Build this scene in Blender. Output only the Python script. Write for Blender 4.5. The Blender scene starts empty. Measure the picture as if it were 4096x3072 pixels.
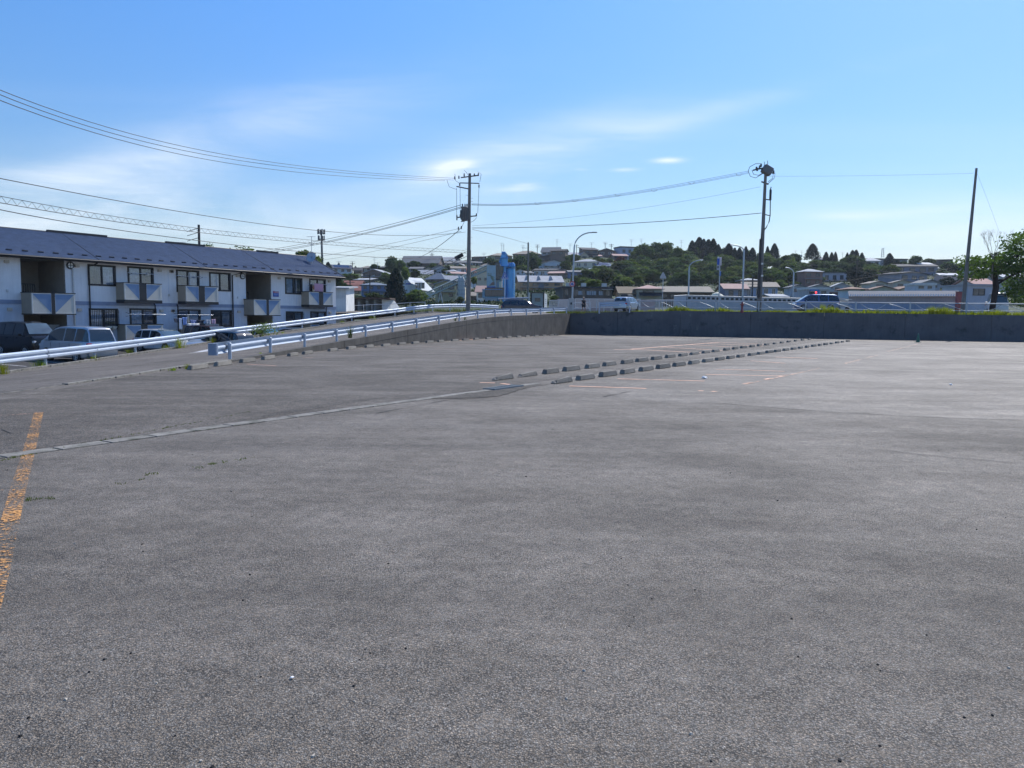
import bpy, bmesh, math, random
import numpy as np
from mathutils import Vector, Matrix, Quaternion
R = math.radians
rnd = random.Random(7)
nrng = np.random.default_rng(11)
sc = bpy.context.scene
COL = sc.collection

# ------------------------------------------------------------------ camera
FPX = 3050.0                      # focal length in pixels of a 4096 px wide picture
CAMZ = 1.55
cam_d = bpy.data.cameras.new("camera")
cam = bpy.data.objects.new("camera", cam_d); COL.objects.link(cam)
cam_d.sensor_width = 36.0
cam_d.lens = 36.0 * FPX / 4096.0
cam_d.clip_start = 0.05; cam_d.clip_end = 9000
CAM_ROT = Matrix.Rotation(R(90 - 5.08), 3, 'X') @ Matrix.Rotation(0.009, 3, 'Z')
cam.matrix_world = Matrix.Translation((0, 0, CAMZ)) @ CAM_ROT.to_4x4()
sc.camera = cam
sc.render.resolution_x = 1024; sc.render.resolution_y = 768

# ------------------------------------------------------------------ sun and sky
SUN_AZ, SUN_EL = 36.0, 48.0       # azimuth right of the view axis (+Y), elevation
sv = Vector((math.sin(R(SUN_AZ)) * math.cos(R(SUN_EL)), math.cos(R(SUN_AZ)) * math.cos(R(SUN_EL)), math.sin(R(SUN_EL))))
sun_d = bpy.data.lights.new("sun", 'SUN'); sun_d.energy = 3.8; sun_d.angle = R(0.55); sun_d.color = (1.0, .955, .88)
sun = bpy.data.objects.new("sun", sun_d); COL.objects.link(sun)
sun.rotation_mode = 'QUATERNION'; sun.rotation_quaternion = sv.to_track_quat('Z', 'Y'); sun.location = (0, 0, 60)

world = bpy.data.worlds.new("World"); sc.world = world; world.use_nodes = True
wn = world.node_tree; wn.nodes.clear()
class NT:
    """tiny node-tree writer"""
    def __init__(s, tree): s.t = tree
    def n(s, typ, **kw):
        nd = s.t.nodes.new(typ)
        for k, v in kw.items():
            if k.startswith('i_'):
                key = k[2:].replace('_', ' ')
                nd.inputs[key].default_value = v
            else: setattr(nd, k, v)
        return nd
    def l(s, a, b): s.t.links.new(a, b)
    def put(s, sock, v):
        if isinstance(v, (int, float, tuple, list)): sock.default_value = v
        else: s.l(v, sock)
    def math(s, op, a, b=0.0, c=None, clamp=False):
        m = s.t.nodes.new('ShaderNodeMath'); m.operation = op; m.use_clamp = clamp
        s.put(m.inputs[0], a); s.put(m.inputs[1], b)
        if c is not None: s.put(m.inputs[2], c)
        return m.outputs[0]
    def mix(s, f, a, b, mode='MIX'):
        m = s.t.nodes.new('ShaderNodeMix'); m.data_type = 'RGBA'; m.blend_type = mode
        s.put(m.inputs[0], f); s.put(m.inputs[6], a); s.put(m.inputs[7], b)
        return m.outputs[2]
    def ramp(s, f, stops):
        r = s.t.nodes.new('ShaderNodeValToRGB')
        e = r.color_ramp.elements
        while len(e) < len(stops): e.new(.5)
        for el, (p, c) in zip(e, stops):
            el.position = p; el.color = (c, c, c, 1) if isinstance(c, (int, float)) else tuple(c) + (1,)
        s.put(r.inputs[0], f); return r.outputs[0]
    def noise(s, vec, scale, detail=4, rough=.55, dist=0.0):
        m = s.t.nodes.new('ShaderNodeTexNoise'); m.inputs['Scale'].default_value = scale
        m.inputs['Detail'].default_value = detail; m.inputs['Roughness'].default_value = rough
        m.inputs['Distortion'].default_value = dist
        if vec is not None: s.l(vec, m.inputs['Vector'])
        return m.outputs[0]
    def mapping(s, vec, loc=(0,0,0), rot=(0,0,0), scale=(1,1,1)):
        m = s.t.nodes.new('ShaderNodeMapping'); m.inputs['Location'].default_value = loc
        m.inputs['Rotation'].default_value = rot; m.inputs['Scale'].default_value = scale
        s.l(vec, m.inputs['Vector']); return m.outputs[0]

W = NT(wn)
sky = W.n('ShaderNodeTexSky', sky_type='NISHITA', sun_disc=False, sun_elevation=R(SUN_EL), sun_rotation=R(SUN_AZ),
          altitude=30, air_density=1.15, dust_density=.35, ozone_density=2.2)
tc = W.n('ShaderNodeTexCoord')
sep = W.n('ShaderNodeSeparateXYZ'); W.l(tc.outputs['Generated'], sep.inputs[0])
# cirrus seen on a high flat layer: direction divided by its height
hz_ = W.math('MAXIMUM', sep.outputs[2], .045)
cx = W.math('DIVIDE', sep.outputs[0], hz_); cy = W.math('DIVIDE', sep.outputs[1], hz_)
cv = W.n('ShaderNodeCombineXYZ'); W.l(cx, cv.inputs[0]); W.l(cy, cv.inputs[1])
n_big = W.noise(W.mapping(cv.outputs[0], loc=(2.3, .7, 0), rot=(0, 0, R(-24)), scale=(.16, .42, 1)), 1.0, 5, .55, .5)
n_fib = W.noise(W.mapping(cv.outputs[0], rot=(0, 0, R(-24)), scale=(.5, 3.0, 1)), 1.0, 6, .62, .9)
# soft wisps in front of the viewer (azimuth and height as tangents in front of the viewer)
yy = W.math('MAXIMUM', sep.outputs[1], .05)
qx = W.math('DIVIDE', sep.outputs[0], yy); qz = W.math('DIVIDE', sep.outputs[2], yy)
cq = W.n('ShaderNodeCombineXYZ'); W.l(qx, cq.inputs[0]); W.l(qz, cq.inputs[1])
n_wis = W.noise(W.mapping(cq.outputs[0], rot=(0, 0, R(-14)), scale=(3.2, 13, 1)), 1.0, 8, .62, .7)
front = W.math('GREATER_THAN', sep.outputs[1], .05)
def streak(px, py, length, width, ang, amt):
    """soft elongated patch of cirrus; px, py in 4096 px picture units of the view, turned into directions"""
    u0 = (px - 2048) / FPX; v0 = (1265 - py) / FPX
    ca, sa = math.cos(ang), math.sin(ang)
    dx = W.math('SUBTRACT', qx, u0); dz = W.math('SUBTRACT', qz, v0)
    a = W.math('ADD', W.math('MULTIPLY', dx, ca * FPX / length), W.math('MULTIPLY', dz, sa * FPX / length))
    b = W.math('ADD', W.math('MULTIPLY', dx, -sa * FPX / width), W.math('MULTIPLY', dz, ca * FPX / width))
    r2 = W.math('ADD', W.math('MULTIPLY', a, a), W.math('MULTIPLY', b, b))
    return W.math('MULTIPLY', W.math('EXPONENT', W.math('MULTIPLY', r2, -1.0)), amt)
acc = None
for s_ in [(250, 860, 700, 130, .03, 1.5), (500, 700, 420, 60, .1, .9), (1250, 960, 900, 110, .17, .75), (2050, 640, 560, 100, .24, .9), (2900, 440, 620, 38, .27, .42),
           (1150, 500, 620, 110, .2, .6), (3700, 930, 760, 130, .05, .9), (2100, 1120, 1500, 90, 0, .55), (1790, 690, 130, 50, .1, .7), (2060, 765, 110, 26, .05, .75),
           (2650, 652, 55, 11, .03, .85), (2480, 690, 50, 8, .03, .5), (3350, 860, 260, 22, 0, .45)]:
    v = streak(*s_); acc = v if acc is None else W.math('ADD', acc, v)
acc = W.math('MULTIPLY', acc, front)
tex = W.math('ADD', W.math('MULTIPLY', n_big, .3), W.math('ADD', W.math('MULTIPLY', n_fib, .18), W.math('MULTIPLY', n_wis, 1.05)))
cl = W.math('MULTIPLY', acc, W.ramp(tex, [(.58, .05), (.98, .85)]))
puff = None
for s_ in [(1795, 688, 70, 22, .3, .75), (1850, 675, 40, 14, .1, .5), (1760, 715, 130, 40, .2, .3), (2060, 768, 80, 9, .05, .55), (2085, 752, 50, 7, .05, .45), (2650, 652, 52, 9, .03, .6), (2480, 690, 45, 6, .03, .3), (2310, 690, 26, 5, 0, .25), (3330, 862, 120, 12, .02, .3), (3700, 830, 160, 14, .05, .25)]:
    v = W.math('MULTIPLY', streak(*s_), W.math('ADD', n_wis, .35)); puff = v if puff is None else W.math('ADD', puff, v)
cl = W.math('ADD', cl, W.math('MULTIPLY', puff, front))
amb = W.math('MULTIPLY', W.ramp(n_big, [(.52, 0), (.85, 1)]), .14)
cl = W.math('ADD', cl, amb)
lowband = W.ramp(sep.outputs[2], [(0.0, .30), (.13, .0)])
cl = W.math('MINIMUM', W.math('ADD', W.math('MULTIPLY', cl, .78), lowband), .9)
hs = W.n('ShaderNodeHueSaturation'); hs.inputs['Saturation'].default_value = 1.34; hs.inputs['Value'].default_value = 1.0
W.l(sky.outputs[0], hs.inputs['Color'])
SKYGAIN = (.85, .86, .99, 1)
tint = W.mix(1.0, W.mix(1.0, hs.outputs[0], SKYGAIN, 'MULTIPLY'), W.ramp(sep.outputs[2], [(0.0, .47), (.12, .70), (.4, .98)]), 'MULTIPLY')
cloudcol = (5.3, 5.8, 6.4, 1)
skyc = W.mix(cl, tint, cloudcol)
bg = W.n('ShaderNodeBackground'); bg.inputs['Strength'].default_value = .132
W.l(skyc, bg.inputs['Color'])
wo = W.n('ShaderNodeOutputWorld'); W.l(bg.outputs[0], wo.inputs['Surface'])

vs = sc.view_settings
vs.view_transform = 'Standard'; vs.look = 'None'; vs.exposure = 0.47; vs.gamma = 1.0; vs.use_curve_mapping = False

# ------------------------------------------------------------------ helpers: from a direction in the view to a point in the place
CAMP = Vector((0, 0, CAMZ))
def ray(u, v):
    return CAM_ROT @ Vector(((u - 2048) / FPX, (1536 - v) / FPX, -1.0))
def at(u, v, y):
    r = ray(u, v); return CAMP + r * (y / r.y)
def kx(u, y):                                        # x of image column u near the horizon at distance y
    return at(u, 1200, y).x
SL = -.005
def lot(u, v):                                       # point of the parking lot's plane z = SL*y
    r = ray(u, v); t = -CAMZ / (r.z - SL * r.y); return CAMP + r * t
def zlot(y): return SL * y
def z0(x, y): return (x * .3254, y * .3254)
def Z3(x, y): return 1300 + x * .3254, 860 + y * .3254
def Z4(x, y): return 1900 + x * .3254, 860 + y * .3254
def Z5(x, y): return 2500 + x * .3254, 860 + y * .3254
def Z6(x, y): return 3100 + x * .3255, 860 + y * .3255
def Z7(x, y): return 3600 + x * .3255, 860 + y * .3255
def A1(x, y): return x * .42194, 860 + y * .42194
def A2(x, y): return 650 + x * .42194, 860 + y * .42194

# ------------------------------------------------------------------ materials
MATS = {}
def pbr(name, col, rough=.7, metal=0.0, var=.12, scale=3.0, bump=0.0, bscale=30.0, spec=.5, streak=0.0, objvar=0.0, coat=0.0, dirt=None):
    """procedural principled material: colour varied by noise, optional vertical streaks and fine relief"""
    if name in MATS: return MATS[name]
    m = bpy.data.materials.new(name); m.use_nodes = True; t = m.node_tree; t.nodes.clear(); N = NT(t)
    out = N.n('ShaderNodeOutputMaterial'); p = N.n('ShaderNodeBsdfPrincipled'); N.l(p.outputs[0], out.inputs[0])
    co = N.n('ShaderNodeTexCoord').outputs['Object']
    c = tuple(col) + (1,)
    nz = N.noise(co, scale, 5, .6)
    lo = 1 - var; hi = 1 + var
    f = N.ramp(nz, [(.3, lo), (.7, hi)])
    cc = N.mix(1.0, c, f, 'MULTIPLY')
    if streak:
        ns = N.noise(N.mapping(co, scale=(3.0, 3.0, .25)), 2.2, 5, .65)
        cc = N.mix(1.0, cc, N.ramp(ns, [(.38, 1 - streak), (.62, 1.0)]), 'MULTIPLY')
    if dirt:
        nd_ = N.noise(co, dirt[1], 6, .65)
        cc = N.mix(N.ramp(nd_, [(dirt[2], 0), (dirt[2] + .14, 1)]), cc, tuple(dirt[0]) + (1,))
    if objvar:
        oi = N.n('ShaderNodeObjectInfo')
        f2 = N.ramp(oi.outputs['Random'], [(0, 1 - objvar), (1, 1 + objvar)])
        cc = N.mix(1.0, cc, f2, 'MULTIPLY')
    N.l(cc, p.inputs['Base Color'])
    p.inputs['Roughness'].default_value = rough; p.inputs['Metallic'].default_value = metal
    p.inputs['Specular IOR Level'].default_value = spec; p.inputs['Coat Weight'].default_value = coat
    p.inputs['Coat Roughness'].default_value = .06
    if bump:
        b = N.n('ShaderNodeBump'); b.inputs['Strength'].default_value = bump; b.inputs['Distance'].default_value = .02
        N.l(N.noise(co, bscale, 4, .6), b.inputs['Height']); N.l(b.outputs[0], p.inputs['Normal'])
    MATS[name] = m; return m

def asphalt(name, base, light, stone_scale=95.0, rough=.72, bump=.8, patch=.5, tone=(1, 1, 1)):
    """worn asphalt: binder, stones of many greys, broad worn patches, fine relief"""
    m = bpy.data.materials.new(name); m.use_nodes = True; t = m.node_tree; t.nodes.clear(); N = NT(t)
    out = N.n('ShaderNodeOutputMaterial'); p = N.n('ShaderNodeBsdfPrincipled'); N.l(p.outputs[0], out.inputs[0])
    co = N.n('ShaderNodeTexCoord').outputs['Object']
    wob = N.noise(co, 40, 2, .5)
    mixv = N.n('ShaderNodeVectorMath'); mixv.operation = 'MULTIPLY_ADD'
    nc = N.n('ShaderNodeTexNoise'); nc.inputs['Scale'].default_value = 60; N.l(co, nc.inputs['Vector'])
    N.l(nc.outputs['Color'], mixv.inputs[0]); mixv.inputs[1].default_value = (.012, .012, .0); N.l(co, mixv.inputs[2])
    def vor(scale, feat='F1'):
        v = N.n('ShaderNodeTexVoronoi'); v.feature = feat; v.inputs['Scale'].default_value = scale
        N.l(mixv.outputs[0], v.inputs['Vector']); return v
    v1 = vor(stone_scale); v2 = vor(stone_scale * 2.3)
    sepc = N.n('ShaderNodeSeparateColor'); N.l(v1.outputs['Color'], sepc.inputs[0])
    stone = N.ramp(sepc.outputs[0], [(0, .5), (.45, .85), (.8, 1.2), (.978, 1.3), (.993, 1.8)])
    sepd = N.n('ShaderNodeSeparateColor'); N.l(v2.outputs['Color'], sepd.inputs[0])
    stone2 = N.ramp(sepd.outputs[0], [(0, .62), (.6, 1.0), (1, 1.45)])
    n_p = N.noise(co, .35, 6, .6, .4); n_q = N.noise(co, 1.7, 6, .65); n_r = N.noise(co, 7, 4, .6)
    n_s = N.noise(N.mapping(co, rot=(0, 0, R(28)), scale=(.22, 1.6, 1)), .8, 6, .6, .6)
    wear = N.math('ADD', N.math('MULTIPLY', n_p, .5), N.math('ADD', N.math('MULTIPLY', n_q, .22), N.math('MULTIPLY', n_s, .32)))
    wf = N.ramp(wear, [(.42, 0), (.62, 1)])
    cc = N.mix(wf, tuple(base) + (1,), tuple(light) + (1,))
    cc = N.mix(1.0, cc, stone, 'MULTIPLY'); cc = N.mix(1.0, cc, stone2, 'MULTIPLY')
    # gaps between the stones
    gap = N.ramp(v1.outputs['Distance'], [(.3, 1), (.68, .22)])
    cc = N.mix(N.ramp(n_r, [(.3, .45), (.6, 1.0)]), cc, N.mix(1.0, cc, gap, 'MULTIPLY'))
    # faint warm and cool stones
    hue = N.mix(N.ramp(sepc.outputs[1], [(.45, 0), (.55, 1)]), (1.05, .99, .93, 1), (.94, .99, 1.06, 1))
    cc = N.mix(1.0, cc, hue, 'MULTIPLY')
    # oil-dark spots
    band = N.noise(N.mapping(co, rot=(0, 0, R(-38)), scale=(.10, .45, 1)), 1.0, 4, .6, 1.4)
    cc = N.mix(1.0, cc, N.ramp(band, [(.34, .84), (.48, 1.0), (.54, 1.12), (.64, .95)]), 'MULTIPLY')
    spots = N.ramp(N.noise(co, 2.6, 3, .5), [(.70, 1), (.78, .62)])
    cc = N.mix(1.0, cc, spots, 'MULTIPLY')
    cc = N.mix(1.0, cc, (tone[0] * 1.17, tone[1] * 1.10, tone[2] * 1.0, 1), 'MULTIPLY')
    N.l(cc, p.inputs['Base Color'])
    N.l(N.ramp(wf, [(0, rough + .06), (1, rough - .06)]), p.inputs['Roughness'])
    p.inputs['Specular IOR Level'].default_value = .42
    h = N.math('ADD', N.math('MULTIPLY', v1.outputs['Distance'], -1.0), N.math('MULTIPLY', v2.outputs['Distance'], -.45))
    h = N.math('ADD', h, N.math('MULTIPLY', N.noise(co, 22, 3, .6), 1.1))
    b = N.n('ShaderNodeBump'); b.inputs['Strength'].default_value = bump; b.inputs['Distance'].default_value = .009
    N.l(h, b.inputs['Height']); N.l(b.outputs[0], p.inputs['Normal'])
    return m

def worn_paint(name, col, thr=.5, scale=26, wb=.38):
    """road paint with gaps worn through to whatever lies underneath"""
    m = bpy.data.materials.new(name); m.use_nodes = True; t = m.node_tree; t.nodes.clear(); N = NT(t)
    out = N.n('ShaderNodeOutputMaterial'); p = N.n('ShaderNodeBsdfPrincipled')
    tr = N.n('ShaderNodeBsdfTransparent'); mx = N.n('ShaderNodeMixShader')
    co = N.n('ShaderNodeTexCoord').outputs['Object']
    cc = N.mix(N.noise(co, 9, 4, .6), tuple(c * .72 for c in col) + (1,), tuple(c * 1.25 for c in col) + (1,))
    N.l(cc, p.inputs['Base Color']); p.inputs['Roughness'].default_value = .65
    a = N.noise(N.mapping(co, scale=(1, 1.6, 1)), scale, 6, .7); b = N.noise(co, 1.6, 3, .5)
    s = N.math('ADD', N.math('MULTIPLY', a, 1.1 - wb), N.math('MULTIPLY', b, wb))
    N.l(N.ramp(s, [(thr, 0), (thr + .035, 1)]), mx.inputs[0])
    N.l(tr.outputs[0], mx.inputs[1]); N.l(p.outputs[0], mx.inputs[2]); N.l(mx.outputs[0], out.inputs[0])
    return m

def glassy(name, col=(.02, .03, .045), rough=.06):
    return pbr(name, col, rough, 0, .25, 1.2, spec=.9)

def see_glass(name):
    m = bpy.data.materials.new(name); m.use_nodes = True; t = m.node_tree; t.nodes.clear(); N = NT(t)
    out = N.n('ShaderNodeOutputMaterial'); g = N.n('ShaderNodeBsdfGlossy'); g.inputs['Roughness'].default_value = .03
    g.inputs['Color'].default_value = (.75, .85, 1, 1)
    tr = N.n('ShaderNodeBsdfTransparent'); tr.inputs['Color'].default_value = (.68, .76, .84, 1)
    fr = N.n('ShaderNodeFresnel'); fr.inputs[0].default_value = 1.6
    mx = N.n('ShaderNodeMixShader'); N.l(N.math('ADD', fr.outputs[0], .12, clamp=True), mx.inputs[0])
    N.l(tr.outputs[0], mx.inputs[1]); N.l(g.outputs[0], mx.inputs[2]); N.l(mx.outputs[0], out.inputs[0]); return m

def leafmat(name, col, objvar=.25, trans=.35, hue=.02):
    m = bpy.data.materials.new(name); m.use_nodes = True; t = m.node_tree; t.nodes.clear(); N = NT(t)
    out = N.n('ShaderNodeOutputMaterial'); p = N.n('ShaderNodeBsdfPrincipled')
    co = N.n('ShaderNodeTexCoord').outputs['Object']
    oi = N.n('ShaderNodeObjectInfo')
    h = N.n('ShaderNodeHueSaturation')
    N.l(N.ramp(oi.outputs['Random'], [(0, .5 - hue), (1, .5 + hue)]), h.inputs['Hue'])
    N.l(N.ramp(oi.outputs['Random'], [(0, 1 - objvar), (.5, 1.0 + objvar), (1, 1 - objvar * .3)]), h.inputs['Value'])
    c1 = N.mix(N.ramp(N.noise(co, .8, 3, .6), [(.35, 0), (.65, 1)]), tuple(c * .7 for c in col) + (1,), tuple(c * 1.35 for c in col) + (1,))
    c2 = N.mix(N.noise(co, 14, 2, .6), c1, tuple(c * 1.15 for c in col) + (1,))
    N.l(c2, h.inputs['Color']); N.l(h.outputs[0], p.inputs['Base Color'])
    p.inputs['Roughness'].default_value = .8; p.inputs['Specular IOR Level'].default_value = .12
    tl = N.n('ShaderNodeBsdfTranslucent'); tc2 = N.mix(1.0, h.outputs[0], (1.3, 1.5, .5, 1), 'MULTIPLY'); N.l(tc2, tl.inputs[0])
    mx = N.n('ShaderNodeMixShader'); mx.inputs[0].default_value = trans
    N.l(p.outputs[0], mx.inputs[1]); N.l(tl.outputs[0], mx.inputs[2]); N.l(mx.outputs[0], out.inputs[0]); return m

# ------------------------------------------------------------------ mesh writing
class MB:
    def __init__(s): s.v = []; s.f = []; s.sm = []
    def add(s, vs, fs, smooth=False):
        b = len(s.v); s.v += [tuple(v) for v in vs]; s.f += [tuple(i + b for i in f) for f in fs]; s.sm += [smooth] * len(fs); return s
    def box(s, c, d, rot=None, taper=None):
        x, y, z = d[0] / 2, d[1] / 2, d[2] / 2
        P = [Vector((sx * x, sy * y, sz * z)) for sz in (-1, 1) for sy in (-1, 1) for sx in (-1, 1)]
        if taper:
            for p in P:
                if p.z > 0: p.x *= taper[0]; p.y *= taper[1]
        if rot is not None: P = [rot @ p for p in P]
        c = Vector(c)
        return s.add([p + c for p in P], [(0, 2, 3, 1), (4, 5, 7, 6), (0, 1, 5, 4), (2, 6, 7, 3), (0, 4, 6, 2), (1, 3, 7, 5)])
    def bx(s, x0, x1, y0, y1, z0_, z1):
        return s.box(((x0 + x1) / 2, (y0 + y1) / 2, (z0_ + z1) / 2), (abs(x1 - x0), abs(y1 - y0), abs(z1 - z0_)))
    def quad(s, a, b, c, d): return s.add([a, b, c, d], [(0, 1, 2, 3)])
    def poly(s, pts): return s.add(pts, [tuple(range(len(pts)))])
    def tube(s, pts, r, n=8, smooth=True, caps=True):
        pts = [Vector(p) for p in pts]
        rs = r if isinstance(r, (list, tuple)) else [r] * len(pts)
        ring = []; up0 = None
        for i, p in enumerate(pts):
            d = (pts[min(i + 1, len(pts) - 1)] - pts[max(i - 1, 0)])
            if d.length < 1e-9: d = Vector((0, 0, 1))
            d.normalize()
            ref = Vector((0, 0, 1)) if abs(d.z) < .95 else Vector((1, 0, 0))
            a = d.cross(ref).normalized(); b = d.cross(a).normalized()
            ring.append([p + (a * math.cos(2 * math.pi * k / n) + b * math.sin(2 * math.pi * k / n)) * rs[i] for k in range(n)])
        vs = [q for rg in ring for q in rg]
        fs = [(i * n + k, i * n + (k + 1) % n, (i + 1) * n + (k + 1) % n, (i + 1) * n + k) for i in range(len(pts) - 1) for k in range(n)]
        s.add(vs, fs, smooth)
        if caps:
            s.add(ring[0], [tuple(reversed(range(n)))]); s.add(ring[-1], [tuple(range(n))])
        return s
    def lathe(s, prof, n=16, c=(0, 0, 0), smooth=True):
        vs = [(c[0] + r * math.cos(2 * math.pi * k / n), c[1] + r * math.sin(2 * math.pi * k / n), c[2] + z) for r, z in prof for k in range(n)]
        fs = [(i * n + k, i * n + (k + 1) % n, (i + 1) * n + (k + 1) % n, (i + 1) * n + k) for i in range(len(prof) - 1) for k in range(n)]
        s.add(vs, fs, smooth)
        s.add(vs[:n], [tuple(reversed(range(n)))]); s.add(vs[-n:], [tuple(range(n))])
        return s
    def prism(s, poly, h, axis='z', base=0.0):
        """extrude a 2-D outline; axis gives the direction of extrusion"""
        def P(a, b, t): return {'z': (a, b, t), 'y': (a, t, b), 'x': (t, a, b)}[axis]
        n = len(poly)
        vs = [P(a, b, base) for a, b in poly] + [P(a, b, base + h) for a, b in poly]
        s.add(vs, [tuple(range(n)), tuple(reversed(range(n, 2 * n)))] + [(i, i + n, (i + 1) % n + n, (i + 1) % n) for i in range(n)])
        return s
    def build(s, name, mat, parent=None, world=False, bevel=0.0, fix=True, **props):
        me = bpy.data.meshes.new(name)
        v = s.v
        if world and parent is not None:
            im = parent.matrix_basis.inverted()
            v = [tuple(im @ Vector(p)) for p in v]
        me.from_pydata(v, [], s.f)
        me.polygons.foreach_set('use_smooth', s.sm)
        if isinstance(mat, (list, tuple)):
            for q in mat: me.materials.append(q)
        elif mat: me.materials.append(mat)
        if fix:
            bm = bmesh.new(); bm.from_mesh(me); bmesh.ops.recalc_face_normals(bm, faces=bm.faces); bm.to_mesh(me); bm.free()
        o = bpy.data.objects.new(name, me); COL.objects.link(o)
        if parent is not None: o.parent = parent
        if bevel:
            bv = o.modifiers.new('bevel', 'BEVEL'); bv.width = bevel; bv.segments = 2; bv.limit_method = 'ANGLE'
        for k, q in props.items(): o[k] = q
        return o

def thing(name, label, cat, loc=(0, 0, 0), rotz=0.0, group=None, rot=None):
    o = bpy.data.objects.new(name, None); COL.objects.link(o)
    o.empty_display_size = .2
    o.location = loc; o.rotation_euler = rot if rot else (0, 0, rotz)
    o['label'] = label; o['category'] = cat
    if group: o['group'] = group
    bpy.context.view_layer.update() if False else None
    o.matrix_basis  # keeps the basis current
    return o
def tag(o, label, cat, group=None):
    o['label'] = label; o['category'] = cat
    if group: o['group'] = group
    return o
KIDS = {}
def copy_tree(o, parent=None):
    c = o.copy(); COL.objects.link(c)
    if parent is not None: c.parent = parent
    for ch in list(o.children): copy_tree(ch, c)
    return c
ORD = ['', 'first', 'second', 'third', 'fourth', 'fifth', 'sixth', 'seventh', 'eighth', 'ninth', 'tenth', 'eleventh', 'twelfth', 'thirteenth',
       'fourteenth', 'fifteenth', 'sixteenth', 'seventeenth', 'eighteenth', 'nineteenth', 'twentieth']
def ordw(i):
    if i <= 20: return ORD[i]
    return ('twenty-' if i < 30 else 'thirty-') + ORD[i % 10] if i % 10 else 'thirtieth'
# ------------------------------------------------------------------ ramp lines (guardrail posts, 4 m apart)
def march(us, vs_, d0, sp=4.0):
    out = []; d = d0
    for i, (u, v) in enumerate(zip(us, vs_)):
        r = ray(u, v); k = r.x / r.y
        if i:
            px, py = out[-1].x, out[-1].y
            a = k * k + 1; b = -2 * (k * px + py); c = px * px + py * py - sp * sp
            D = max(b * b - 4 * a * c, 0); d = (-b + math.sqrt(D)) / 2 / a
        out.append(CAMP + r * (d / r.y))
    return out
nearP = march([920, 1082, 1219, 1347, 1463, 1570, 1667, 1756, 1837, 1911, 1980, 2045, 2106, 2163, 2216, 2266],
              [1444, 1413, 1390, 1368, 1348, 1330, 1314, 1299, 1286, 1275, 1268, 1264, 1262, 1259, 1256, 1254], lot(920, 1446).y)
outP = march([183, 378, 542, 705, 844, 978, 1099, 1209, 1310, 1407, 1497, 1580, 1656, 1730, 1800, 1866, 1930, 1990],
             [1470, 1442, 1417, 1393, 1370, 1351, 1334, 1318, 1303, 1289, 1278, 1267, 1255, 1247, 1244, 1243, 1244, 1247], 32.7)
# near kerb line, from behind the viewer to the corner
pre = [lot(0, 1574), lot(444, 1513), lot(700, 1474)]
d0 = (pre[0] - pre[1]).normalized()
near_line = [pre[0] + d0 * 30, pre[0] + d0 * 8] + pre + nearP
near_line[0].z = 0.02; near_line[1].z = 0.0
o0 = outP[0] + (outP[0] - outP[1]).normalized() * 4
out_line = [Vector((o0.x, -15, -1.05)), Vector((o0.x, 12, -1.0)), Vector((o0.x, 22, -.95)), o0] + outP[:14]
def resample(line, n):
    L = [0]
    for a, b in zip(line, line[1:]): L.append(L[-1] + (b - a).length)
    res = []
    for i in range(n):
        t = L[-1] * i / (n - 1)
        for j in range(len(line) - 1):
            if t <= L[j + 1] + 1e-6:
                f = (t - L[j]) / (L[j + 1] - L[j]); res.append(line[j].lerp(line[j + 1], min(f, 1))); break
    return res

M_asph_lot = asphalt('parking_asphalt', (.150, .139, .125), (.245, .228, .207), 128, .74, .75)
M_asph_old = asphalt('old_coarse_asphalt', (.115, .106, .095), (.2, .186, .169), 75, .8, 1.0)
M_asph_road = asphalt('road_asphalt', (.135, .127, .117), (.215, .2, .185), 80, .78, .7)
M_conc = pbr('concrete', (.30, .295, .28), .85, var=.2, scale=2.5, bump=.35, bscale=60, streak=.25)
M_conc_wall2 = pbr('shade_toned_wall_concrete', (.105, .11, .122), .85, var=.2, scale=.7, bump=.25, bscale=30, streak=.12, dirt=((.045, .047, .05), .9, .56))  # same concrete as the ramp wall, its bluish shade put into the colour
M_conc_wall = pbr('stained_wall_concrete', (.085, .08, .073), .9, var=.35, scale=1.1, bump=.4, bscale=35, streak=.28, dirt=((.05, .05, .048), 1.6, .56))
M_kerb_old = pbr('worn_flush_kerb', (.13, .12, .105), .9, var=.35, scale=4, dirt=((.06, .06, .055), 5, .48))
M_gut = pbr('gutter_concrete', (.2, .19, .17), .9, var=.3, scale=5, bump=.5, bscale=50, dirt=((.09, .09, .07), 6, .5))
M_stop = pbr('wheel_stop_concrete', (.21, .195, .17), .9, var=.28, scale=4, bump=.5, bscale=55, objvar=.16, dirt=((.10, .10, .09), 5, .58))
M_yard = asphalt('yard_asphalt', (.055, .056, .06), (.085, .085, .088), 70, .8, .6)
M_soil = pbr('dry_soil', (.14, .115, .075), .95, var=.35, scale=3, bump=.6, bscale=20)
M_hill = pbr('hill_undergrowth', (.035, .055, .02), .95, var=.5, scale=.35, bump=1.0, bscale=2.0, dirt=((.085, .075, .05), .12, .58))
M_orange = worn_paint('worn_orange_paint', (.64, .31, .085), .572, 30, wb=.24)
M_orange_faint = worn_paint('ghost_orange_paint', (.6, .36, .24), .56, 14)
M_orange_thin = worn_paint('faded_orange_paint', (.74, .42, .28), .44, 14)
M_white_paint = worn_paint('worn_white_road_paint', (.6, .6, .6), .5, 12)
M_crack = pbr('crack_filler', (.018, .018, .018), .95, var=.3)

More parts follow.
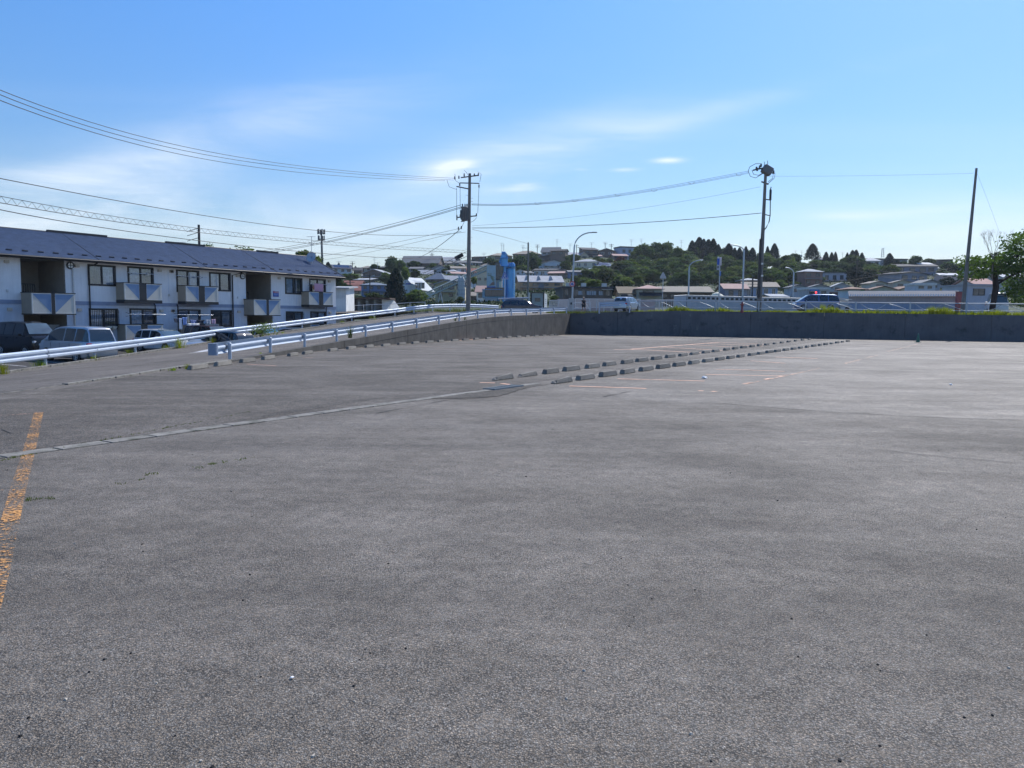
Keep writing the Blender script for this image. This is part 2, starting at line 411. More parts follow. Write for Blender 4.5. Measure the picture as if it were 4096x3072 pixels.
# --- parking lot: one sheet bounded by the ramp kerb and the foot of the walls
wall_off = .17
def offs(line, i, d):
    a = line[max(i - 1, 0)]; b = line[min(i + 1, len(line) - 1)]
    t = (b - a); t.z = 0; t.normalize(); return Vector((t.y, -t.x, 0)) * d        # towards the lot (right-hand side)
corner = nearP[-1] + Vector((1.3, 4.0, 0)) * .3
farR = lot(4096, 1368); dirR = Vector((farR.x - corner.x, farR.y - corner.y, 0)).normalized()
farEnd = Vector((corner.x, corner.y, 0)) + dirR * 85
edge = [p.copy() for p in near_line] + [corner.copy(), farEnd.copy()]
rows = []
lot_obj_pts = [(p.x, p.y) for p in edge] + [(farEnd.x + 10, -20), (near_line[0].x, -20)]
# triangulated fan in strips: use bmesh fill then subdivide a little
bm = bmesh.new()
vv = [bm.verts.new((x, y, SL * y)) for x, y in lot_obj_pts]
bm.faces.new(vv); bmesh.ops.triangulate(bm, faces=bm.faces[:])
me = bpy.data.meshes.new('parking_lot'); bm.to_mesh(me); bm.free(); me.materials.append(M_asph_lot)
parking_lot = bpy.data.objects.new('parking_lot', me); COL.objects.link(parking_lot); parking_lot['kind'] = 'structure'
if me.polygons[0].normal.z < 0: me.flip_normals()

def on_lot(pts, dz):
    return [(p[0], p[1], SL * p[1] + dz) for p in pts]
def ground_strip(pts, w0, name, mat, dz=.004, jag=0.0, parent=None, w1=None, sub=1):
    """thin strip lying on the lot along a line of ground points"""
    P = [Vector((p[0], p[1], 0)) for p in pts]
    Q = []
    for a, b in zip(P, P[1:]):
        n = max(1, int((b - a).length / sub)) if jag else 1
        for i in range(n): Q.append(a.lerp(b, i / n))
    Q.append(P[-1])
    if jag: Q = [q + Vector((rnd.uniform(-jag, jag), rnd.uniform(-jag, jag), 0)) for q in Q]
    L, Rr = [], []
    for i, q in enumerate(Q):
        t = (Q[min(i + 1, len(Q) - 1)] - Q[max(i - 1, 0)]); t.normalize(); nrm = Vector((-t.y, t.x, 0))
        w = w0 if w1 is None else w0 + (w1 - w0) * i / (len(Q) - 1)
        if jag: w *= rnd.uniform(.35, 1.4)
        L.append(q + nrm * w / 2); Rr.append(q - nrm * w / 2)
    n = len(Q); vsx = on_lot(L + Rr, dz)
    m = MB().add(vsx, [(i, i + 1, n + i + 1, n + i) for i in range(n - 1)])
    return m.build(name, mat, parent if parent else parking_lot)
def lots(pts): return [lot(*p) for p in pts]
def irregular(poly, step=.5, amp=.09):
    out = []
    for a, b in zip(poly, poly[1:] + poly[:1]):
        n = max(1, int((b - a).length / step))
        for i in range(n):
            q = a.lerp(b, i / n); out.append(q + Vector((rnd.uniform(-amp, amp), rnd.uniform(-amp, amp), 0)))
    return out
def ground_patch(poly, name, mat, dz, step=.5, amp=.09):
    q = irregular([Vector((p.x, p.y, 0)) for p in poly], step, amp)
    m = MB(); m.poly(on_lot(q, dz)); o = m.build(name, mat, parking_lot, fix=False)
    if o.data.polygons[0].normal.z < 0: o.data.flip_normals()
    bmx = bmesh.new(); bmx.from_mesh(o.data); bmesh.ops.triangulate(bmx, faces=bmx.faces[:]); bmx.to_mesh(o.data); bmx.free()
    return o

# older, coarser asphalt beyond the gutter and a repair strip beside the gutter
gut0 = lot(0, 1828); gut1 = lot(2040, 1549)
gdir = Vector((gut1.x - gut0.x, gut1.y - gut0.y, 0)).normalized(); gn = Vector((-gdir.y, gdir.x, 0))
rowA_far = lot(3330, 1358)
inner = [p + offs(near_line, i, .25) for i, p in enumerate(near_line)]
old = [gut0 - gdir * 5 + gn * .2, gut1 + gn * .2, lot(2150, 1528) , rowA_far, lot(2700, 1362), lot(2290, 1352)] + [inner[i] for i in range(len(inner) - 2, 2, -1)]
ground_patch(old, 'old_asphalt', M_asph_old, .003, .8, .05)
M_asph_strip = asphalt('trench_asphalt', (.095, .09, .082), (.15, .14, .13), 60, .85, 1.0)
def zb8(x, y): return 1800 + x * .4069, 1360 + y * .4069
M_asph_new = asphalt('smooth_asphalt', (.165, .154, .14), (.255, .238, .217), 100, .7, .7)
ground_patch(lots([(2500, 1600), (2890, 1615), (3100, 1632), (3330, 1648), (3590, 1663), (3820, 1674), (4096, 1682), (4600, 1700), (4600, 1400), (3500, 1385), (3300, 1400), (3050, 1440), (2800, 1485), (2500, 1540), (2420, 1565)]), 'smooth_patch', M_asph_new, .0015, .8, .04)
strip = lots([(900, 1700), (1300, 1628), (1560, 1590), (1800, 1596), zb8(330, 566), zb8(480, 555), zb8(560, 530), zb8(760, 470), zb8(880, 452), zb8(990, 440), zb8(760, 435), zb8(560, 466), zb8(100, 515), (1700, 1572), (1400, 1602), (1100, 1650)])
ground_patch(strip, 'trench_repair', M_asph_strip, .006, .4, .05)

# concrete gutter lids, joints open, running across the lot
L_ = .6
n_lids = int((gut1 - gut0).length / L_) + 9
start = gut0 - gdir * 3.6
for i in range(n_lids):
    c = start + gdir * (L_ * (i + .5)); jit = rnd.uniform(-.006, .006)
    d = c - start
    if (c - gut0).dot(gdir) > (gut1 - gut0).length - .9: break
    m = MB(); rz = Matrix.Rotation(math.atan2(gdir.y, gdir.x) + rnd.uniform(-.012, .012), 3, 'Z')
    w = .23 * (1 if i < 12 else .92)
    m.box((c.x, c.y, SL * c.y - .010 + jit * .6), (L_ - rnd.uniform(.018, .035), w, .05), rz)
    m.build('gutter_lid', M_gut, parking_lot, bevel=.008)
# steel grating at the end of the gutter
gs = gut1 - gdir * .9
m = MB(); rz = Matrix.Rotation(math.atan2(gdir.y, gdir.x), 3, 'Z')
for k in range(32):
    c = gs + gdir * (.04 * k); m.box((c.x, c.y, SL * c.y + .02), (.012, .3, .03), rz)
for sgn in (-1, 1):
    c = gs + gdir * .62 + gn * .15 * sgn; m.box((c.x, c.y, SL * c.y + .021), (1.26, .02, .034), rz)
M_galv = pbr('galvanised_steel', (.17, .20, .22), .8, .0, var=.15)
m.build('drain_grate', M_galv, parking_lot)
for i in range(15):
    c = gs + gdir * (1.75 + 1.0 * i)
    if rnd.random() < .15: continue
    m = MB(); m.box((c.x, c.y, SL * c.y - .008), (.96, .2, .04), rz); m.build('gutter_lid', M_gut, parking_lot, bevel=.008)

# broad worn orange line at the left, and its crossing stub
bl = [lot(155, 1652), lot(118, 1800), lot(72, 1960), lot(28, 2140), lot(-12, 2300), lot(-60, 2470), lot(-130, 2700)]
ground_strip(bl, .125, 'painted_line', M_orange, .0075)
ground_strip([lot(-120, 1966), lot(95, 1962)], .035, 'painted_line', M_orange, .0085)
ground_strip([lot(0, 1664), lot(130, 1655)], .03, 'painted_line', M_orange_faint, .0085)
def zz6(x, y): return 1900 + x * .9927, 1250 + y * .9927
lines = [[(380, 297), (690, 307)], [(575, 268), (925, 277)], [(970, 230), (1095, 232), (1247, 238)], [(1110, 195), (1250, 205)], [(1210, 180), (1380, 186)],
         [(930, 250), (1240, 257)], [(630, 148), (915, 163)], [(740, 139), (1000, 153)], [(865, 130), (1050, 140)], [(920, 124), (1160, 136)], [(985, 120), (1180, 129)],
         [(630, 148), (985, 120)], [(20, 283), (80, 285)], [(105, 287), (142, 291)], [(955, 318), (970, 320)], [(1085, 289), (1115, 283)], [(1170, 270), (1190, 266)],
         [(1225, 258), (1252, 251)], [(1360, 230), (1390, 224)], [(1100, 287), (1390, 226)], [(1490, 206), (1620, 172)], [(1660, 158), (1790, 126)], [(900, 316), (920, 317)],
         [(560, 150), (640, 149)], [(30, 105), (110, 107)], [(-60, 112), (0, 108)]]
for ln in lines:
    far = ln[0] in ((1100, 287), (1490, 206), (1660, 158), (1225, 258), (1360, 230))
    ground_strip(lots([zz6(*p) for p in ln]), .12 if ln[0][1] > 190 and not far else (.1 if far else .2), 'painted_line', M_orange_faint if far else M_orange_thin, .0075)
for a, b in [(A2(800, 1415), A2(1075, 1430)), (A2(1330, 1352), A2(1430, 1352)), ((1740, 1396), (1830, 1397)), ((1690, 1386), (1760, 1387)), ((1830, 1377), (1900, 1378)), ((1960, 1388), (2010, 1389))]:
    ground_strip(lots([a, b]), .07, 'painted_line', M_orange_thin, .0075)
# cracks and seams
cr = [[(2890, 1615), (3100, 1632), (3330, 1648), (3590, 1663), (3820, 1674), (4096, 1682), (4300, 1690)],
      [zb8(-900, 255), zb8(-300, 222), zb8(0, 206), zb8(150, 196)], [zb8(160, 182), zb8(330, 172), zb8(480, 165), zb8(700, 150)], [zb8(160, 182), zb8(240, 182), zb8(330, 182), zb8(600, 162)],
      [zb8(1500, 562), zb8(1600, 542), zb8(1780, 505)], [(0, 1575), (150, 1566), (330, 1549), (470, 1538), (640, 1532)],
      [(1500, 1655), (1800, 1600), (2000, 1590)], [zb8(950, 395), zb8(1010, 402)], [(1180, 1478), (1300, 1470), (1400, 1468)],
      [(3470, 1796), (3700, 1822), (3900, 1840), (4100, 1856)], [(0, 1720), (40, 1735)], [(1250, 1470), (1330, 1476)], [zb8(0, 575), zb8(330, 566), zb8(480, 555), zb8(560, 530), zb8(760, 470)]]
for c in cr:
    ground_strip(lots(c), .02, 'crack', M_crack, .009, jag=.02, sub=.25)
for (x, y, w, h) in [(1750, 1410 - 1360, 60, 4), (1620, 75, 90, 6), (1750, 16, 220, 10)]:
    a = zb8(x - w / 2, y); b = zb8(x + w / 2, y + 2)
    ground_strip(lots([a, b]), .22, 'pothole', M_crack, .009, jag=.04, sub=.3)

# kerb along the near edge of the ramp, flush at the left and rising into the wall
for i in range(1, 5):
    a, b = near_line[i], near_line[i + 1]
    n = max(1, int((b - a).length / 1.0)); t = (b - a).normalized()
    for k in range(n):
        p = a.lerp(b, (k + .5) / n); q = p + Vector((t.y, -t.x, 0)) * .05
        rz2 = Matrix.Rotation(math.atan2(t.y, t.x), 3, 'Z')
        far_ = q.y > 17.5; h = .03 + .05 * max(0, (q.y - 18) / 10) if far_ else .0
        m = MB(); m.box((q.x + rnd.uniform(-.01, .01), q.y, SL * q.y + h / 2 - (.01 if far_ else .008)), ((b - a).length / n - rnd.uniform(.02, .07), .15 if far_ else rnd.uniform(.05, .09), h + .04), rz2)
        m.build('kerb_stone', M_gut if far_ else M_kerb_old, parking_lot, bevel=.01)

# --- ramp surface between the two lines
NR, NC = 60, 8
a_ = resample(near_line, NR); b_ = resample(out_line, NR)
# match the two lines by the y of the viewer side so that the cross sections stay square to the road
def split(line, k, n1, n2):
    A = resample(line[:k + 1], n1); B = resample(line[k:], n2); return A[:-1] + B
a_ = split(near_line, 5, 20, 42); b_ = split(out_line, 4, 20, 42)
vsx = []; fsx = []
for a, b in zip(a_, b_):
    for j in range(NC):
        f = j / (NC - 1); p = a.lerp(b, f); vsx.append((p.x, p.y, p.z + .0))
for i in range(len(a_) - 1):
    for j in range(NC - 1): fsx.append((i * NC + j, i * NC + j + 1, (i + 1) * NC + j + 1, (i + 1) * NC + j))
ramp = MB().add(vsx, fsx, True).build('ramp_road', M_asph_road, fix=False); ramp['kind'] = 'structure'
if ramp.data.polygons[5].normal.z < 0: ramp.data.flip_normals()
def ramp_mark(pts, w, mat, name='painted_line'):
    # a mark on the ramp: ray hits on the ruled sheet
    bpy.context.view_layer.update()
    from mathutils.bvhtree import BVHTree
    bv = BVHTree.FromPolygons([v.co for v in ramp.data.vertices], [list(p.vertices) for p in ramp.data.polygons])
    out = []
    for u, v in pts:
        h = bv.ray_cast(CAMP, ray(u, v).normalized())
        if h[0] is not None: out.append(h[0])
    return out
arrow = ramp_mark([(752, 1414), (800, 1404), (838, 1396), (868, 1398), (905, 1388), (905, 1392), (868, 1402), (820, 1407)], 0, None)
if len(arrow) >= 3:
    MB().poly([p + Vector((0, 0, .006)) for p in arrow]).build('painted_arrow', M_white_paint, ramp, fix=False)

# outer kerb of the ramp and the bank down to the flats' yard
for i in range(3, len(out_line) - 1):
    a, b = out_line[i], out_line[i + 1]; t = (b - a).normalized()
    for k in range(2):
        p = a.lerp(b, (k + .5) / 2); q = p + Vector((-t.y, t.x, 0)) * -.12
        rz2 = t.to_track_quat('X', 'Z').to_matrix()
        MB().box(q + Vector((0, 0, .03)), ((b - a).length / 2 - .02, .16, .16), rz2).build('kerb_stone', M_gut, ramp, bevel=.012)
YARDZ = -1.02
bank = MB(); n = len(out_line)
bank.add([p + Vector((-.02, 0, -.02)) for p in out_line] + [Vector((p.x - .35, p.y + .1, p.z - .05)) for p in out_line] + [Vector((p.x - .5 - max(0, p.z - YARDZ) * .15, p.y + .3, YARDZ - .05)) for p in out_line],
         [(i, i + 1, n + i + 1, n + i) for i in range(n - 1)] + [(n + i, n + i + 1, 2 * n + i + 1, 2 * n + i) for i in range(n - 1)])
bk = bank.build('bank', M_soil); bk['kind'] = 'structure'
yard = MB()
yp = [(p.x - .3, p.y) for p in out_line]
q = [(-110, -15)] + yp + [(-9, 92), (-40, 112), (-110, 112)]
yard.poly([(x, y, YARDZ) for x, y in q]); yo = yard.build('yard', M_yard, fix=False); yo['kind'] = 'structure'
if yo.data.polygons[0].normal.z < 0: yo.data.flip_normals()
# parking bay lines of the yard
for t_ in range(8):
    p = Vector((-23 + t_ * 1.25, 36 + t_ * 2.05, YARDZ + .004)); dd = Vector((-.853, .521, 0)); nn = Vector((.521, .853, 0)) * .05
    MB().quad(p - nn, p + nn, p + nn + dd * 4.6, p - nn + dd * 4.6).build('painted_line', M_white_paint, yo, fix=False)

# --- main road and pavement beyond the wall
zc = 1.95
road = MB()
road.add([(outP[13].x - .1, outP[13].y + .1, 1.98), (corner.x - .2, corner.y, 1.88), (farEnd.x, farEnd.y + 1.6, 1.95), (farEnd.x + 10, 106, 2.1), (-60, 106, 2.15), (-60, 92, 1.6), (-20, 88, 1.75)],
         [(0, 1, 2, 3, 4, 5, 6)])
ro = road.build('main_road', M_asph_road, fix=False); ro['kind'] = 'structure'
if ro.data.polygons[0].normal.z < 0: ro.data.flip_normals()
bmx = bmesh.new(); bmx.from_mesh(ro.data); bmesh.ops.triangulate(bmx, faces=bmx.faces[:]); bmx.to_mesh(ro.data); bmx.free()

# --- terrain: valley floor, then the slope with the houses, then the plateau
def vcap(u):                                         # image row where the hill's ground meets the sky side
    pts = [(-400, 1120), (1000, 1115), (1300, 1108), (1450, 1090), (1700, 1052), (1850, 1040), (2300, 1018), (2600, 1030), (2900, 1060), (3100, 1075), (3300, 1078), (3600, 1066), (3900, 1075), (4500, 1060)]
    for (a, va), (b, vb) in zip(pts, pts[1:]):
        if u <= b: return va + (vb - va) * (max(u, a) - a) / (b - a)
    return pts[-1][1]
def depth_of(vb): return 170 + (1215 - vb) / .95
def zt(u, y):
    """ground height at image column u (direction) and distance y"""
    if y < 108: 
        zn = 1.75 if u > 1700 else -1.1 + 2.85 * max(0, min(1, (u - 1250) / 450))
        return zn
    z170 = at(u, 1215, 170).z
    if y < 170:
        zn = 1.75 if u > 1700 else -1.1 + 2.85 * max(0, min(1, (u - 1250) / 450))
        return zn + (z170 - zn) * (y - 108) / 62
    vb = 1215 - (y - 170) * .95
    vb2 = max(vb, vcap(u))
    if vb2 > vb:
        yc = depth_of(vb2); zcap = at(u, vb2, yc).z
        return zcap + (y - yc) * .002
    return at(u, vb, y).z
us_ = list(range(-1200, 5400, 60))
ys_ = [93, 100, 108, 120, 140, 170, 185, 200, 220, 240, 260, 280, 300, 320, 340, 360, 385, 420, 500, 700, 1200, 2500, 6000]
tv = []; 
for y in ys_:
    for u in us_:
        r = ray(u, 1265); x = r.x / r.y * y
        z = zt(u, y)
        if 170 < y < 420: z += 1.2 * math.sin(x * .09 + y * .05) * math.sin(x * .031 - y * .07)
        tv.append((x, y, z if y < 420 else z - (y - 420) * .01 if y < 1200 else z - 30))
nu = len(us_)
tf = [(i * nu + j, i * nu + j + 1, (i + 1) * nu + j + 1, (i + 1) * nu + j) for i in range(len(ys_) - 1) for j in range(nu - 1)]
ter = MB().add(tv, tf, True).build('hillside', M_hill, fix=False); ter['kind'] = 'structure'
if ter.data.polygons[3].normal.z < 0: ter.data.flip_normals()

# --- the retaining walls
def wall_run(pts, ztop, th, name, parent, mat, cope=.0):
    """one cast panel following a line; pts on the lot side face"""
    n = len(pts); m = MB()
    L = []
    for i, p in enumerate(pts):
        o = offs(pts, i, 1.0)
        f = Vector((p.x, p.y, 0)) + o * wall_off; b = Vector((p.x, p.y, 0)) - o * (th - wall_off)
        L.append((f, b, ztop[i]))
    vs1 = []
    for f, b, zt_ in L:
        vs1 += [(f.x, f.y, SL * f.y - .3), (f.x, f.y, zt_), (b.x, b.y, zt_), (b.x, b.y, SL * b.y - .3)]
    fs1 = []
    for i in range(n - 1):
        a = i * 4; c = a + 4
        fs1 += [(a, c, c + 1, a + 1), (a + 1, c + 1, c + 2, a + 2), (a + 2, c + 2, c + 3, a + 3)]
    fs1 += [(0, 1, 2, 3), (4 * n - 4, 4 * n - 1, 4 * n - 2, 4 * n - 3)]
    m.add(vs1, fs1); return m.build(name, mat, parent)
def sub_line(line, s0, s1, step=1.0):
    L = [0]
    for a, b in zip(line, line[1:]): L.append(L[-1] + (b - a).length)
    n = max(2, int((s1 - s0) / step) + 1); out = []
    for i in range(n):
        t = s0 + (s1 - s0) * i / (n - 1)
        for j in range(len(line) - 1):
            if t <= L[j + 1] + 1e-6: out.append(line[j].lerp(line[j + 1], (t - L[j]) / (L[j + 1] - L[j]))); break
    return out
wl = [near_line[4] + Vector((0, 0, .02))] + nearP + [Vector((corner.x, corner.y, nearP[-1].z))]
tot = sum((b - a).length for a, b in zip(wl, wl[1:]))
ramp_wall = thing('retaining_wall', 'curved stained concrete retaining wall rising under the ramp guardrail', 'wall')
cuts = [0, 6.5, 16.5, 26.0, 37.0, 48.0, tot]
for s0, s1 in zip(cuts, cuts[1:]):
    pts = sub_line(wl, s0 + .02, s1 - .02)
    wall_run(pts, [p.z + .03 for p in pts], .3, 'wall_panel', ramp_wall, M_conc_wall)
MB().tube([p + Vector((0, 0, -.3)) for p in sub_line(wl, 14, tot - .2, 2)], .06, 4).build('joint_filler', M_crack, ramp_wall)
MB().tube([p + offs(nearP, 0, wall_off + .004) + Vector((0, 0, -.32)) for p in sub_line(wl, 14, tot - .3, 2)], .012, 4).build('form_line', M_crack, ramp_wall)
lot_wall = thing('retaining_wall', 'long straight dark concrete retaining wall along the back of the parking lot', 'wall')
def wtop(u): return at(u, 1252 + (1243 - 1252) * min(1, (u - 2290) / 400) if u < 2690 else 1243 + (u - 2690) * .0135, 1).z
fr = Vector((corner.x, corner.y, 0)); Ltot = 85
def ztop_at(s):
    p = fr + dirR * s; r = p.x / p.y
    # image column of this azimuth at the horizon, then the wall's top row
    u = 2048 + FPX * r; v = 1252 - 9 * min(1, max(0, (u - 2290) / 400)) + max(0, u - 2690) * .0135
    return at(u, v, p.y).z
rcuts = [0, 5.6, 12.4, 19.5, 26.4, 33.5, 40.5, 47.5, 54.5, 61.5, 68.5, 76, 85]
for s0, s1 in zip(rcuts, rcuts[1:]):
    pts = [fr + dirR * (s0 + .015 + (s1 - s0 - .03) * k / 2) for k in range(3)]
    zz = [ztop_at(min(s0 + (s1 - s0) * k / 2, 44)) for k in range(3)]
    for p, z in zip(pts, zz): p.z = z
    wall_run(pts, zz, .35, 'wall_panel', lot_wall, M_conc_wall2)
bk_ = MB(); a = fr + dirR * .3; b = fr + dirR * 84; 
nW = Vector((-dirR.y, dirR.x, 0))
bk_.add([a + nW * .05 + Vector((0, 0, -.6)), b + nW * .05 + Vector((0, 0, -.6)), b + nW * .05 + Vector((0, 0, 1.83)), a + nW * .05 + Vector((0, 0, 1.83))], [(0, 1, 2, 3)])
bk_.build('joint_filler', M_crack, lot_wall)
# light mineral stains running down both walls
M_lime = worn_paint('lime_stain', (.16, .17, .18), .55, 18)
for (u, v0, v1) in [(2608, 1252, 1268), (2762, 1252, 1268), (2500, 1262, 1275), (3040, 1258, 1290), (2790, 1285, 1335), (2700, 1300, 1340), (2880, 1300, 1345), (3260, 1268, 1290), (3640, 1258, 1300), (3870, 1262, 1280), (2440, 1256, 1268), (3110, 1300, 1345)]:
    # intersection with the wall face
    r = ray(u, v0); nn = Vector((dirR.y, -dirR.x, 0)); P0 = fr + nn * (wall_off + .004)
    t = (P0 - CAMP).dot(nn) / r.dot(nn); p = CAMP + r * t; h = (v1 - v0) / FPX * p.y
    w = rnd.uniform(.08, .25)
    MB().add([p - dirR * w, p + dirR * w, p + dirR * w * .4 + Vector((0, 0, -h)), p - dirR * w * .5 + Vector((0, 0, -h))], [(0, 1, 2, 3)]).build('stain', M_lime, lot_wall, fix=False)
# ------------------------------------------------------------------ guardrails
M_rail = pbr('white_guardrail_paint', (.40, .47, .57), .38, .15, var=.08, scale=2, objvar=.04, dirt=((.33, .33, .32), 3, .66))
M_post = pbr('white_post_paint', (.46, .51, .58), .45, .1, var=.12, scale=3, dirt=((.30, .26, .2), 6, .64))
M_galv2 = pbr('dull_galvanised', (.36, .38, .41), .5, .6, var=.2, scale=4)
M_dark = pbr('dark_metal', (.03, .032, .036), .55, .3)
def w_beam(pts, side, zc_, half=.175, depth=.075):
    """W profile swept along the points; side = +1 puts the ridges on the right-hand side"""
    prof = [(0.0, -half), (.02, -half + .01), (depth, -half * .72), (depth, -half * .36), (.012, -half * .1), (.012, half * .1), (depth, half * .36), (depth, half * .72), (.02, half - .01), (0.0, half)]
    n = len(prof); vsx = []; 
    for layer in (0, -.006):
        for i, p in enumerate(pts):
            o = offs(pts, i, 1.0) * side
            for d, h in prof: vsx.append(Vector((p.x, p.y, p.z + zc_ + h)) + o * (d + layer))
    m = len(pts); fs = []
    for lay in (0, m * n):
        for i in range(m - 1):
            for j in range(n - 1):
                a = lay + i * n + j; fs.append((a, a + 1, a + n + 1, a + n))
    # close the long edges
    for i in range(m - 1):
        for j in (0, n - 1):
            a = i * n + j; b = a + m * n; fs.append((a, a + n, b + n, b))
    return MB().add(vsx, fs, False)
def rail(root, posts, beam_side, zc_, ph, pr=.0572, step=4.0, ext0=0, ext1=0, beam_off=.09, half=.175):
    line = [p.copy() for p in posts]
    if ext0: line = [line[0] + (line[0] - line[1]).normalized() * ext0] + line
    if ext1: line = line + [line[-1] + (line[-1] - line[-2]).normalized() * ext1]
    off_line = [p + offs(line, i, beam_off * beam_side) for i, p in enumerate(line)]
    # one beam per 4 m bay, lapped at the posts
    for i in range(len(off_line) - 1):
        a, b = off_line[i], off_line[i + 1]; t = (b - a).normalized()
        seg = [a - t * .08, a.lerp(b, .5), b + t * .02]
        # keep neighbouring directions so that the bays meet
        m = w_beam([seg[0], seg[1], seg[2]], beam_side, zc_, half)
        m.build('beam', M_rail, root)
    for i, p in enumerate(posts):
        MB().tube([p + Vector((0, 0, -.1)), p + Vector((0, 0, ph))], pr, 12).lathe([(pr * 1.12, ph - .03), (pr * 1.12, ph + .005), (pr * .5, ph + .03)], 12, (p.x, p.y, p.z)).build('post', M_post, root)
        o = offs(posts, i, beam_side)
        MB().box(p + o * (pr + .01) + Vector((0, 0, zc_)), (.05, .05, .14)).build('bracket', M_galv2, root)
        for hz in (-.06, .06):
            c = p + o * (beam_off + .08) + Vector((0, 0, zc_ + hz)); MB().tube([c - o * .07, c + o * .02], .018, 6).build('bolt', M_galv2, root)
near_root = thing('guardrail', 'nearer long white guardrail, standing on the curved ramp wall, with a rounded end cap', 'guardrail')
rail(near_root, nearP, -1, .50, .62, .062, ext0=1.15, half=.2)
# end cap: rolled plate with a flat tail
e = nearP[0] + (nearP[0] - nearP[1]).normalized() * 1.2 + offs(nearP, 0, -.09); t = (nearP[1] - nearP[0]).normalized()
m = MB(); nrm = Vector((t.y, -t.x, 0)); pts = []
for k in range(15):
    a = R(-90 + 270 * k / 14); pts.append(e + t * (.0 - .16 * math.cos(a) - .02) + nrm * (.16 * math.sin(a) + .03))
vv_ = [Vector((p.x, p.y, e.z + .49 - .2)) for p in pts] + [Vector((p.x, p.y, e.z + .49 + .2)) for p in pts]
m.add(vv_, [(i, i + 1, 15 + i + 1, 15 + i) for i in range(14)], True); m.add(vv_[15:], [tuple(range(15))]).add(vv_[:15], [tuple(range(15))])
m.build('end_cap', pbr('end_cap_paint', (.2, .26, .36), .5, dirt=((.3, .34, .4), 8, .5)), near_root)
# rail closer to the corner: the short spare panel beyond the corner post
out_root = thing('guardrail', 'white guardrail along the far side of the ramp beside the parked cars', 'guardrail')
o_posts = [o0 + Vector((0, 0, 0))] + outP
rail(out_root, [p + Vector((0, 0, .05)) for p in outP], 1, .54, .72, .06, ext0=9.0, half=.205)
# short rail right of the person (u 2397..2515), back of the beam seen
def G(u, v, y): return at(u, v, y)
sp = [G(2397, 1247, 83), G(2518, 1243, 82)]
s_root = thing('guardrail', 'short two-post guardrail on the road edge behind the wall, in front of the silver wagon', 'guardrail')
for p in sp: MB().tube([p + Vector((0, 0, -.2)), p + Vector((0, 0, 1.05))], .07, 12).build('post', M_post, s_root)
w_beam([sp[0] + Vector((0, .12, 0)), sp[1] + Vector((0, .12, 0))], -1, .82, .26).build('beam', M_rail, s_root)

# ------------------------------------------------------------------ wheel stops
def stop_mesh():
    bm = bmesh.new()
    l, w, h = .6, .14, .12; tw = .105
    P = [(-l/2, -w/2, 0), (l/2, -w/2, 0), (l/2, w/2, 0), (-l/2, w/2, 0), (-l/2 + .03, -tw/2, h), (l/2 - .03, -tw/2, h), (l/2 - .03, tw/2, h), (-l/2 + .03, tw/2, h)]
    v = [bm.verts.new(p) for p in P]
    for f in [(3, 2, 1, 0), (4, 5, 6, 7), (0, 1, 5, 4), (2, 3, 7, 6), (0, 4, 7, 3), (1, 2, 6, 5)]: bm.faces.new([v[i] for i in f])
    bmesh.ops.bevel(bm, geom=bm.edges[:], offset=.012, segments=2, affect='EDGES')
    me = bpy.data.meshes.new('wheel_stop'); bm.to_mesh(me); bm.free(); me.materials.append(M_stop); return me
STOP = stop_mesh()
def chipped_mesh(seed):
    me = STOP.copy(); r = random.Random(seed)
    for v in me.vertices:
        if v.co.x < -.2 and v.co.z > .05: v.co.z -= r.uniform(.03, .07); v.co.x += r.uniform(0, .05)
    return me
def put_stops(pts, label, group, ang_of=None, chip=()):
    n = len(pts); sp_m = [((pts[min(i + 1, n - 1)] - pts[max(i - 1, 0)]).length / (2 if 0 < i < n - 1 else 1)) for i in range(n)]
    for i, p in enumerate(pts):
        a = pts[max(i - 1, 0)]; b = pts[min(i + 1, n - 1)]; an = math.atan2(b.y - a.y, b.x - a.x) + rnd.uniform(-.05, .05)
        o = bpy.data.objects.new('wheel_stop', chipped_mesh(i) if i in chip else STOP); COL.objects.link(o)
        o.location = (p.x, p.y, SL * p.y + .006); o.rotation_euler = (0, 0, an); o.scale = (max(.6, min(1.15, .66 * sp_m[i])) / .6, 1.2, rnd.uniform(1.0, 1.2))
        tag(o, label(i), 'wheel stop', group)
# front row (nearest), then the row behind it; picture positions of block centres at their foot
rb = [(2214, 2281, 1538), (2308, 2375, 1520), (2399, 2464, 1508), (2481, 2540, 1496), (2556, 2613, 1487), (2627, 2678, 1478), (2692, 2741, 1466), (2752, 2798, 1460), (2806, 2855, 1453), (2858, 2900, 1444), (2900, 2943, 1440),
      (2944, 2980, 1433), (2988, 3028, 1429), (3026, 3060, 1421), (3060, 3095, 1417), (3092, 3127, 1413), (3128, 3158, 1409), (3160, 3188, 1404), (3188, 3215, 1400), (3214, 3242, 1397), (3241, 3268, 1393), (3268, 3290, 1390), (3290, 3315, 1387), (3313, 3338, 1384), (3336, 3360, 1381), (3358, 3380, 1379), (3380, 3402, 1376)]
ra = [(1980, 2043, 1525), (2077, 2143, 1510), (2172, 2234, 1497), (2255, 2316, 1486), (2342, 2397, 1473), (2411, 2464, 1467), (2484, 2532, 1457), (2545, 2590, 1450), (2603, 2649, 1443), (2659, 2702, 1436), (2712, 2752, 1429), (2758, 2796, 1425),
      (2806, 2840, 1419), (2844, 2880, 1415), (2890, 2922, 1411), (2924, 2956, 1407), (2957, 2990, 1403), (2994, 3022, 1399), (3022, 3052, 1395), (3052, 3080, 1391), (3084, 3112, 1388), (3112, 3140, 1385), (3141, 3168, 1381), (3168, 3195, 1378), (3196, 3222, 1375), (3222, 3250, 1372), (3252, 3276, 1369), (3278, 3304, 1366), (3304, 3328, 1364)]
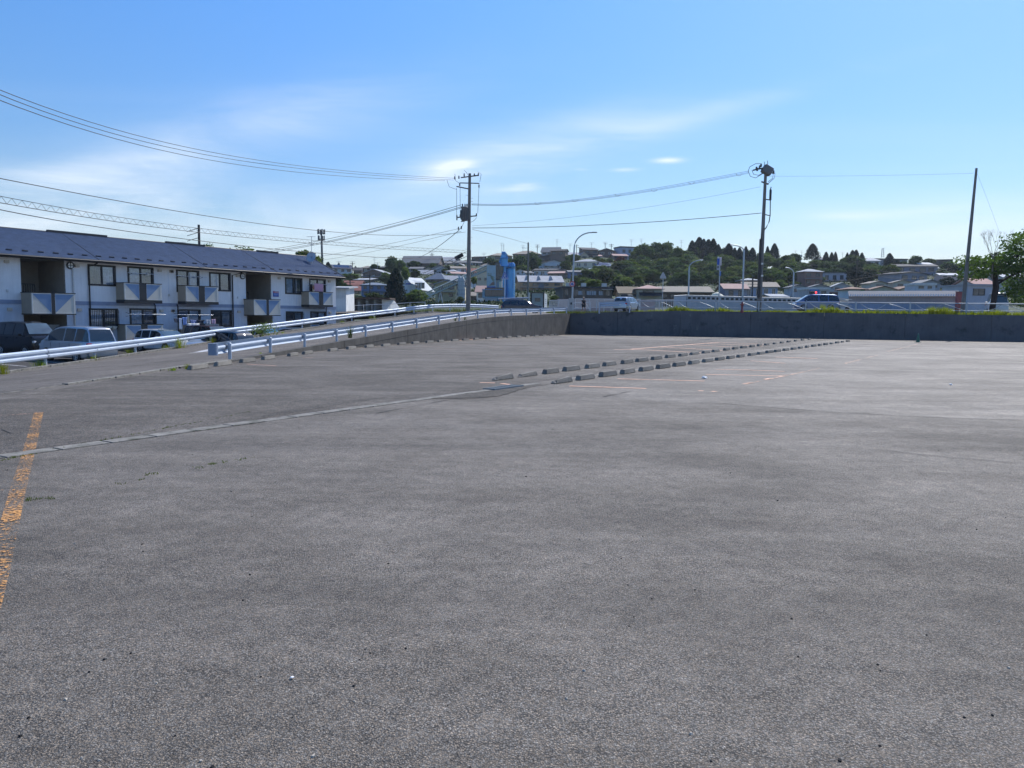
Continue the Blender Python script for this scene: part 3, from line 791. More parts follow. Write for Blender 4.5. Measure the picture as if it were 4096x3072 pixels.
def fit_row(rows):
    """centres on one straight line through the measured feet"""
    P = [lot((a + b) / 2, v - 4) for a, b, v in rows]
    xs = np.array([p.x for p in P[:10]]); ys = np.array([p.y for p in P[:10]])
    k, c = np.polyfit(ys, xs, 1)
    out = []
    for (a, b, v), p in zip(rows, P):
        r = ray((a + b) / 2, v); kk = r.x / r.y          # x = kk*y and x = k*y + c
        y = c / (kk - k); out.append(Vector((kk * y, y, 0)))
    return out
pb = fit_row(rb); pa = fit_row(ra)
put_stops(pb, lambda i: ('nearest wheel stop of the front row, its left end chipped' if i == 0 else ordw(i + 1) + ' concrete wheel stop from the near end of the front row, right of the gutter'), 'wheel stops in the front row', chip=(0,))
put_stops(pa, lambda i: ('nearest wheel stop of the row just behind the front row, broken pale left end' if i == 0 else ordw(i + 1) + ' concrete wheel stop from the near end of the row just behind the front row'), 'wheel stops in the row behind the front row', chip=(0, 1))
# row along the foot of the curved wall
la = [(790, 1473), (892, 1462), (988, 1438), (1078, 1424), (1176, 1413), (1232, 1404), (1331, 1391), (1406, 1385), (1478, 1381), (1544, 1376), (1605, 1372), (1661, 1367), (1716, 1363), (1765, 1361), (1817, 1358), (1862, 1356), (1906, 1354), (1955, 1352), (2000, 1350), (2037, 1349), (2073, 1347), (2108, 1346), (2145, 1345), (2175, 1344), (2207, 1343), (2241, 1342), (2270, 1341), (2297, 1341)]
pl = []
for u, v in la:
    p = lot(u, v)
    pl.append(p)
# keep them beside the wall: distance from the wall line about half a metre
cand = sub_line([Vector((p.x, p.y, 0)) + offs(near_line, i + 3, .75) for i, p in enumerate(near_line[3:])] + [Vector((corner.x + .6, corner.y - .9, 0))], 0, 62, .25)
pl2 = []
for (u, v), p in zip(la, pl):
    r = ray(u, v); k = r.x / r.y
    b = min(cand, key=lambda c: abs(c.x - k * c.y)); pl2.append(Vector((b.x, b.y, 0)))
put_stops(pl2, lambda i: ordw(i + 1) + ' wheel stop from the left along the foot of the curved ramp wall', 'wheel stops along the curved wall')

# green traffic cone by the back wall
cp = lot(3664, 1369); cp.y -= .3
cone = thing('traffic_cone', 'faded green traffic cone standing against the dark back wall', 'traffic cone', (cp.x, cp.y, SL * cp.y))
M_cone = pbr('faded_green_plastic', (.02, .12, .075), .5, var=.2, scale=5)
MB().lathe([(.155, .03), (.15, .06), (.11, .3), (.06, .62), (.035, .74), (.02, .75)], 16).build('cone_body', M_cone, cone)
MB().box((0, 0, .018), (.4, .4, .036)).build('cone_base', M_cone, cone, bevel=.01)
# loose stones and litter
M_peb_d = pbr('dark_pebble', (.015, .015, .017), .8, var=.3); M_peb_w = pbr('pale_pebble', (.42, .38, .32), .7, var=.2)
def pebbles(n, mat, label, smin, smax):
    m = MB()
    for i in range(n):
        u = rnd.uniform(-100, 4200); v = 1650 + (3150 - 1650) * rnd.random() ** .8; p = lot(u, v); s = rnd.uniform(smin, smax)
        a = rnd.uniform(0, 3.14); rz = Matrix.Rotation(a, 3, 'Z') @ Matrix.Rotation(rnd.uniform(-.5, .5), 3, 'X')
        m.box((p.x, p.y, SL * p.y + s * .3), (s * rnd.uniform(.8, 1.5), s, s * .7), rz, (rnd.uniform(.4, .8), rnd.uniform(.4, .8)))
    o = m.build('loose_gravel', mat); o['kind'] = 'stuff'; tag(o, label, 'gravel'); return o
pebbles(80, M_peb_d, 'small dark loose stones scattered over the parking asphalt', .004, .013)
pebbles(50, M_peb_w, 'tiny pale loose stones scattered over the parking asphalt', .004, .012)
for (u, v, s, lab) in [(2817, 1515, .16, 'crumpled white litter lying between the orange bay lines right of the wheel stops'), (3803, 1541, .09, 'small white scrap of litter on the smooth asphalt at the right'), (1168, 2716, .018, 'tiny white chip of litter on the near asphalt left of centre')]:
    p = lot(u, v); bm = bmesh.new(); bmesh.ops.create_icosphere(bm, subdivisions=2, radius=s / 2)
    for q in bm.verts: q.co *= rnd.uniform(.6, 1.25); q.co.z = q.co.z * .45 + s * .2
    me = bpy.data.meshes.new('litter'); bm.to_mesh(me); bm.free(); me.materials.append(pbr('white_litter', (.8, .8, .8), .6))
    o = bpy.data.objects.new('litter', me); COL.objects.link(o); o.location = (p.x, p.y, SL * p.y + .005); tag(o, lab, 'litter')
# ------------------------------------------------------------------ the two-storey flats
P1 = at(400, 1250, 51.0); P1 = Vector((P1.x, P1.y, 0))
fdir = Vector((.521, .853, 0)).normalized(); fnrm = Vector((fdir.y, -fdir.x, 0))      # along the facade; out of it
GZ = -1.02
flats = thing('apartment_building', 'long two-storey white and grey-blue block of flats with slate roof behind the guardrail', 'apartment building',
              (P1.x, P1.y, GZ), math.atan2(fdir.y, fdir.x))
def F(u, v, p=0.0):
    """picture position -> (along, height) on the plane p metres in front of the facade"""
    r = ray(u, v); P0 = P1 + fnrm * p
    t = (P0 - CAMP).dot(fnrm) / r.dot(fnrm); q = CAMP + r * t
    return (q - P1).dot(fdir), q.z - GZ
def FR(tf, x0, y0, x1, y1, p=0.0):
    xm, ym = (x0 + x1) / 2, (y0 + y1) / 2
    t0 = F(*tf(x0, ym), p)[0]; t1 = F(*tf(x1, ym), p)[0]; zt_ = F(*tf(xm, y0), p)[1]; zb = F(*tf(xm, y1), p)[1]
    return t0, t1, zb, zt_
M_sid_w = pbr('cream_siding', (.8, .8, .8), .75, var=.06, scale=.8, bump=.15, bscale=80, streak=.08)
M_sid_b = pbr('blue_grey_siding', (.54, .60, .70), .75, var=.06, scale=.8, bump=.15, bscale=80, streak=.1)
M_band = pbr('slate_band', (.24, .29, .40), .7, var=.1)
M_slate = pbr('roof_slates', (.07, .112, .2), .7, var=.16, scale=2.2, bump=.3, bscale=40, spec=.5)
M_black = pbr('black_trim', (.018, .019, .022), .5, var=.1)
M_recess = pbr('stairwell_render', (.30, .28, .25), .85, var=.1)
M_bal_l = pbr('balcony_panel_beige', (.56, .53, .46), .6, var=.05)
M_bal_b = pbr('balcony_panel_blue', (.17, .26, .40), .6, var=.06)
M_bal_s = pbr('balcony_side_brown', (.33, .29, .23), .65, var=.08)
M_cap = pbr('cap_flashing', (.7, .72, .74), .35, .5)
M_glass = see_glass('window_glass')
M_curt = pbr('pale_curtain', (.75, .78, .8), .9, var=.25, scale=6)
M_curt_d = pbr('dim_room', (.16, .17, .2), .9, var=.3, scale=2)
M_pipe_w = pbr('white_pipe', (.6, .6, .58), .5)
M_lampm = pbr('lamp_glass', (.75, .75, .72), .3)
T0, T1 = -15.0, 21.9
EAVE, BAND0, BAND1 = 4.95 - GZ, 2.02 - GZ, 2.27 - GZ
holes = {}
sL_u = (F(*A1(198, 600))[0], F(*A1(618, 600))[0], BAND1 + .05, EAVE - .12)
sL_l = (F(*A1(228, 1050))[0], F(*A1(637, 1050))[0], 0.02, BAND0 - .1)
sR_u = (F(*A2(790, 690))[0], F(*A2(1030, 690))[0], BAND1 + .05, EAVE - .12)
sR_l = (F(*A2(803, 990))[0], F(*A2(1043, 990))[0], 0.02, BAND0 - .1)
win_u = [FR(A1, 838, 478, 1092, 668), FR(A1, 1215, 497, 1452, 700), FR(A2, 135, 527, 345, 730), FR(A2, 447, 550, 642, 718), FR(A2, 1165, 598, 1322, 748), FR(A2, 1395, 610, 1545, 790)]
win_l = [FR(A1, 850, 890, 1115, 1078), FR(A1, 1235, 890, 1480, 1120), FR(A2, 148, 898, 358, 1110), FR(A2, 463, 905, 655, 1057), FR(A2, 1173, 917, 1328, 1060), FR(A2, 1405, 917, 1548, 1120)]
allholes = [sL_u, sL_l, sR_u, sR_l] + win_u + win_l
def clipz(h): return h
def facade(z0_, z1_, mat, name):
    hs_ = [(a, b, max(c, z0_), min(d, z1_)) for a, b, c, d in allholes if c < z1_ and d > z0_]
    X = sorted(set([T0, T1] + [q for h in hs_ for q in h[:2]])); Z = sorted(set([z0_, z1_] + [q for h in hs_ for q in h[2:]]))
    m = MB()
    for i in range(len(X) - 1):
        for j in range(len(Z) - 1):
            xm, zm = (X[i] + X[i + 1]) / 2, (Z[j] + Z[j + 1]) / 2
            if any(a < xm < b and c < zm < d for a, b, c, d in hs_): continue
            m.add([(X[i], 0, Z[j]), (X[i + 1], 0, Z[j]), (X[i + 1], 0, Z[j + 1]), (X[i], 0, Z[j + 1])], [(0, 1, 2, 3)])
    for a, b, c, d in hs_:
        dp = .12
        m.add([(a, 0, c), (b, 0, c), (b, dp, c), (a, dp, c)], [(0, 1, 2, 3)]).add([(a, 0, d), (b, 0, d), (b, dp, d), (a, dp, d)], [(0, 1, 2, 3)])
        m.add([(a, 0, c), (a, 0, d), (a, dp, d), (a, dp, c)], [(0, 1, 2, 3)]).add([(b, 0, c), (b, 0, d), (b, dp, d), (b, dp, c)], [(0, 1, 2, 3)])
    return m.build(name, mat, flats, fix=False)
facade(BAND1, EAVE, M_sid_w, 'upper_wall'); facade(.35, BAND0, M_sid_b, 'lower_wall'); facade(0, .35, M_conc, 'plinth')
def seg_out(z0_, z1_, mat, name, t=.03):
    spans = [(T0, sL_l[0]), (sL_l[1], sR_l[0]), (sR_l[1], T1 + .03)]
    for a, b in spans: MB().bx(a, b, -t, .05, z0_, z1_).build(name, mat, flats)
seg_out(BAND0, BAND1, M_band, 'band')
# siding joints
for tt in [-12, -9.6, -6.9, -1.75, 5.1, 6.9, 9.2, 12.7, 17.2]:
    if not any(a < tt < b for a, b, c, d in (sL_u, sR_u)):
        MB().bx(tt - .012, tt + .012, -.004, .02, BAND1 + .02, EAVE - .05).build('siding_joint', M_sid_b, flats)
# end wall, back wall, floor slab
D = 7.6
MB().add([(T1, 0, 0), (T1, D, 0), (T1, D, EAVE), (T1, D / 2, EAVE + 1.75), (T1, 0, EAVE)], [(0, 1, 2, 3, 4)]).build('gable_wall', M_sid_w, flats, fix=False)
MB().add([(T0, D, 0), (T1, D, 0), (T1, D, EAVE), (T0, D, EAVE)], [(0, 1, 2, 3)]).build('back_wall', M_sid_w, flats, fix=False)
# stairwells
for (a, b, zb, zt_), (a2, b2, zb2, zt2) in ((sL_u, sL_l), (sR_u, sR_l)):
    for (p, q, r_, s_) in ((a, b, zb, zt_), (a2, b2, zb2, zt2)):
        m = MB(); dp = 3.2
        m.add([(p, .0, r_), (p, dp, r_), (p, dp, s_), (p, .0, s_)], [(0, 1, 2, 3)]).add([(q, .0, r_), (q, dp, r_), (q, dp, s_), (q, .0, s_)], [(0, 1, 2, 3)])
        m.add([(p, dp, r_), (q, dp, r_), (q, dp, s_), (p, dp, s_)], [(0, 1, 2, 3)]).add([(p, .0, s_), (q, .0, s_), (q, dp, s_), (p, dp, s_)], [(0, 1, 2, 3)]).add([(p, .0, r_), (q, .0, r_), (q, dp, r_), (p, dp, r_)], [(0, 1, 2, 3)])
        m.build('stairwell', M_recess, flats, fix=False)
    # inner handrail with bars, a door behind
    w = b - a
    hr = MB()
    z_ = zb + .95; x0, x1 = a + .05, a + w * .58
    hr.bx(x0, x1, 1.5, 1.56, z_, z_ + .06)
    for k in range(12):
        xx = x0 + (x1 - x0) * k / 11; hr.bx(xx - .012, xx + .012, 1.51, 1.54, zb, z_)
    hr.build('handrail', M_black, flats)
    MB().bx(a + .35, a + 1.15, 3.1, 3.18, zb + .05, zb + 1.95).build('door', M_curt_d, flats)
    MB().bx(a + .5, a + .56, 3.05, 3.09, zb + .8, zb + 1.5).build('door_pull', pbr('brass', (.5, .42, .2), .3, .8), flats)
    MB().bx(a2 + w * .5, a2 + w * .92, .6, .7, zb2, zb2 + 1.75).build('meter_box', pbr('grey_board', (.3, .3, .3), .8), flats)
# roof: courses of slates stepping up the slope
ro_y0, ro_z0, ry, rz_ = -.62, EAVE - .02, D / 2, EAVE + 1.95
ncourse = 26; sl = Vector((0, ry - ro_y0, rz_ - ro_z0)); ln = sl.length; sld = sl.normalized(); sn = Vector((0, -sld.z, sld.y))
TE = T1 + .45
for half in (0, 1):
    m = MB()
    for k in range(ncourse):
        a = Vector((0, ro_y0, ro_z0)) + sld * (ln * k / ncourse); b = Vector((0, ro_y0, ro_z0)) + sld * (ln * (k + 1.12) / ncourse)
        if k == ncourse - 1: b = Vector((0, ry, rz_))
        lo_, hi_ = .075, .03
        P = [a, b, b + sn * hi_, a + sn * lo_]
        if half: P = [Vector((0, 2 * ry - p.y, p.z)) for p in P]
        m.add([Vector((T0, p.y, p.z)) for p in P] + [Vector((TE, p.y, p.z)) for p in P], [(3, 2, 6, 7), (0, 3, 7, 4), (4, 5, 6, 7)])
    o = m.build('roof' if not half else 'rear_roof', M_slate, flats)
MB().add([(T0, ro_y0, ro_z0 - .03), (TE, ro_y0, ro_z0 - .03), (TE, .0, EAVE - .03), (T0, .0, EAVE - .03)], [(0, 1, 2, 3)]).build('soffit', pbr('soffit_board', (.5, .49, .46), .8), flats, fix=False)
MB().bx(T0, TE, ro_y0 - .02, ro_y0 + .02, ro_z0 - .16, ro_z0 + .05).build('fascia', M_black, flats)
g = MB(); g.tube([(T0, ro_y0 - .1, ro_z0 - .03), (TE, ro_y0 - .1, ro_z0 - .07)], .075, 8); g.build('gutter', M_black, flats)
MB().tube([(T0, ry, rz_ + .03), (TE, ry, rz_ + .03)], .06, 6).build('ridge_cap', M_black, flats)
a = Vector((TE, ro_y0, ro_z0)); b = Vector((TE, ry, rz_))
MB().tube([a + Vector((0, 0, .04)), b + Vector((0, 0, .04))], .075, 6).build('barge_board', M_black, flats)
a = Vector((TE, 2 * ry - ro_y0, ro_z0)); MB().tube([a + Vector((0, 0, .04)), b + Vector((0, 0, .04))], .075, 6).build('barge_board', M_black, flats)
for (x0, x1) in ((F(*A1(675, 205))[0] * .0 - 1.2, 2.9), (7.6, 11.0), (16.3, 18.6)):
    MB().bx(x0, x1, ry - .12, ry + .12, rz_ + .02, rz_ + .17).build('ridge_vent', M_black, flats)
for tt in (-7.6, -.3, 7.9, 14.6):
    p = Vector((tt, ro_y0, ro_z0)) + sn * .062; q = Vector((tt, ry, rz_)) + sn * .05
    MB().tube([p, q], .022, 4).build('roof_seam', M_black, flats)
gm = MB(); gm.box((0, 0, .05), (.34, .04, .08)).box((0, .1, .02), (.07, .24, .02)).box((0, 0, .02), (.1, .03, .06))
g0 = None; base = Vector((0, ro_y0, ro_z0)) + sld * (ln * .12) + sn * .05
k = 0; tt = -14.6
while tt < TE - .3:
    if g0 is None: g0 = gm.build('snow_guard', M_black, flats); o = g0
    else: o = g0.copy(); COL.objects.link(o)
    o.location = (tt, base.y, base.z); o.rotation_euler = (math.atan2(sld.z, sld.y), 0, 0); tt += .91
# windows
def window(a, b, zb, zt_, y=0.0, curtain_or_dim_room=(0, 1), mull=.5, deep=.1):
    fr_ = MB(); t = .085
    fr_.bx(a - .04, b + .04, y - .03, y + deep, zt_ - t, zt_ + .03).bx(a - .04, b + .04, y - .05, y + deep, zb - .03, zb + t)
    fr_.bx(a - .04, a + t, y - .03, y + deep, zb, zt_).bx(b - t, b + .04, y - .03, y + deep, zb, zt_)
    c = a + (b - a) * mull; fr_.bx(c - .05, c + .05, y - .01, y + deep - .02, zb, zt_)
    f = fr_.build('window', M_black, flats)
    for i, (p, q) in enumerate(((a + t, c - .05), (c + .05, b - t))):
        MB().add([(p, y + .04 + .02 * i, zb + t), (q, y + .04 + .02 * i, zb + t), (q, y + .04 + .02 * i, zt_ - t), (p, y + .04 + .02 * i, zt_ - t)], [(0, 1, 2, 3)]).build('pane', M_glass, f, fix=False)
        # pleated curtain
        n = 14; vs1 = []
        for k in range(n + 1):
            xx = p + (q - p) * k / n; yy = y + .11 + (.02 if k % 2 else -.01)
            vs1 += [(xx, yy, zb + .02), (xx, yy, zt_ - .03)]
        MB().add(vs1, [(2 * k, 2 * k + 2, 2 * k + 3, 2 * k + 1) for k in range(n)]).build('curtain_or_dim_room', M_curt if curtain_or_dim_room[i] else M_curt_d, f, fix=False)  # a bare sash gets a dark sheet, coloured as the room's shade
    return f
cur = [(0, 1), (1, 0), (0, 1), (1, 0), (1, 0), (0, 0)]
for (a, b, zb, zt_), c in zip(win_u, cur): window(a, b, zb, zt_, 0, c)
cur = [(1, 0), (1, 0), (0, 1), (0, 1), (0, 1), (0, 1)]
for i, ((a, b, zb, zt_), c) in enumerate(zip(win_l, cur)):
    window(a, b, zb, zt_, 0, c)
    if i in (0, 3, 4):
        g = MB(); g.bx(a - .03, b + .03, -.17, -.15, zt_ - .22, zt_ - .19).bx(a - .03, b + .03, -.17, -.15, zb + .15, zb + .18)
        n = 17
        for k in range(n):
            xx = a + (b - a) * k / (n - 1); g.bx(xx - .012, xx + .012, -.172, -.15, zb + .02, zt_ - .05)
        g.bx(a - .03, a - .0, -.16, 0, zt_ - .22, zt_ - .19).bx(b, b + .03, -.16, 0, zt_ - .22, zt_ - .19)
        g.build('window_grille', M_black, flats)
# balconies
def balcony(tf, xb, x0, x1, y0, y1, ga, gb, slab, prj, zr=None):
    ym = (y0 + y1) / 2
    a = F(*tf(x0, ym), prj)[0]; b = F(*tf(x1, ym), prj)[0]
    zt_ = F(*tf((x0 + x1) / 2, y0), prj)[1]; zb = F(*tf((x0 + x1) / 2, y1), prj)[1]
    g0_ = F(*tf(ga, ym), prj)[0]; g1_ = F(*tf(gb, ym), prj)[0]
    r = MB()
    r.bx(a, b, -prj, -prj + .05, zb, zt_).build('balcony_front', M_bal_l, flats)
    y_ = -prj - .004
    for (p, q, flip) in ((a + .06, g0_, 0), (g1_, b - .06, 1)):
        tri = [(p, y_, zt_ - .05), (q, y_, zt_ - .05), (q if not flip else p, y_, zb + .03)]
        MB().add(tri, [(0, 1, 2)]).build('painted_triangle', M_bal_b, flats, fix=False)
        fr_ = MB(); fr_.bx(p - .02, p + .012, y_ - .012, y_ + .0, zb + .02, zt_ - .03).bx(q - .012, q + .012, y_ - .012, y_, zb + .02, zt_ - .03).bx(p, q, y_ - .012, y_, zt_ - .05, zt_ - .03).bx(p, q, y_ - .012, y_, zb + .02, zb + .04)
        fr_.build('panel_frame', M_cap, flats)
    MB().bx(g0_, g1_, y_ - .02, y_, zb, zt_).build('centre_strip', M_black, flats)
    for xx in (a, b - .05): MB().bx(xx, xx + .05, -prj + .05, -.001, zb, zt_).build('balcony_side', M_bal_s, flats)
    c = MB(); c.bx(a - .03, b + .03, -prj - .03, -prj + .08, zt_, zt_ + .05).bx(a - .03, a + .08, -prj + .08, -.002, zt_, zt_ + .05).bx(b - .08, b + .03, -prj + .08, -.002, zt_, zt_ + .05)
    c.build('balcony_cap', M_black, flats)
    if slab: MB().bx(a - .02, b + .02, -prj - .02, -.002, zb - slab, zb - .001).build('balcony_slab', M_black, flats)
    return a, b, zb, zt_
bal = []
bal.append(balcony(A1, 205, 300, 715, 743, 936, 487, 522, .06, 1.2))
bal.append(balcony(A1, 1100, 1178, 1532, 652, 806, 1320, 1388, .22, .95))
bal.append(balcony(A1, 1120, 1190, 1547, 1042, 1195, 1338, 1400, .1, .95))
bal.append(balcony(A2, 140, 222, 527, 678, 822, 343, 400, .2, .95))
bal.append(balcony(A2, 140, 235, 537, 1036, 1180, 350, 405, .1, .95))
bal.append(balcony(A2, 793, 868, 1117, 803, 948, 985, 1008, .06, 1.2))
bal.append(balcony(A2, 1325, 1390, 1614, 733, 852, 1483, 1523, .18, .95))
bal.append(balcony(A2, 1335, 1405, 1625, 1036, 1165, 1490, 1530, .1, .95))
# downpipes
def pipe(tf, pts, r, mat, name, y=-.07):
    P = []
    for q in pts:
        t, z = F(*tf(*q)); P.append((t, y if len(q) == 2 else q[2], max(z, .03)))
    MB().tube(P, r, 8).build(name, mat, flats)
t_, z_ = F(*A1(866, 440)); 
for tf, x0, xt in ((A1, 845, 866), (A2, 660, 697)):
    t = F(*tf(x0, 800))[0]; t2 = F(*tf(xt, 520))[0]
    MB().tube([(t2, ro_y0 - .1, EAVE - .08), (t2, ro_y0 - .1, EAVE - .2), (t, -.09, EAVE - .42), (t, -.09, .03)], .045, 8).build('downpipe', M_black, flats)
t = F(*A1(697, 800))[0]; MB().tube([(t, -.07, F(*A1(690, 500))[1]), (t, -.07, .03)], .05, 8).build('white_pipe', M_pipe_w, flats)
for tf, x, y0, y1 in ((A1, 1467, 845, 1030), (A2, 143, 858, 1100), (A2, 1548, 880, 1100)):
    t = F(*tf(x, (y0 + y1) / 2))[0]; z1_ = F(*tf(x, y0))[1]
    MB().tube([(t - .35, -.5, z1_ + .1), (t - .35, -.5, z1_), (t, -.08, z1_ - .05), (t, -.08, .03)], .035, 8).build('downpipe', M_black, flats)
# round wall lamps
for tf, x, y in ((A1, 662, 478), (A2, 755, 580)):
    t, z = F(*tf(x, y)); lm = MB()
    for k in range(24):
        a0, a1 = 2 * math.pi * k / 24, 2 * math.pi * (k + 1) / 24
        for r0, r1, yy in ((.24, .17, -.1),):
            lm.add([(t + r0 * math.cos(a0), yy, z + r0 * math.sin(a0)), (t + r0 * math.cos(a1), yy, z + r0 * math.sin(a1)), (t + r1 * math.cos(a1), yy, z + r1 * math.sin(a1)), (t + r1 * math.cos(a0), yy, z + r1 * math.sin(a0))], [(0, 1, 2, 3)])
            lm.add([(t + r0 * math.cos(a0), yy, z + r0 * math.sin(a0)), (t + r0 * math.cos(a1), yy, z + r0 * math.sin(a1)), (t + r0 * math.cos(a1), 0, z + r0 * math.sin(a1)), (t + r0 * math.cos(a0), 0, z + r0 * math.sin(a0))], [(0, 1, 2, 3)])
    lm.bx(t - .17, t + .17, -.105, -.09, z - .015, z + .015).bx(t - .015, t + .015, -.105, -.09, z - .17, z + .17)
    lo_ = lm.build('wall_lamp', M_black, flats, fix=False)
    MB().add([(t + .175 * math.cos(2 * math.pi * k / 20), -.085, z + .175 * math.sin(2 * math.pi * k / 20)) for k in range(20)], [tuple(range(20))]).build('lamp_glass', M_lampm, lo_, fix=False)
# vent hoods
vents = [(A1, 58, 442), (A1, 727, 482), (A1, 1510, 528), (A1, 1622, 536), (A1, 88, 893), (A1, 750, 898), (A1, 1527, 908), (A1, 1637, 908), (A2, 80, 537), (A2, 708, 577), (A2, 1103, 600), (A2, 1577, 630), (A2, 95, 908), (A2, 722, 917), (A2, 1585, 925)]
M_vent = pbr('vent_cover', (.5, .45, .38), .6); v0 = None
vm = MB(); vm.bx(-.13, .13, -.11, -.002, -.09, .09).bx(-.1, .1, -.12, -.11, -.07, -.02)
for tf, x, y in vents:
    t, z = F(*tf(x, y))
    o = vm.build('vent_hood', M_vent, flats) if v0 is None else v0.copy()
    if v0 is None: v0 = o
    else: COL.objects.link(o)
    o.location = (t, 0, z)
for tf, x, y in ((A1, 70, 715), (A1, 1600, 757), (A2, 60, 757), (A2, 712, 780)):
    t, z = F(*tf(x, y)); MB().bx(t - .05, t + .05, -.06, -.002, z - .1, z + .06).build('outdoor_socket', M_pipe_w, flats)
# notice board: red over blue
a, b, zb, zt_ = FR(A2, 1047, 722, 1100, 775)
nb = MB().bx(a, b, -.03, -.002, zb, zt_).build('notice_board', pbr('notice_blue', (.03, .09, .32), .5), flats)
MB().bx(a + .01, b - .01, -.036, -.0305, zt_ - (zt_ - zb) * .32, zt_ - .01).build('red_heading', pbr('notice_red', (.45, .04, .07), .5), nb)
def text_obj(s, size, loc, rot, mat, parent, name, ext=.002, align='CENTER', sx=1.0):
    c = bpy.data.curves.new(name, 'FONT'); c.body = s; c.size = size; c.extrude = ext; c.align_x = align; c.align_y = 'CENTER'; c.resolution_u = 3
    o = bpy.data.objects.new(name, c); COL.objects.link(o)
    dg = bpy.context.evaluated_depsgraph_get(); me = bpy.data.meshes.new_from_object(o.evaluated_get(dg))
    bpy.data.objects.remove(o); bpy.data.curves.remove(c)
    me.materials.clear(); me.materials.append(mat)
    o = bpy.data.objects.new(name, me); COL.objects.link(o); o.parent = parent
    o.location = loc; o.rotation_euler = rot; o.scale = (sx, 1, 1); return o
M_wpaint = pbr('white_lettering', (.75, .75, .78), .5)
text_obj('入居募集', (b - a) * .23, ((a + b) / 2, -.038, zt_ - (zt_ - zb) * .17), (R(90), 0, 0), M_wpaint, nb, 'lettering')
for k, (w, c) in enumerate(((.8, .44), (.72, .6), (.62, .72))):
    MB().bx(a + (b - a) * (1 - w) / 2, b - (b - a) * (1 - w) / 2, -.034, -.031, zt_ - (zt_ - zb) * c - .02, zt_ - (zt_ - zb) * c + .02).build('small_print', pbr('pale_blue_print', (.2, .3, .6), .5), nb)

# ---- things on the flats: drying poles, washing, planters, dish, aerial
ROTF = math.atan2(fdir.y, fdir.x)
def fpos(t, n, z): return P1 + fdir * t + fnrm * n + Vector((0, 0, GZ + z))
M_steel = pbr('stainless_pole', (.6, .62, .64), .3, .8)
poles = [(A1, 1215, 1490, 548, 'drying pole on arms outside the upper window nearest the round lamp', 0, .55), (A1, 1225, 1570, 941, 'drying pole with a white sleeve outside the ground-floor window behind the silver minivan', 1, .9),
         (A2, 135, 420, 575, 'drying pole on dark arms outside the upper window above the washing', 0, .55), (A2, 135, 480, 945, 'drying pole over the washing at ground floor', 1, .9), (A2, 1400, 1590, 652, 'drying pole carrying the pink towel on the far upper balcony', 0, .6)]
for tf, x0, x1, y, lab, sleeve, prj in poles:
    a, z = F(*tf(x0, y), prj); b, _ = F(*tf(x1, y), prj)
    r = thing('drying_pole', lab, 'drying pole', fpos(a, prj, z), ROTF)
    MB().tube([(0, 0, 0), (b - a, 0, 0)], .018, 8).build('pole', M_steel, r)
    for xx in ((b - a) * .12, (b - a) * .85):
        MB().tube([(xx, 0, -.03), (xx, prj * .6, .05), (xx, prj, .12)], .014, 6).tube([(xx, 0, -.03), (xx, prj, -.15)], .01, 6).build('bracket', M_dark, r)
    if sleeve: MB().tube([((b - a) * .62, 0, 0), ((b - a) * .88, 0, 0)], .035, 8).build('sleeve', M_pipe_w, r)
def cloth(lab, tf, x0, y0, x1, y1, prj, col, cat='laundry', thick=.02, shape=None, name='laundry'):
    a, z1_ = F(*tf(x0, y0), prj); b, z0_ = F(*tf(x1, y1), prj)
    w, h = b - a, z1_ - z0_; n, k = 12, 8; vs1 = []; 
    for j in range(k + 1):
        for i in range(n + 1):
            f = i / n; g_ = j / k; wv = .03 * math.sin(f * 9 + a * 3) * (.3 + g_) + .015 * math.sin(f * 23)
            ww = 1.0 if shape is None else shape(g_)
            vs1.append((w / 2 + (f - .5) * w * ww, wv, -g_ * h + .01 * math.sin(f * 7)))
    m = MB().add(vs1, [(j * (n + 1) + i, j * (n + 1) + i + 1, (j + 1) * (n + 1) + i + 1, (j + 1) * (n + 1) + i) for j in range(k) for i in range(n)], True)
    o = m.build(name, pbr('cloth_%02d' % (len(MATS)), col, .9, var=.12, scale=8), fix=False)
    sm = o.modifiers.new('thickness', 'SOLIDIFY'); sm.thickness = thick
    o.location = fpos(a, prj, z1_); o.rotation_euler = (0, 0, ROTF); tag(o, lab, cat); return o
def zB(x, y): return 560 + x * .3074, 1220 + y * .3074
cloth('pink towel hanging over the far upper balcony', A2, 1437, 650, 1524, 728, .62, (.62, .33, .42))
cloth('small brown cloth pegged beside the pink towel', A2, 1422, 668, 1440, 703, .66, (.35, .16, .1))
shirt = lambda g: 1.0 if g < .3 else .72
cloth('light blue sleeveless shirt drying at ground floor', zB, 545, 160, 615, 262, .9, (.2, .3, .58), shape=shirt)
cloth('long white garment drying at ground floor, lowest hanging', zB, 503, 172, 550, 318, .95, (.62, .66, .74), shape=lambda g: .8 + .2 * g)
cloth('dark socks on a peg ring, leftmost of the washing', zB, 437, 175, 500, 225, .92, (.08, .09, .12), shape=lambda g: 1 - .5 * g)
cloth('beige cloth hanging between the two ground-floor windows', zB, 605, 122, 645, 232, .85, (.5, .45, .38))
cloth('striped blue shirt drying right of the beige cloth', zB, 650, 195, 735, 248, .93, (.2, .25, .45), shape=shirt)
cloth('black shirt drying in the middle of the washing', zB, 735, 195, 840, 248, .93, (.03, .035, .05), shape=shirt)
cloth('grey cloth pegged just left of the pink cloth', zB, 855, 192, 918, 250, .95, (.5, .5, .53))
cloth('pale pink cloth, rightmost of the ground-floor washing', zB, 928, 185, 985, 248, .95, (.62, .42, .52))
cloth('thick white quilt airing over the ground-floor balcony rail', A2, 228, 1028, 345, 1110, 1.02, (.72, .72, .7), thick=.12, name='quilt', cat='quilt')
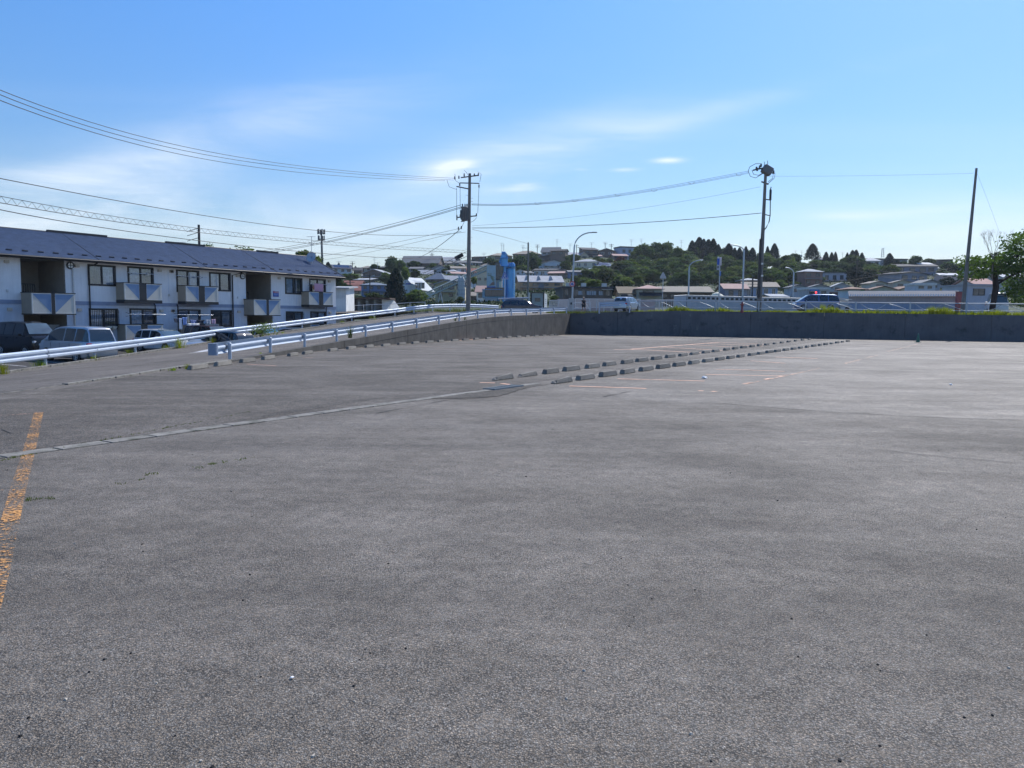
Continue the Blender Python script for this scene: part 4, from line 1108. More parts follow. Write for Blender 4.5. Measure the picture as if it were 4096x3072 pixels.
for i, (x, lab) in enumerate(((1027, 'left white planter under the barred ground-floor window'), (1080, 'right white planter under the barred ground-floor window'))):
    t, z = F(*A1(x, 1068), .2)
    pr_ = thing('planter', lab, 'planter', fpos(t, .25, z), ROTF)
    MB().lathe([(.1, -.12), (.17, -.02), (.19, .08), (.2, .1)], 14).build('pot', pbr('white_pot', (.7, .68, .6), .5), pr_)
    MB().lathe([(.17, .1), (.12, .13), (.02, .14)], 10).build('soil', M_soil, pr_)
# satellite dish and tall aerial at the roof's far end
c = at(1247, 1030, 70); 
dish = thing('satellite_dish', 'pale round satellite dish on the far end of the slate roof', 'satellite dish', c)
dm = MB(); prof = [(0, 0), (.2, .02), (.38, .07), (.5, .13)]; n = 20
vs1 = [(r * math.cos(2 * math.pi * k / n), z, r * math.sin(2 * math.pi * k / n)) for r, z in [(p[0] + .001, p[1]) for p in prof] for k in range(n)]
dm.add([(x, -y, z) for x, y, z in vs1], [(i * n + k, i * n + (k + 1) % n, (i + 1) * n + (k + 1) % n, (i + 1) * n + k) for i in range(3) for k in range(n)], True)
o = dm.build('dish', pbr('dish_paint', (.42, .45, .5), .5), dish, fix=False); o.rotation_euler = (R(-15), 0, R(-20)); o.modifiers.new('t', 'SOLIDIFY').thickness = .02
MB().tube([(0, .05, 0), (0, .1, -.9)], .03, 6).tube([(0, -.1, -.1), (.1, -.5, .1)], .015, 5).build('mount', M_galv2, dish)
def aerial(u, vt, vb, y, label, arms=((.0, .5), (.12, .35)), name='television_aerial', cat='aerial', r=.02, sc_=1.0, elem=5):
    a = at(u, vb, y); b = at(u, vt, y); h = b.z - a.z
    t = thing(name, label, cat, a)
    MB().tube([(0, 0, 0), (b.x - a.x, 0, h)], r, 5).build('mast', M_galv2, t)
    for dz, w in arms:
        m = MB(); z = h * (1 - dz); m.tube([(-w * sc_, 0, z), (w * sc_, 0, z)], r * .6, 4)
        for k in range(elem): 
            xx = -w * sc_ + 2 * w * sc_ * k / max(1, elem - 1); m.tube([(xx, -.25, z), (xx, .25, z)], r * .5, 4)
        m.build('antenna', M_galv2, t)
    return t
aerial(1246, 945, 1040, 70.5, 'tall aerial mast with dark antennas behind the satellite dish', ((.02, .38), (.3, .25), (.36, .3)), r=.025)
aerial(729, 968, 990, 62, 'short aerial just above the slate roof left of the small wooden pole', ((.05, .3),), r=.02)
# ------------------------------------------------------------------ vehicles
def carpaint(name, col, metal=.3): return pbr(name, col, .28, metal, var=.03, scale=1, coat=.7)
M_tyre = pbr('tyre_rubber', (.02, .02, .021), .85, var=.2)
M_rim = pbr('alloy_rim', (.45, .46, .48), .35, .7)
M_carglass = pbr('car_glass', (.018, .026, .032), .04, 0, .15, 1.5, spec=.9)
M_wscreen = pbr('windscreen_glass', (.06, .10, .13), .03, 0, .3, 1.0, spec=1.0)
M_tail = pbr('tail_light_red', (.5, .02, .025), .25, coat=.6)
M_head = pbr('headlight_lens', (.6, .63, .66), .15, .2)
M_plate = pbr('number_plate', (.75, .76, .72), .5)
M_trim = pbr('black_plastic', (.02, .02, .022), .6)
PROF = {  # (x / length from rear -.5 to front +.5, roof height / height) and belt line
 'minivan': ([(-.5, .48), (-.49, .62), (-.465, .80), (-.43, .955), (-.36, .99), (-.1, 1.0), (.1, .99), (.2, .945), (.3, .78), (.38, .62), (.44, .57), (.485, .50), (.5, .40)], .56),
 'boxvan': ([(-.5, .5), (-.495, .75), (-.485, .93), (-.45, .985), (-.2, 1.0), (.12, .995), (.22, .96), (.3, .80), (.36, .66), (.44, .60), (.485, .54), (.5, .42)], .60),
 'wagon': ([(-.5, .46), (-.485, .62), (-.45, .80), (-.40, .95), (-.33, .985), (-.1, 1.0), (.06, .985), (.13, .93), (.22, .76), (.29, .655), (.42, .60), (.48, .53), (.5, .42)], .60),
 'sedan': ([(-.5, .48), (-.485, .62), (-.40, .66), (-.33, .70), (-.25, .84), (-.17, .96), (-.08, 1.0), (.05, .99), (.12, .92), (.21, .75), (.27, .665), (.42, .60), (.48, .52), (.5, .42)], .62),
 'minibus': ([(-.5, .4), (-.497, .75), (-.49, .92), (-.465, .985), (-.2, 1.0), (.3, .995), (.4, .965), (.45, .86), (.475, .62), (.49, .5), (.5, .36)], .52),
}
def interp(P, x):
    for (a, va), (b, vb) in zip(P, P[1:]):
        if x <= b: return va + (vb - va) * (max(x, a) - a) / (b - a)
    return P[-1][1]
def make_car(name, label, kind, L, Wd, H, paint, loc, rotz, cat='car', group=None, glass=None, wscreen=None, roof_paint=None, lower=None, rack=False, lean=0.0):
    top, belt = PROF[kind]; root = thing(name, label, cat, loc, rotz, group)
    zb = .19; hw = Wd / 2; bz = belt * H
    xs = sorted(set([p[0] for p in top] + [-.5 + k / 28 for k in range(29)]))
    def halfw(x): return hw * (1 - .10 * abs(2 * x) ** 7 - .025 * (2 * x) ** 2)
    def section(x):
        w = halfw(x); zt_ = interp(top, x) * H; b = min(bz, zt_ - .06)
        lo = zb + (.12 * max(0, (abs(x) - .44) / .06) if abs(x) > .44 else 0)
        pts = [(0, lo), (w * .9, lo), (w * .985, lo + .08), (w, lo + .5 * (b - lo)), (w * .985, b - .03), (w * .955, b)]
        g_ = max(0, zt_ - b); tum = .17 * g_ / max(.01, H - bz) * (H - bz) / .6
        wt = max(w * .5, w * .955 - tum)
        pts += [(wt + (w * .955 - wt) * .04, zt_ - min(.05, g_ * .2)), (wt * .93, zt_ - min(.012, g_ * .1)), (wt * .5, zt_ + .012), (0, zt_ + .018)]
        return pts
    n = 10; vsx = []
    for x in xs:
        for y, z in section(x): vsx.append((x * L, y, z))
        for y, z in section(x): vsx.append((x * L, -y, z))
    fs = []; m2 = 2 * n
    for i in range(len(xs) - 1):
        for j in range(n - 1):
            a = i * m2 + j; fs.append((a, a + 1, a + m2 + 1, a + m2)); a += n; fs.append((a, a + m2, a + m2 + 1, a + 1))
    for i in (0, len(xs) - 1):
        b = i * m2; fs.append(tuple([b + j for j in range(n)] + [b + n + j for j in reversed(range(n))][:-0 or None]))
    body = MB().add(vsx, fs, True)
    o = body.build('body', paint, root); 
    md = o.modifiers.new('e', 'EDGE_SPLIT'); md.split_angle = R(38)
    if lower: MB().bx(-L * .485, L * .485, -hw * 1.004, hw * 1.004, zb - .04, zb + .14).build('side_skirt', lower, root)
    gl = glass or M_carglass
    # side windows
    def surf(x, f, side):
        s = section(x); (y0, z0_), (y1, z1_) = s[5], s[6]
        return Vector((x * L, side * (y0 + (y1 - y0) * f + .007), z0_ + (z1_ - z0_) * f))
    greens = [x for x in xs if interp(top, x) * H > bz + .1]
    ga, gb = min(greens), max(greens)
    segs = {'minivan': [(.0, .28), (.30, .52), (.545, .90)], 'boxvan': [(.02, .30), (.325, .58), (.605, .88)], 'wagon': [(.03, .24), (.27, .53), (.56, .90)], 'sedan': [(.1, .46), (.50, .88)],
            'minibus': [(.03, .22), (.24, .42), (.44, .62), (.64, .8), (.82, .95)]}[kind]
    for side in (-1, 1):
        for s0, s1 in segs:
            xa, xb = ga + (gb - ga) * s0, ga + (gb - ga) * s1; k = 7; vs1 = []; 
            for i in range(k + 1):
                x = xa + (xb - xa) * i / k
                hi = .93; g_ = interp(top, x) * H - bz
                fl = min(.12, .5) ; vs1 += [surf(x, .07 if g_ > .12 else .4, side), surf(x, hi if g_ > .15 else .5, side)]
            MB().add(vs1, [(2 * i, 2 * i + 2, 2 * i + 3, 2 * i + 1) for i in range(k)], True).build('side_window', gl, root, fix=False)
        yq = side * (hw + .002)
        for hx in ((-.14, .1) if kind != 'sedan' else (-.12, .12)):
            MB().bx(hx * L - .08, hx * L + .08, side * hw * .985, side * (hw * 1.0 + .022), bz - .13, bz - .10).build('door_handle', M_trim if kind == 'minibus' else paint, root)
        for hx in (-.16, .035, .22):
            MB().bx(hx * L - .006, hx * L + .006, side * hw * .97, side * (hw * .996), zb + .14, bz - .06).build('door_seam', M_trim, root)
        xm = ga + (gb - ga) * .86
        mm = MB(); mm.box((xm * L, side * (hw + .1), bz + .07), (.1, .18, .13)).box((xm * L, side * (hw + .01), bz + .02), (.04, .1, .03)); mm.build('wing_mirror', paint, root, bevel=.02)
    # front and rear screens
    def screen(xa, xb, name, mt):
        k = 6; vs1 = []; 
        for i in range(k + 1):
            x = xa + (xb - xa) * i / k; s = section(x); wd = s[6][0] * .93; z = interp(top, x) * H
            nx = .012 if xb > 0 else -.012
            for f in (-1, -.5, 0, .5, 1): vs1.append((x * L + nx, f * wd, z + .014 + .012 * (1 - abs(f))))
        MB().add(vs1, [(i * 5 + j, i * 5 + j + 1, (i + 1) * 5 + j + 1, (i + 1) * 5 + j) for i in range(k) for j in range(4)], True).build(name, mt, root, fix=False)
    tp = top
    cow = [p for p in tp if p[0] > 0 and p[1] * H > bz + .06]
    xr = max(p[0] for p in cow); x_roof = [p[0] for p in tp if p[0] > 0 and p[1] > .955]
    screen(max(x_roof) + .005, xr + .01, 'windscreen', wscreen or M_wscreen)
    rear = [p[0] for p in tp if p[0] < 0 and p[1] > .94]; xrr = min(rear)
    lowr = [p[0] for p in tp if p[0] < 0 and p[1] * H > bz + .0]; xl = min(lowr)
    k = 5; vs1 = []
    zlo, zhi = bz + .06, interp(top, xrr) * H - .06
    for i in range(k + 1):
        z = zlo + (zhi - zlo) * i / k
        # x of the outline at that height
        xx = xl
        for (a, va), (b, vb) in zip(tp, tp[1:]):
            if va * H <= z <= vb * H and a < -.1: xx = a + (b - a) * (z - va * H) / max(1e-6, (vb - va) * H); break
        wd = section(max(xx, -.49))[6][0] * .9
        for f in (-1, -.5, 0, .5, 1): vs1.append((xx * L - .016, f * wd, z))
    MB().add(vs1, [(i * 5 + j, i * 5 + j + 1, (i + 1) * 5 + j + 1, (i + 1) * 5 + j) for i in range(k) for j in range(4)], True).build('rear_window', gl, root, fix=False)
    # lights, plates, bumpers
    for side in (-1, 1):
        MB().box((L * .475, side * hw * .74, H * .44), (.16, hw * .36, .13), Matrix.Rotation(side * -.25, 3, 'Z')).build('headlight', M_head, root, bevel=.03)
        if kind in ('minivan', 'wagon', 'sedan'): MB().box((-L * .483, side * hw * .80, H * .5), (.14, hw * .26, .17)).build('tail_light', M_tail, root, bevel=.02)
        else: MB().box((-L * .487, side * hw * .90, H * .5), (.07, hw * .12, .42)).build('tail_light', M_tail, root, bevel=.02)
    MB().box((-L * .502, 0, H * .40), (.02, .34, .17)).build('number_plate', M_plate, root)
    MB().box((L * .503, 0, H * .24), (.02, .34, .17)).build('number_plate', M_plate, root)
    MB().box((L * .49, 0, H * .36), (.05, hw * .9, .09)).build('grille', M_trim, root, bevel=.01)
    # wheels
    rw = .2 * H if H < 1.6 else .32
    rw = max(.30, min(.36, rw))
    for xw in (-.285, .31):
        for side in (-1, 1):
            c = Vector((xw * L, side * (hw - .11), rw))
            arch = MB().tube([c + Vector((0, side * -.12, .0)), c + Vector((0, side * .112, 0))], rw + .06, 22).build('wheel_arch', M_trim, root)
            w = MB(); w.tube([c + Vector((0, side * -.09, 0)), c + Vector((0, side * .085, 0)), c + Vector((0, side * .118, 0))], [rw, rw, rw - .03], 24).build('wheel', M_tyre, root)
            wo_ = root.children[-1] if False else None
            wh = [q for q in bpy.data.objects if q.name.startswith('wheel') and q.parent == root][-1] if False else None
            rim = MB(); rc = c + Vector((0, side * .122, 0))
            rim.tube([rc, rc + Vector((0, side * .012, 0))], rw * .16, 10)
            for k_ in range(7):
                a = 2 * math.pi * k_ / 7; d = Vector((math.cos(a), 0, math.sin(a)))
                rim.tube([rc + d * .03, rc + d * rw * .62], .028, 5)
            ring = [rc + Vector((math.cos(2 * math.pi * q / 20), 0, math.sin(2 * math.pi * q / 20))) * rw * .64 for q in range(21)]
            rim.tube(ring, .018, 5)
            rim.build('wheel_rim', M_rim, root)
    if rack:
        for side in (-1, 1): MB().tube([(-L * .38, side * hw * .72, H + .04), (L * .06, side * hw * .72, H + .04)], .018, 6).build('roof_rail', M_dark, root)
        for xx in (-.28, -.0): MB().tube([(xx * L, -hw * .75, H + .08), (xx * L, hw * .75, H + .08)], .018, 6).build('roof_bar', M_dark, root)
    return root
P_black = pbr('black_car_paint', (.006, .006, .008), .22, 0, var=.03, spec=.35, coat=.15); P_silver = carpaint('silver_car_paint', (.42, .44, .47), .6)
P_white = carpaint('white_car_paint', (.70, .71, .72), .0); P_navy = carpaint('dark_blue_car_paint', (.012, .018, .045))
P_red = carpaint('dark_red_black_paint', (.05, .012, .014)); P_pale = carpaint('pale_blue_silver_paint', (.40, .47, .54), .4); P_blue = carpaint('blue_silver_paint', (.10, .17, .32), .4)
ANG_IN = math.atan2(.521, -.853); ANG_OUT = math.atan2(-.521, .853)
def yard_at(u, v, y, z=None):
    p = at(u, v, y); return Vector((p.x, p.y, YARDZ if z is None else z))
make_car('parked_minivan', 'silver minivan seen from behind between the guardrail and the black van', 'minivan', 4.75, 1.75, 1.84, P_silver, yard_at(312, 1400, 40.6), ANG_IN, 'minivan', 'cars parked in the yard of the flats')
make_car('parked_van', 'boxy black van parked nose out at the left, sticker in its side window', 'boxvan', 4.1, 1.75, 2.0, P_black, yard_at(112, 1400, 44.5), ANG_OUT + .05, 'van', 'cars parked in the yard of the flats')
make_car('parked_wagon', 'white estate car parked nose out in front of the ground-floor balcony', 'wagon', 4.5, 1.72, 1.50, P_white, yard_at(655, 1390, 51.0), ANG_OUT, 'car', 'cars parked in the yard of the flats')
make_car('parked_van', 'dark red and black van backed up to the hanging washing', 'boxvan', 3.9, 1.66, 1.72, P_red, yard_at(835, 1380, 55.0), ANG_OUT, 'van', 'cars parked in the yard of the flats')
make_car('parked_sedan', 'low pale silver saloon behind the guardrail, between the white estate car and the bush', 'sedan', 4.0, 1.6, 1.22, P_pale, Vector((-20.3, 50.6, YARDZ)), R(-84), 'car', 'cars parked in the yard of the flats')
make_car('parked_hatchback', 'dark car with a pale roof behind the outer guardrail, left of the bush', 'wagon', 4.1, 1.68, 1.45, carpaint('charcoal_paint', (.03, .032, .04)), yard_at(905, 1380, 49.5), ANG_IN, 'car', 'cars parked in the yard of the flats')
make_car('parked_sedan', 'white car with a blue windscreen just behind the leafy bush on the kerb', 'sedan', 4.4, 1.7, 1.45, P_white, yard_at(1060, 1360, 59.5), ANG_OUT, 'car', 'cars parked in the yard of the flats', wscreen=pbr('blue_screen', (.06, .2, .38), .05, spec=1))
make_car('parked_sedan', 'silver car, farthest right of those showing above the kerb by the flats', 'sedan', 4.5, 1.7, 1.42, P_silver, yard_at(1178, 1350, 63.0), ANG_OUT, 'car', 'cars parked in the yard of the flats')
# sticker in the black van's window
# on the road
p = at(2088, 1254.5, 90); navy = make_car('road_estate_car', 'dark blue estate car driving on the road, long silver pipe on its roof rack', 'wagon', 4.9, 1.8, 1.62, P_navy, (p.x, p.y, p.z), R(-2), 'car', rack=True)
a = at(1992, 1196, 90); b = at(2114, 1191.5, 90)
pp = thing('roof_pipe', 'long silver pipe carrier lying along the dark blue estate car roof', 'pipe', a); d = b - a
MB().tube([(0, 0, 0), d], .085, 12).build('pipe', pbr('pipe_grey', (.42, .44, .5), .4, .4), pp)
MB().tube([d, d + Vector((.05, 0, 0))], .1, 12).build('cap', M_galv2, pp)
p = at(2507, 1243, 84.5); make_car('road_wagon', 'silver wagon seen from behind on the road above the wall, black roof box', 'wagon', 4.5, 1.72, 1.52, P_pale, (p.x, p.y, p.z - .02), R(62), 'car', rack=True)
p2 = Vector((p.x, p.y, p.z + 1.56)); rb_ = thing('roof_box', 'black roof box on the silver wagon above the wall', 'roof box', p2, R(62))
MB().box((-.1, 0, .12), (1.7, .9, .2), None, (.9, .85)).build('shell', M_trim, rb_, bevel=.05)
MB().box((-.1, 0, .01), (1.72, .92, .03)).build('lid_seam', M_galv2, rb_)
p = at(3262, 1243, 86); make_car('road_minivan', 'blue-silver minivan with a white roof passing behind the railing and yellow weeds', 'minivan', 4.8, 1.74, 1.82, P_blue, (p.x, p.y, p.z), R(172), 'minivan')
p3 = Vector((p.x, p.y, p.z + 1.84))
p = at(3985, 1258, 82); make_car('parked_minibus', 'white high-roofed minibus behind the railing at the right, part hidden by the dark trunk', 'minibus', 5.2, 1.95, 2.35, P_white, (p.x, p.y, p.z - .05), R(-118), 'minibus')
# ------------------------------------------------------------------ utility poles, lamps, signs
M_pole = pbr('pole_concrete', (.20, .19, .175), .85, var=.15, scale=2, streak=.2)
M_pole_d = pbr('dark_pole', (.06, .055, .05), .8, var=.2)
M_ins = pbr('dark_insulator', (.05, .05, .055), .35)
M_trans = pbr('transformer_grey', (.13, .14, .15), .5)
M_lamp_pole = pbr('lamp_pole_grey', (.42, .46, .50), .45, .4)
M_wire = pbr('black_cable', (.025, .027, .03), .6)
def pole(name, label, cat, ub, vb, ut, vt, y, rb_, rt, mat, zdrop=0.0, ty=None):
    b = at(ub, vb, y); t = at(ut, vt, ty or y); b.z -= zdrop
    r = thing(name, label, cat, b); d = t - b
    MB().tube([(0, 0, 0), d], [rb_, rt], 14).build('shaft', mat, r)
    return r, b, t
# pole with the transformer, behind the ramp rail
PY = 86.0
p1, b1, t1 = pole('utility_pole', 'concrete utility pole with transformer standing at the middle of the view behind the ramp rail', 'utility pole', 1872, 1248, 1879, 694, PY, .26, .15, M_pole, .6)
def L1(u, v, y=PY): return at(u, v, y) - b1
def zA(x, y): return 1700 + x * .4219, 600 + y * .4219
def on1(x, y, dy=0): return L1(*zA(x, y), PY + dy)
def bar(a, b, r, name, mat, parent, n=6): return MB().tube([a, b], r, n).build(name, mat, parent)
bar(on1(340, 262), on1(508, 240), .07, 'crossarm', M_pole_d, p1); bar(on1(330, 312), on1(516, 316), .06, 'crossarm', M_pole_d, p1); bar(on1(298, 345), on1(410, 368), .07, 'crossarm', M_pole_d, p1); bar(on1(300, 640), on1(490, 624), .07, 'crossarm', M_pole_d, p1)
def insulator(c, parent, s=1.0, up=True):
    MB().lathe([(.03, -.05), (.11 * s, 0), (.05 * s, .06), (.11 * s, .12), (.05 * s, .18), (.09 * s, .24), (.03, .3)], 10, tuple(c)).build('insulator', M_ins, parent)
for x, y in ((322, 262), (372, 240), (468, 240), (506, 236), (330, 330), (512, 345), (303, 632), (334, 628), (488, 618), (303, 655), (356, 528), (380, 528), (398, 528), (318, 745), (345, 738), (283, 268)):
    insulator(on1(x, y) + Vector((0, -.1, -.1)), p1, .9)
c = on1(377, 612) + Vector((0, -.5, 0))
MB().lathe([(.3, -.75), (.36, -.7), (.36, .62), (.39, .65), (.39, .72), (.3, .78)], 18, tuple(c)).build('transformer', M_trans, p1)
for k in range(10):
    a = 2 * math.pi * k / 10; MB().box((c.x + .4 * math.cos(a), c.y + .4 * math.sin(a), c.z - .1), (.1, .03, 1.0), Matrix.Rotation(a, 3, 'Z')).build('cooling_fin', M_trans, p1)
MB().tube([c + Vector((0, 0, -.8)), c + Vector((-.4, .3, -.8)), on1(405, 665)], .05, 6).build('bracket', M_pole_d, p1)
for y0 in (430, 458, 487, 515, 828, 885, 940, 980): 
    s = 1 if (y0 // 5) % 2 else -1; a = on1(424 - (y0 - 300) * .02, y0); bar(a, a + Vector((s * .42, 0, 0)), .018, 'step_bolt', M_galv2, p1)
for pts, nm in (([(300, 360), (300, 620)], 'jumper'), ([(333, 350), (334, 620)], 'jumper'), ([(512, 350), (500, 600)], 'jumper'), ([(283, 225), (290, 290), (330, 318)], 'jumper'), ([(500, 205), (533, 230), (520, 300)], 'jumper'),
                ([(208, 285), (230, 350), (298, 373)], 'jumper'), ([(372, 192), (395, 215), (405, 235)], 'jumper'), ([(490, 640), (470, 665), (435, 685)], 'jumper'), ([(372, 680), (345, 740), (320, 760)], 'jumper')):
    MB().tube([on1(*q) for q in pts], .022, 5).build(nm, M_wire, p1)
MB().tube([on1(427, 950, .35), L1(1879, 1215, PY + .35)], .11, 8).build('cable_riser', M_pole_d, p1)
cb = on1(340, 1010) + Vector((-.2, 0, 0)); MB().box(cb, (1.0, .3, .42), Matrix.Rotation(R(28), 3, 'Y').inverted()).build('splice_case', M_dark, p1, bevel=.05)
# pole with the cable head, behind the right wall
P2Y = 79.0
p2, b2, t2 = pole('utility_pole', 'utility pole with a cluster of cable heads behind the long dark wall, right of centre', 'utility pole', 3036, 1246, 3063, 682, P2Y, .24, .14, M_pole, .3)
def on2(x, y, dy=0): return at(2900 + x * .4219, 600 + y * .4219, P2Y + dy) - b2
MB().tube([on2(318, 1400, -.25), on2(338, 845, -.25)], [.17, .12], 10).tube([on2(338, 850, -.2), on2(352, 790, -.1), on2(366, 700, 0)], .05, 8).build('cable_guard', M_pole_d, p2)
MB().box(on2(400, 192), (1.0, .8, .85), Matrix.Rotation(R(30), 3, 'Y')).build('switch_box', M_trans, p2, bevel=.12)
for x, y in ((292, 180), (322, 168), (345, 190), (300, 190), (336, 150), (430, 210), (455, 215)): insulator(on2(x, y) - Vector((0, .2, .1)), p2, 1.15)
bar(on2(265, 192), on2(372, 168), .08, 'crossarm', M_pole_d, p2); bar(on2(345, 300), on2(412, 325), .08, 'crossarm', M_pole_d, p2)
bar(on2(385, 468), on2(436, 475), .06, 'crossarm', M_pole_d, p2); bar(on2(380, 612), on2(425, 622), .05, 'crossarm', M_pole_d, p2)
for pts in ([(220, 200), (235, 160), (290, 130), (340, 130)], [(220, 200), (240, 250), (290, 265), (340, 235), (372, 215)], [(255, 190), (270, 230), (320, 240), (360, 215)], [(440, 210), (475, 225), (465, 270), (430, 300), (405, 320)], [(425, 205), (458, 230), (450, 270), (410, 300)], [(375, 110), (372, 160)], [(403, 100), (405, 150)]):
    MB().tube([on2(*q) for q in pts], .03, 5).build('jumper', M_wire, p2)
MB().tube([on2(438, 350), on2(432, 370), on2(430, 470), on2(428, 620), on2(418, 680), on2(395, 728), on2(372, 760)], .05, 8).build('cable', M_wire, p2)
MB().lathe([(.05, -.55), (.12, -.5), (.12, .5), (.05, .55)], 10, tuple(on2(431, 425))).build('cable_head', M_wire, p2)
for y in (1078, 1192): MB().box(on2(352, y, -.25), (.22, .05, .18)).build('pole_tag', M_plate, p2)
# leaning pole at the right
p3, b3, t3 = pole('leaning_pole', 'tall bare leaning concrete pole at the right, no crossarms', 'utility pole', 3849, 1252, 3906, 673, 78, .21, .11, M_pole, .3)
pole('small_pole', 'short dark wooden pole rising behind the roof of the flats', 'utility pole', 799, 1060, 795, 899, 74, .13, .11, M_pole_d, 3)[0]
sp_ = [o for o in bpy.data.objects if o.name.startswith('small_pole')][0]
for z in (6.5, 6.1, 5.6): bar(Vector((-1.1, -.1, z - .35)), Vector((0, 0, z)), .03, 'crossarm', M_pole_d, sp_)
# cell tower and thin poles far away
r, b_, t_ = pole('antenna_tower', 'slim cell tower with two rings of antennas behind the flats', 'antenna tower', 1292, 1100, 1285, 918, 190, .32, .22, M_trans, 4)
for v, w, n in ((932, .85, 6), (957, .75, 5)):
    c = at(1285, v, 190) - b_
    ring = [c + Vector((w * math.cos(2 * math.pi * k / 16), w * math.sin(2 * math.pi * k / 16), 0)) for k in range(17)]
    MB().tube(ring, .08, 4).build('ring', M_trans, r)
    for k in range(n):
        a = 2 * math.pi * k / n; MB().box(c + Vector((w * math.cos(a), w * math.sin(a), .3)), (.22, .22, 1.2)).build('panel_antenna', M_trans, r)
r, b_, t_ = pole('thin_pole', 'thin grey pole between the blue silo and the street lamp', 'utility pole', 2112, 1210, 2113, 970, 140, .2, .14, M_pole, 2)
MB().tube([Vector((-1.2, 0, t_.z - b_.z - 1)), Vector((.1, 0, t_.z - b_.z - 1))], .03, 5).build('crossarm', M_galv2, r)
# street lamps
def street_lamp(label, ub, vb, ut, vt, ua, va, y, rr=.09, head=True, zd=.3):
    b = at(ub, vb, y); b.z -= zd; r = thing('street_lamp', label, 'street lamp', b)
    k = at(ut, vt, y) - b; e = at(ua, va, y) - b
    kn = Vector((k.x, 0, k.z))
    pts = [Vector((0, 0, 0)), kn * .5, kn]; N_ = 10
    for i in range(1, N_ + 1):
        a = math.pi / 2 * i / N_
        pts.append(Vector((kn.x + (e.x - kn.x) * (1 - math.cos(a)), 0, kn.z + (e.z - kn.z) * math.sin(a))))
    MB().tube(pts, [rr * 1.15, rr] + [rr * .9] + [rr * .7] * N_, 10).build('shaft', M_lamp_pole, r)
    if head:
        s = 1 if e.x > kn.x else -1
        MB().box(Vector((e.x + s * .3, 0, e.z + .02)), (.75, .28, .12), None, (.8, .7)).build('lamp_head', M_trans, r, bevel=.03)
    return r, b
lamp1, lb1 = street_lamp('tall street lamp with a round red-rimmed sign, arm curving to the right above the hill', 2287, 1243, 2297, 990, 2368, 930, 98, .11)
street_lamp('street lamp with arm curving right, between the two small signs', 2753, 1215, 2757, 1070, 2812, 1040, 135, .13, head=False)
street_lamp('street lamp with arm curving left, just left of the utility pole behind the wall', 2969, 1240, 2976, 1005, 2922, 979, 112, .12, head=False)
street_lamp('short street lamp with arm curving left, right of the utility pole', 3171, 1225, 3175, 1095, 3142, 1070, 150, .14, head=False)
# concrete lamp footing / gate pillar
c = at(2285, 1238, 97.4)
pl_ = thing('gate_pillar', 'pale concrete pillar at the foot of the tallest street lamp', 'pillar', c)
MB().bx(-.32, .32, -.25, .25, -.4, 1.42).build('pillar_block', pbr('pale_concrete', (.45, .44, .42), .8, var=.15), pl_, bevel=.02)
MB().bx(-.14, .06, -.29, -.251, .62, .88).build('pillar_plaque', M_dark, pl_)
# round sign: lorries forbidden, blue lorry on white
c = at(2289, 1136, 97.7) ; sg = thing('road_sign', 'round red-rimmed sign with a blue lorry on the tall street lamp', 'road sign', c)
def disc(r0, r1, y, n=28, seg=None):
    if r0 <= 0: return [(r1 * math.cos(2 * math.pi * k / n), y, r1 * math.sin(2 * math.pi * k / n)) for k in range(n)]
def ring_mesh(r0, r1, y, n=28):
    vs1 = []
    for k in range(n): a = 2 * math.pi * k / n; vs1 += [(r0 * math.cos(a), y, r0 * math.sin(a)), (r1 * math.cos(a), y, r1 * math.sin(a))]
    return MB().add(vs1, [(2 * k, 2 * k + 1, (2 * k + 3) % (2 * n), (2 * k + 2) % (2 * n)) for k in range(n)])
MB().prism([(.36 * math.cos(2 * math.pi * k / 28), .36 * math.sin(2 * math.pi * k / 28)) for k in range(28)], .02, 'y').build('sign_plate', pbr('sign_white', (.72, .72, .74), .4), sg)
ring_mesh(.25, .355, -.004).build('red_rim', pbr('sign_red', (.52, .04, .05), .4), sg)
M_signblue = pbr('sign_blue', (.015, .09, .42), .4)
MB().prism([(-.19, -.09), (-.19, .03), (-.13, .1), (.06, .1), (.06, .05), (.14, .04), (.19, -.02), (.19, -.09)], .006, 'y', -.012).build('lorry_symbol', M_signblue, sg)
MB().prism([(-.12 + .05 * math.cos(a), -.09 + .05 * math.sin(a)) for a in [2 * math.pi * k / 10 for k in range(10)]], .006, 'y', -.014).prism([(.1 + .05 * math.cos(a), -.09 + .05 * math.sin(a)) for a in [2 * math.pi * k / 10 for k in range(10)]], .006, 'y', -.014).build('lorry_wheels', M_signblue, sg)
MB().box((0, .06, 0), (.1, .12, .5)).build('clamp', M_galv2, sg)
# pedestrian crossing sign
b = at(2018, 1262, 96); r = thing('crossing_sign', 'blue five-sided pedestrian crossing sign on a white post, in front of the blue silo', 'road sign', b)
tpz = at(2016, 1117, 96).z - b.z
MB().tube([(0, 0, -.3), (0, 0, tpz + .35)], .045, 8).build('sign_post', pbr('pale_post', (.58, .58, .62), .5), r)
S = .47
tri = [(-S, 0), (S, 0), (S * .93, .12), (S * .1, .98), (-S * .1, .98), (-S * .93, .12)]
M_plw = pbr('sign_border', (.62, .68, .78), .4)
MB().prism([(x, z + tpz) for x, z in tri], .025, 'y', -.08).build('sign_plate', M_plw, r)
MB().prism([(x * .9, .06 + z * .9 + tpz - .01) for x, z in tri], .006, 'y', -.088).build('blue_field', M_signblue, r)
w = MB()
def limb(a, b, t=.035):
    a = Vector(a); b = Vector(b); d = (b - a).normalized(); n_ = Vector((-d.y, d.x)) * t
    w.prism([tuple(a - n_), tuple(b - n_ * .8), tuple(b + n_ * .8), tuple(a + n_)], .005, 'y', -.095)
o_ = tpz
